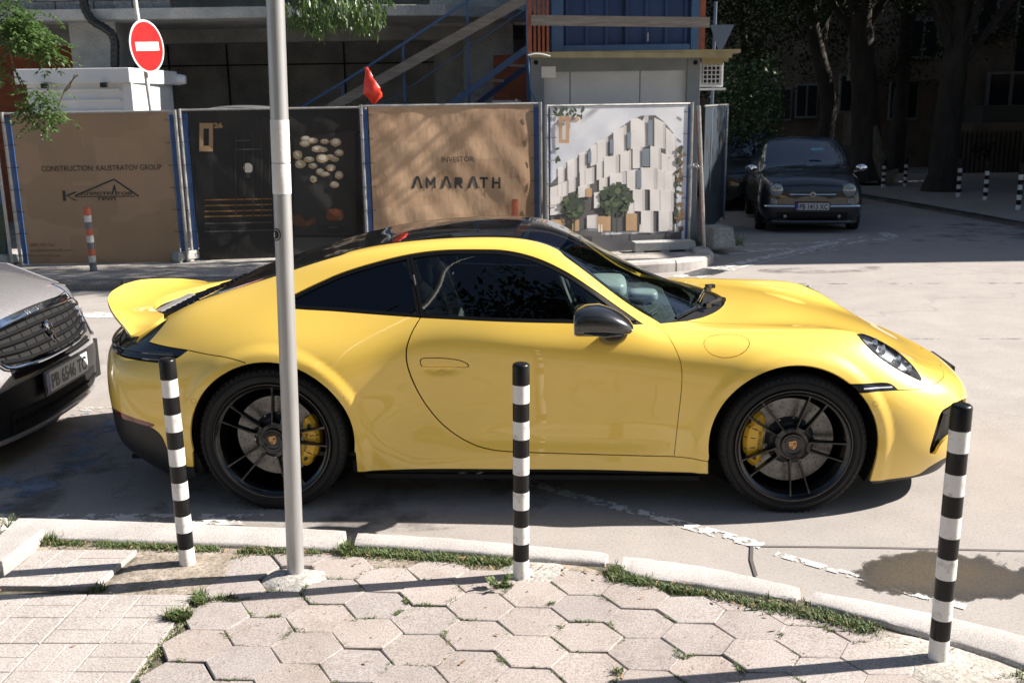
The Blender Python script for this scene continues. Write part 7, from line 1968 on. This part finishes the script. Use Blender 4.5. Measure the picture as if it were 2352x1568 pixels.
for sg in (-1, 1):
    r_ = lambda y0, y1: (y0, y1) if sg > 0 else (-y1, -y0)
    a, c = r_(.53, .80)
    hd_ = gpatch('headlamp', a, c, lambda y: .85 - .05 * ((abs(y) - .53) / .25), lambda y: .70 + .02 * ((abs(y) - .53) / .25), mat('lamp_cover', (.50, .52, .54), .06, .5, Coat_Weight=1), .005, gc)
    gtube('headlamp_trim', [(sg * y, z) for y, z in ((.53, .85), (.64, .835), (.76, .80), (.81, .76), (.78, .715), (.66, .695), (.55, .70), (.53, .76), (.53, .85))], .006, M_CHROME, hd_, .008)
    a, c = r_(.60, .74)
    fg = gpatch('fog_lamp_recess', a, c, lambda y: .665 - .03 * ((abs(y) - .6) / .14), lambda y: .50, M_PIT, .006, gc)
    gtube('fog_trim', [(sg * y, z) for y, z in ((.60, .665), (.68, .65), (.75, .60), (.765, .54), (.73, .495), (.64, .50))], .008, M_GREYC, fg, .010)
gtube('bonnet_seam', [(y, .795 - .0 * y) for y in np.linspace(-.60, .60, 7)], .0035, M_PIT, gc, .0)
SG = [(-1.30, [.80, .87, .88, .875, .84, .74, .55, .28, 0], [.20, .35, .55, .80, .96, 1.0, 1.02, 1.03, 1.033]),
      (-1.60, [.80, .87, .88, .88, .85, .76, .60, .30, 0], [.20, .35, .55, .80, .98, 1.10, 1.17, 1.20, 1.21]),
      (-2.05, [.80, .87, .88, .88, .85, .76, .62, .32, 0], [.20, .35, .55, .80, 1.0, 1.27, 1.45, 1.50, 1.51]),
      (-2.9, [.80, .87, .88, .88, .85, .75, .62, .32, 0], [.20, .35, .55, .80, 1.0, 1.28, 1.50, 1.55, 1.56]),
      (-3.8, [.80, .87, .88, .88, .84, .74, .60, .32, 0], [.20, .35, .55, .80, 1.0, 1.25, 1.42, 1.47, 1.48]),
      (-4.3, [.76, .82, .83, .82, .78, .68, .54, .28, 0], [.25, .36, .55, .78, .95, 1.08, 1.15, 1.17, 1.18])]
shell(gc, SG, (M_GREYC, M_CGL), (0, 1.8, 5.3), (1, 4, 4.3, 5.8), (4, 4.9, 5.5))
b = MB(); b.box((-.75, 0, .30), (1.2, 1.66, .25)); b.build('underbody', M_PIT, gc)
for sg in (-1, 1):
    b = MB(); b.prism([(-1.35, .25), (-1.35, .97), (-.7, .93), (-.38, .80), (-.30, .5), (-.30, .25)], sg * .845, sg * .875, M=Matrix(((1, 0, 0, 0), (0, 0, 1, 0), (0, 1, 0, 0), (0, 0, 0, 1)))); b.build('front_wing', M_GREYC, gc, bevel=.01)
for x in (-.88, -3.5):
    for y in (-.80, .80): small_wheel(gc, x, y, .315, .2, M_STEEL, 10)
# ================================================================== trees
M_LEAF = mat('leaf_green', (.07, .13, .03), .45)
L(M_LEAF, ramp(M_LEAF, noise(M_LEAF, 3.5, 3, .6), [(.3, (.035, .075, .018)), (.6, (.085, .14, .045)), (.8, (.14, .20, .07))]), bsdf(M_LEAF).inputs['Base Color'])
_t = N(M_LEAF, 'ShaderNodeBsdfTranslucent'); _t.inputs[0].default_value = (.10, .20, .03, 1); _x = N(M_LEAF, 'ShaderNodeMixShader'); _x.inputs[0].default_value = .25
L(M_LEAF, bsdf(M_LEAF).outputs[0], _x.inputs[1]); L(M_LEAF, _t.outputs[0], _x.inputs[2]); L(M_LEAF, _x.outputs[0], M_LEAF.node_tree.nodes['Material Output'].inputs['Surface'])
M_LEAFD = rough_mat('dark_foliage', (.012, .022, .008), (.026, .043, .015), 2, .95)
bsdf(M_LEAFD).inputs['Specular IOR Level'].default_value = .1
M_BARK = rough_mat('dark_bark', (.022, .019, .016), (.048, .041, .034), 5, .95, 1.0, .03, sx=(1, 1, .25))
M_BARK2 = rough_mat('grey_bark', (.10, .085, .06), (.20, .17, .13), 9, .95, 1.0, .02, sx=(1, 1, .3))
tr = random.Random(77)
def leaf(b, p, d, l, w):
    d = d.normalized(); s = d.cross(Vector((tr.uniform(-.4, .4), tr.uniform(-.4, .4), 1)))
    if s.length < .1: s = d.orthogonal()
    s = s.normalized() * w; m = p + d * l * .45
    b.add([p, m + s, p + d * l, m - s], [(0, 1, 2, 3)])
def spray(b, p, d, n, ll, lw, length):
    """compound leaf: leaflets along a drooping stalk"""
    d = d.normalized(); q = p.copy(); step = length / n
    for k in range(n):
        d = (d + Vector((0, 0, -.10))).normalized(); q = q + d * step
        s = d.cross(Vector((0, 0, 1))); s = s.normalized() if s.length > .05 else Vector((1, 0, 0))
        for sg in (-1, 1):
            leaf(b, q, (d * .6 + s * sg * .9 + Vector((0, 0, tr.uniform(-.55, .05)))), ll * tr.uniform(.7, 1.1), lw)
    leaf(b, q, d, ll, lw)
def branch_tree(name, label, base, crown_pts, trunk_r, ll=.07):
    """near tree: trunk out of the picture, limbs to the listed twig points (point, radius, sprays)"""
    t = thing(name, label, 'tree', base)
    L0 = Vector(base); c0 = Vector((0, 0, 4.2))
    tb = MB(); tb.tube([Vector((0, 0, -.2)), Vector((.03, 0, 2)), c0], [trunk_r * 1.2, trunk_r, trunk_r * .8], 12)
    b = MB()
    for kk, (p, rad, n) in enumerate(crown_pts):
        p = Vector(p) - L0; m = (c0 + p) / 2 + Vector((0, 0, .5))
        if kk % 7 == 3 and p.z > 2.6: tb.tube(catmull([tuple(c0), tuple(m), tuple(p + Vector((0, 0, .05)))], .2), .012, 6)
        for _ in range(n):
            o = Vector((tr.gauss(0, .5), tr.gauss(0, .5), tr.gauss(0, .4))) * rad
            d = Vector((tr.uniform(-1, 1), tr.uniform(-1, 1), tr.uniform(-.9, .2)))
            spray(b, p + o, d, 5, ll, ll * .19, ll * 3)
    tb.build('trunk', M_BARK, t, smooth=True); b.build('crown', M_LEAF, t, fix=False)
    return t
cp = []
for (u, v, r_, n) in ((0, 20, .30, 50), (18, 45, .26, 46), (38, 40, .22, 40), (60, 60, .20, 38), (80, 75, .16, 20), (98, 92, .13, 16), (112, 112, .11, 13), (128, 124, .06, 5), (20, 85, .14, 14), (40, 88, .10, 9), (12, 150, .07, 6), (2, 165, .05, 4),
                      (75, 205, .10, 12), (90, 220, .11, 14), (110, 212, .09, 10), (70, 240, .10, 12), (95, 252, .11, 14), (125, 258, .08, 7), (85, 272, .08, 7), (150, 255, .03, 2)):
    cp.append((at(u, v, 10.8), r_, n))
for k in range(50):
    cp.append(((-7.2 + tr.gauss(0, 1.2), 10.6 + tr.gauss(0, .8), 4.8 + tr.gauss(0, .6)), .5, 16))
lt = branch_tree('ash_tree', 'leafy ash tree whose sunlit twigs hang into the upper left corner', (-8.3, 10.6, -.1), cp, .16)
b = MB()
for seg in (((12, 60), (30, 150), (48, 195), (62, 215)), ((130, 255), (150, 205), (172, 178), (180, 172)), ((150, 210), (162, 198), (172, 172))):
    b.tube([at(u, v, 10.8) - Vector(lt.location) for u, v in seg], .008, 5)
b.build('twigs', M_BARK2, lt)
cp = []
for (u, v, r_, n) in ((670, 8, .16, 20), (700, 14, .17, 24), (730, 18, .17, 24), (760, 16, .17, 24), (790, 22, .17, 24), (820, 20, .16, 20), (845, 16, .13, 16), (690, 42, .08, 7), (740, 50, .08, 8), (775, 40, .06, 5), (832, 48, .07, 8), (865, 30, .06, 6), (855, 58, .04, 3), (868, 6, .08, 8), (700, -30, .25, 26), (780, -30, .25, 26), (840, -30, .2, 20)):
    cp.append((at(u, v, 8.6), r_, n))
def droop(cps, label, base):
    t = thing('ash_tree', label, 'tree', base); L0 = Vector(base); c0 = Vector((0, 0, 4.6)); tb = MB(); tb.tube([Vector((0, 0, -.2)), Vector((0, .03, 2.4)), c0], [.15, .12, .10], 12); b = MB()
    for kk, (p, rad, n) in enumerate(cps):
        p = Vector(p) - L0; m = (c0 + p) / 2 + Vector((0, 0, .9))
        if kk % 3 == 2: tb.tube(catmull([tuple(c0), tuple(m), tuple(p + Vector((0, 0, .2)))], .3), .010, 6)
        for _ in range(n):
            o = Vector((tr.gauss(0, .5), tr.gauss(0, .5), tr.gauss(0, .35))) * rad
            for k in range(6): leaf(b, p + o + Vector((tr.uniform(-.03, .03), 0, -.01 * k)), Vector((tr.uniform(-.5, .5), tr.uniform(-.5, .5), -1)), tr.uniform(.05, .085), .0085)
    tb.build('trunk', M_BARK, t, smooth=True); b.build('crown', M_LEAF, t, fix=False); return t
droop(cp, 'leafy tree whose drooping sunlit leaves hang at the top edge beside the grey pole', (-8.6, 9.0, -.08))
# --- dark trees at the right
def big_tree(label, base, path, r0, crown, nclump, dark=M_LEAFD, group='dark trees at the right', name='street_tree', ls=.11, bark=M_BARK, seed=1, gap=0):
    t = thing(name, label, 'tree', base, 0, group); L0 = Vector(base); q = random.Random(seed)
    b = MB(); c = catmull([tuple(Vector(p) - L0) for p in path], .35); n = len(c)
    b.tube(c, [r0 * (1.35 - .35 * min(1, k / 2.0)) * (1 - .45 * k / n) * (1 + .05 * math.sin(k * 2.3)) for k in range(n)], 16)
    top_ = Vector(c[-1])
    for k in range(9):
        a = k * .7 + q.uniform(0, .4); e = Vector((math.cos(a) * crown[1][0] * .6, math.sin(a) * crown[1][1] * .6, q.uniform(.3, 1) * crown[1][2])); s = Vector(c[int(n * q.uniform(.55, .95))])
        b.tube(catmull([tuple(s), tuple((s + top_ + e) / 2 + Vector((0, 0, .2))), tuple(top_ + e)], .4), r0 * .25, 7)
    b.build('trunk', bark, t, smooth=True)
    b = MB(); cc, rr = Vector(crown[0]) - L0, crown[1]
    for _ in range(nclump):
        while True:
            v = Vector((q.uniform(-1, 1), q.uniform(-1, 1), q.uniform(-1, 1)))
            if .25 < v.length < 1: break
        p = cc + Vector((v.x * rr[0], v.y * rr[1], v.z * rr[2])) + Vector((q.gauss(0, .2), q.gauss(0, .2), q.gauss(0, .2)))
        cs = q.uniform(.18, .42)
        for k in range(22):
            o = Vector((q.gauss(0, 1), q.gauss(0, 1), q.gauss(0, .8))) * cs * .6; d = Vector((q.uniform(-1, 1), q.uniform(-1, 1), q.uniform(-1, .4))).normalized()
            s = d.cross(Vector((q.uniform(-1, 1), q.uniform(-1, 1), 1))).normalized() * ls * .28; a0_ = p + o; l = ls * q.uniform(.7, 1.3)
            b.add([a0_, a0_ + d * l * .5 + s, a0_ + d * l, a0_ + d * l * .5 - s], [(0, 1, 2, 3)])
    b.build('crown', dark, t, fix=False)
    return t
def rd(u, v, dz=0): p = on_road(u, v, dz); return p
pT2 = at(1998, 412, 26.5); pT3 = at(2160, 448, 24.0); pT1 = at(1893, 392, 27.5)
T = lambda u, v, Y: tuple(at(u, v, Y))
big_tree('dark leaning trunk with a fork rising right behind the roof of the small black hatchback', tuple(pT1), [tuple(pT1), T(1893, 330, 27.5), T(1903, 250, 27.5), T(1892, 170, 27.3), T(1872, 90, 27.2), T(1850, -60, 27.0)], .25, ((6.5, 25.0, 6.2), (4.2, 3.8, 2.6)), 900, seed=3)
t2 = big_tree('thick dark trunk with a grey strip coloured as sunlit at its right foot', tuple(pT2), [tuple(pT2), T(1990, 330, 26.5), T(1985, 200, 26.4), T(1978, 80, 26.2), T(1975, -80, 26.0)], .40, ((9.6, 23.5, 6.2), (3.6, 4.2, 2.5)), 950, seed=4)
b = MB(); L0 = Vector(t2.location); b.tube([Vector(T(2050, 412, 26.1)) - L0, Vector(T(2022, 400, 26.15)) - L0, Vector(T(2014, 340, 26.2)) - L0, Vector(T(2006, 290, 26.25)) - L0], [.30, .20, .15, .10], 12); b.build('painted_sun_strip', M_BARK2, t2, smooth=True)  # sunlit strip at the trunk foot, its light put into paler bark
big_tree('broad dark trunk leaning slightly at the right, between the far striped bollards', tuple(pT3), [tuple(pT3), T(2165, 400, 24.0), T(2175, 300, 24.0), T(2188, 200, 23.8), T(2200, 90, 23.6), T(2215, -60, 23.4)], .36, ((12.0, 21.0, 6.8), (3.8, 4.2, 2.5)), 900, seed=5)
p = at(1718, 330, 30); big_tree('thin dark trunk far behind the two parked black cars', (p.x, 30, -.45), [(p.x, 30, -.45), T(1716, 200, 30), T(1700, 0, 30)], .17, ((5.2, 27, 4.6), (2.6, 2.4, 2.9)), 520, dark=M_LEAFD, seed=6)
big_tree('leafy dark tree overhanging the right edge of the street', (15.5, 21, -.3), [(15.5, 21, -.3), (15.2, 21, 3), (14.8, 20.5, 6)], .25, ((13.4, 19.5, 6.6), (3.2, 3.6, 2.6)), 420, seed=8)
big_tree('tall street tree above the frame that shades the kerb and the site fence', (7.0, 14.6, -.2), [(7.6, 15.0, -.2), (7.4, 14.6, 3.2), (6.0, 13.7, 6)], .001, ((5.3, 13.35, 7.4), (2.5, .85, 1.9)), 330, name='street_tree', group=None, seed=9) if False else None
# unseen tree right of the street, its crown shaped to shade the far kerb
big_tree('unseen street tree right of the picture, its crown shaped to shade the far kerb', (10.6, 13.9, -.2), [(10.6, 13.9, -.2), (10.3, 13.8, 3.6), (7.8, 13.4, 6.6)], .22, ((5.4, 13.25, 7.5), (2.9, .80, 1.9)), 420, group=None, seed=9)
# undergrowth behind the fence end, sunlit leaves put in as brighter leaf colour
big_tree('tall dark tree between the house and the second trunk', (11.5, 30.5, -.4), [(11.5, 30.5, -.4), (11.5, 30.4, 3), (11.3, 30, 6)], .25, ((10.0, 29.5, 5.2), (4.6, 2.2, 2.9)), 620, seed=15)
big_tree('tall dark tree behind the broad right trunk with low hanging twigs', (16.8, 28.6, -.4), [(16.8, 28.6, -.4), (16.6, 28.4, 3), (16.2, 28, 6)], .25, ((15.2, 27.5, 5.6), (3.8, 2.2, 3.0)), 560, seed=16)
b = MB(); uq = random.Random(8)
for _ in range(420):
    u, v = uq.uniform(1650, 1790), uq.uniform(140, 330); Y = uq.uniform(19, 24); p = at(u, v, Y)
    for k in range(7):
        o = Vector((uq.gauss(0, .09), uq.gauss(0, .09), uq.gauss(0, .07))); d = Vector((uq.uniform(-1, 1), uq.uniform(-1, 1), uq.uniform(-1, .3))).normalized(); s = d.orthogonal().normalized() * .028
        b.add([p + o, p + o + d * .05 + s, p + o + d * .10, p + o + d * .05 - s], [(0, 1, 2, 3)], 1 if uq.random() < .22 else 0)  # random leaves take the brighter green to look sunlit
o = b.build('bush', [M_LEAFD, M_LEAF], fix=False); tag(o, 'tall leafy bush with small patches coloured as sunlit behind the end of the site fence', 'bush')
b = MB()
for _ in range(90):
    a = uq.uniform(0, 6.28); q = at(1650 + uq.gauss(0, 16), 565 + uq.gauss(0, 8), 14.2); p = Vector((q.x, q.y, far_z(14.2) - .02)); p.x += uq.gauss(0, .12); p.y += uq.gauss(0, .12)
    for k in range(5):
        d = Vector((uq.uniform(-1, 1), uq.uniform(-1, 1), uq.uniform(.6, 1.6))).normalized(); l = uq.uniform(.10, .26); s = d.orthogonal().normalized() * .008; b.add([p - s, p + s, p + d * l], [(0, 1, 2)])
o = b.build('weeds', M_GRASS, fix=False); tag(o, 'tall green weeds at the foot of the broken concrete block', 'weeds')
# ================================================================== houses at the right
M_PLAS = rough_mat('beige_plaster', (.13, .105, .075), (.20, .165, .12), 1.2, .9, .3, .01)
M_PLAS2 = rough_mat('grey_plaster', (.14, .14, .135), (.21, .21, .20), 1.0, .9, .3, .01)
M_FRM = mat('old_window_frame', (.20, .20, .19), .6)
M_FRM2 = mat('balcony_panel', (.085, .085, .08), .7)
M_WIN = mat('window_glass', (.02, .025, .03), .06)
hs = thing('apartment_house', 'beige apartment house with balconies and white windows in deep shade behind the trees', 'building', (14, 35, -.4)); L0 = Vector(hs.location)
def hp(nm, c, d, m, par=None, bevel=0, rot=None):
    b = MB(); b.box(Vector(c) - L0, d, rot); return b.build(nm, m, par or hs, bevel=bevel)
hp('wall', (17, 36.2, 5), (30, 2, 11), M_PLAS)
hp('bay_wall', (13.6, 33.9, 4.6), (4.4, 2.6, 10), M_PLAS); hp('bay_wall', (19.5, 33.9, 4.6), (5.0, 2.6, 10), M_PLAS2)
hp('plinth', (17, 34.6, -.1), (30, 1.2, .9), M_PLAS2)
for k, (u, v, w_, h_) in enumerate(((1852, 232, .75, 1.15), (2320, 210, 1.5, 1.2), (1960, 215, .9, 1.2), (2075, 230, .9, 1.25), (1790, 240, .8, 1.1), (2120, 90, .9, 1.2), (2290, 30, 1.3, 1.2))):
    Yw = 32.4 if u > 1950 else 35.0
    p = at(u, v, Yw)
    fr = hp('window', (p.x, Yw, p.z), (w_, .10, h_), M_FRM, bevel=.01)
    for s_ in (-1, 1): hp('pane', (p.x + s_ * w_ * .24, Yw - .052, p.z), (w_ * .40, .02, h_ * .86), M_WIN, fr)
hp('balcony', (at(2330, 275, 31.4).x, 31.4, at(2330, 275, 31.4).z), (2.6, 1.4, .85), M_FRM2); hp('balcony', (at(2090, 150, 31.6).x, 31.6, at(2090, 165, 31.6).z), (3.4, 1.2, .5), M_PLAS)
bw = thing('garden_wall', 'low beige garden wall with dark railings and graffiti behind the right trunk', 'wall', (0, 0, 0))
q0, q1 = at(2215, 292, 30), at(2420, 292, 30)
b = MB(); b.box(((q0.x + q1.x) / 2 + 2, 30, .3), (q1.x - q0.x + 5, .3, 1.6)); b.build('wall', M_PLAS, bw)
b = MB()
for k in range(34): b.box((q0.x - .4 + k * .14, 29.80, q0.z - .75), (.03, .03, 1.25))
b.build('railings', M_MAT, bw)
b = MB()
for k in range(7):
    c = at(2232 + k * 6, 350 + (k % 3) * 7, 29.84); b.tube([c, c + Vector((.10, 0, .14)), c + Vector((.02, 0, .22)), c + Vector((.16, 0, .25))], .02, 5)
b.build('graffiti', M_PIT, bw)
# far pavement with kerb on the right
FP = [(8.55, 13.6), (8.45, 16), (8.35, 19.5), (8.2, 22.5), (8.0, 25.5), (8.1, 34)]
b = MB(); fpc = catmull(FP, .8); b.add([(p[0], p[1], gz(p[1]) + .10) for p in fpc] + [(40, p[1], gz(p[1]) + .10) for p in fpc], [(i, len(fpc) + i, len(fpc) + i + 1, i + 1) for i in range(len(fpc) - 1)]); structure(b.build('pavement', M_ROAD, fix=False))
kerb_run([tuple(p) for p in FP], M_FARK, -.2, -.03, 1.2)
flat('soil', [(8.6, 25.2), (9.4, 26.5), (10.8, 27.2), (12.5, 26.8), (11.2, 25.6), (9.6, 24.9)], M_DIRT, gz(26) + .115, step=.2)
# added building, unseen, that keeps the far part of the street in shade
rbld = thing('added_corner_building', 'plain plastered corner building, unseen, added right of the picture to shade the street', 'building', (17, 19.4, 0)); L0 = Vector(rbld.location)
for nm, c, d, m in (('wall', (17.6, 19.5, 3.8), (9, 10.2, 8.6), M_PLAS2), ('roof', (17.6, 19.5, 8.2), (9.6, 10.8, .25), M_FARK)):
    b = MB(); b.box(Vector(c) - L0, d); b.build(nm, m, rbld)
for k in range(4):
    for j in range(2):
        b = MB(); b.box(Vector((13.08, 15.6 + k * 2.6, 1.6 + j * 3.2)) - L0, (.08, 1.2, 1.4)); w_ = b.build('window', M_WIN, rbld)
rb2 = thing('added_tall_house', 'tall plastered house, unseen, added right of the picture to shade the far street', 'building', (24, 30, 0)); L0 = Vector(rb2.location)
b = MB(); b.box(Vector((24.6, 33.4, 5.5)) - L0, (13, 7.6, 12)); b.box(Vector((22.6, 26.2, 4.0)) - L0, (14, 3.2, 8.6)); b.build('wall', M_PLAS, rb2); b = MB(); b.box(Vector((24.6, 33.4, 11.7)) - L0, (13.4, 8, .3)); b.build('roof', M_FARK, rb2)  # unseen blocks added to keep the sun off the far pavement
# behind the camera: what the car body and windows reflect
bb = thing('street_house', 'long plastered street house behind the viewer', 'building', (0, -16, 0)); L0 = Vector(bb.location)
b = MB(); b.box((0, -4, 4.0), (44, 6, 8.0)); b.build('wall', M_PLAS, bb)
for k in range(12):
    for j in range(2):
        b = MB(); b.box((-19 + k * 3.4, -.98, 1.9 + j * 3.3), (1.2, .08, 1.5)); b.build('window', M_WIN, bb)
big_tree('tree whose leafy canopy reaches over the pavement above the viewer', (1.2, -3.4, .09), [(1.2, -3.4, .09), (1.1, -3.0, 2.6), (.6, -.8, 4.8)], .16, ((.6, .75, 6.0), (2.6, 1.25, .8)), 230, dark=M_LEAFD, group=None, seed=33, ls=.14)
for k, (x, y, s) in enumerate(((-7.5, -5.5, 1.0), (-1.5, -7.0, 1.15), (5.0, -6.5, 1.0), (11, -7.5, 1.2))):
    big_tree(('round street tree behind the viewer at the far left', 'round street tree behind the viewer left of centre', 'round street tree behind the viewer right of centre', 'round street tree behind the viewer at the far right')[k], (x, y, 0), [(x, y, 0), (x + .1, y, 2.4), (x, y + .1, 4)], .18, ((x, y + .4, 5.2 * s), (2.7, 2.2, 1.9 * s)), 300, dark=M_LEAF, group='street trees behind the viewer', seed=20 + k, ls=.16)
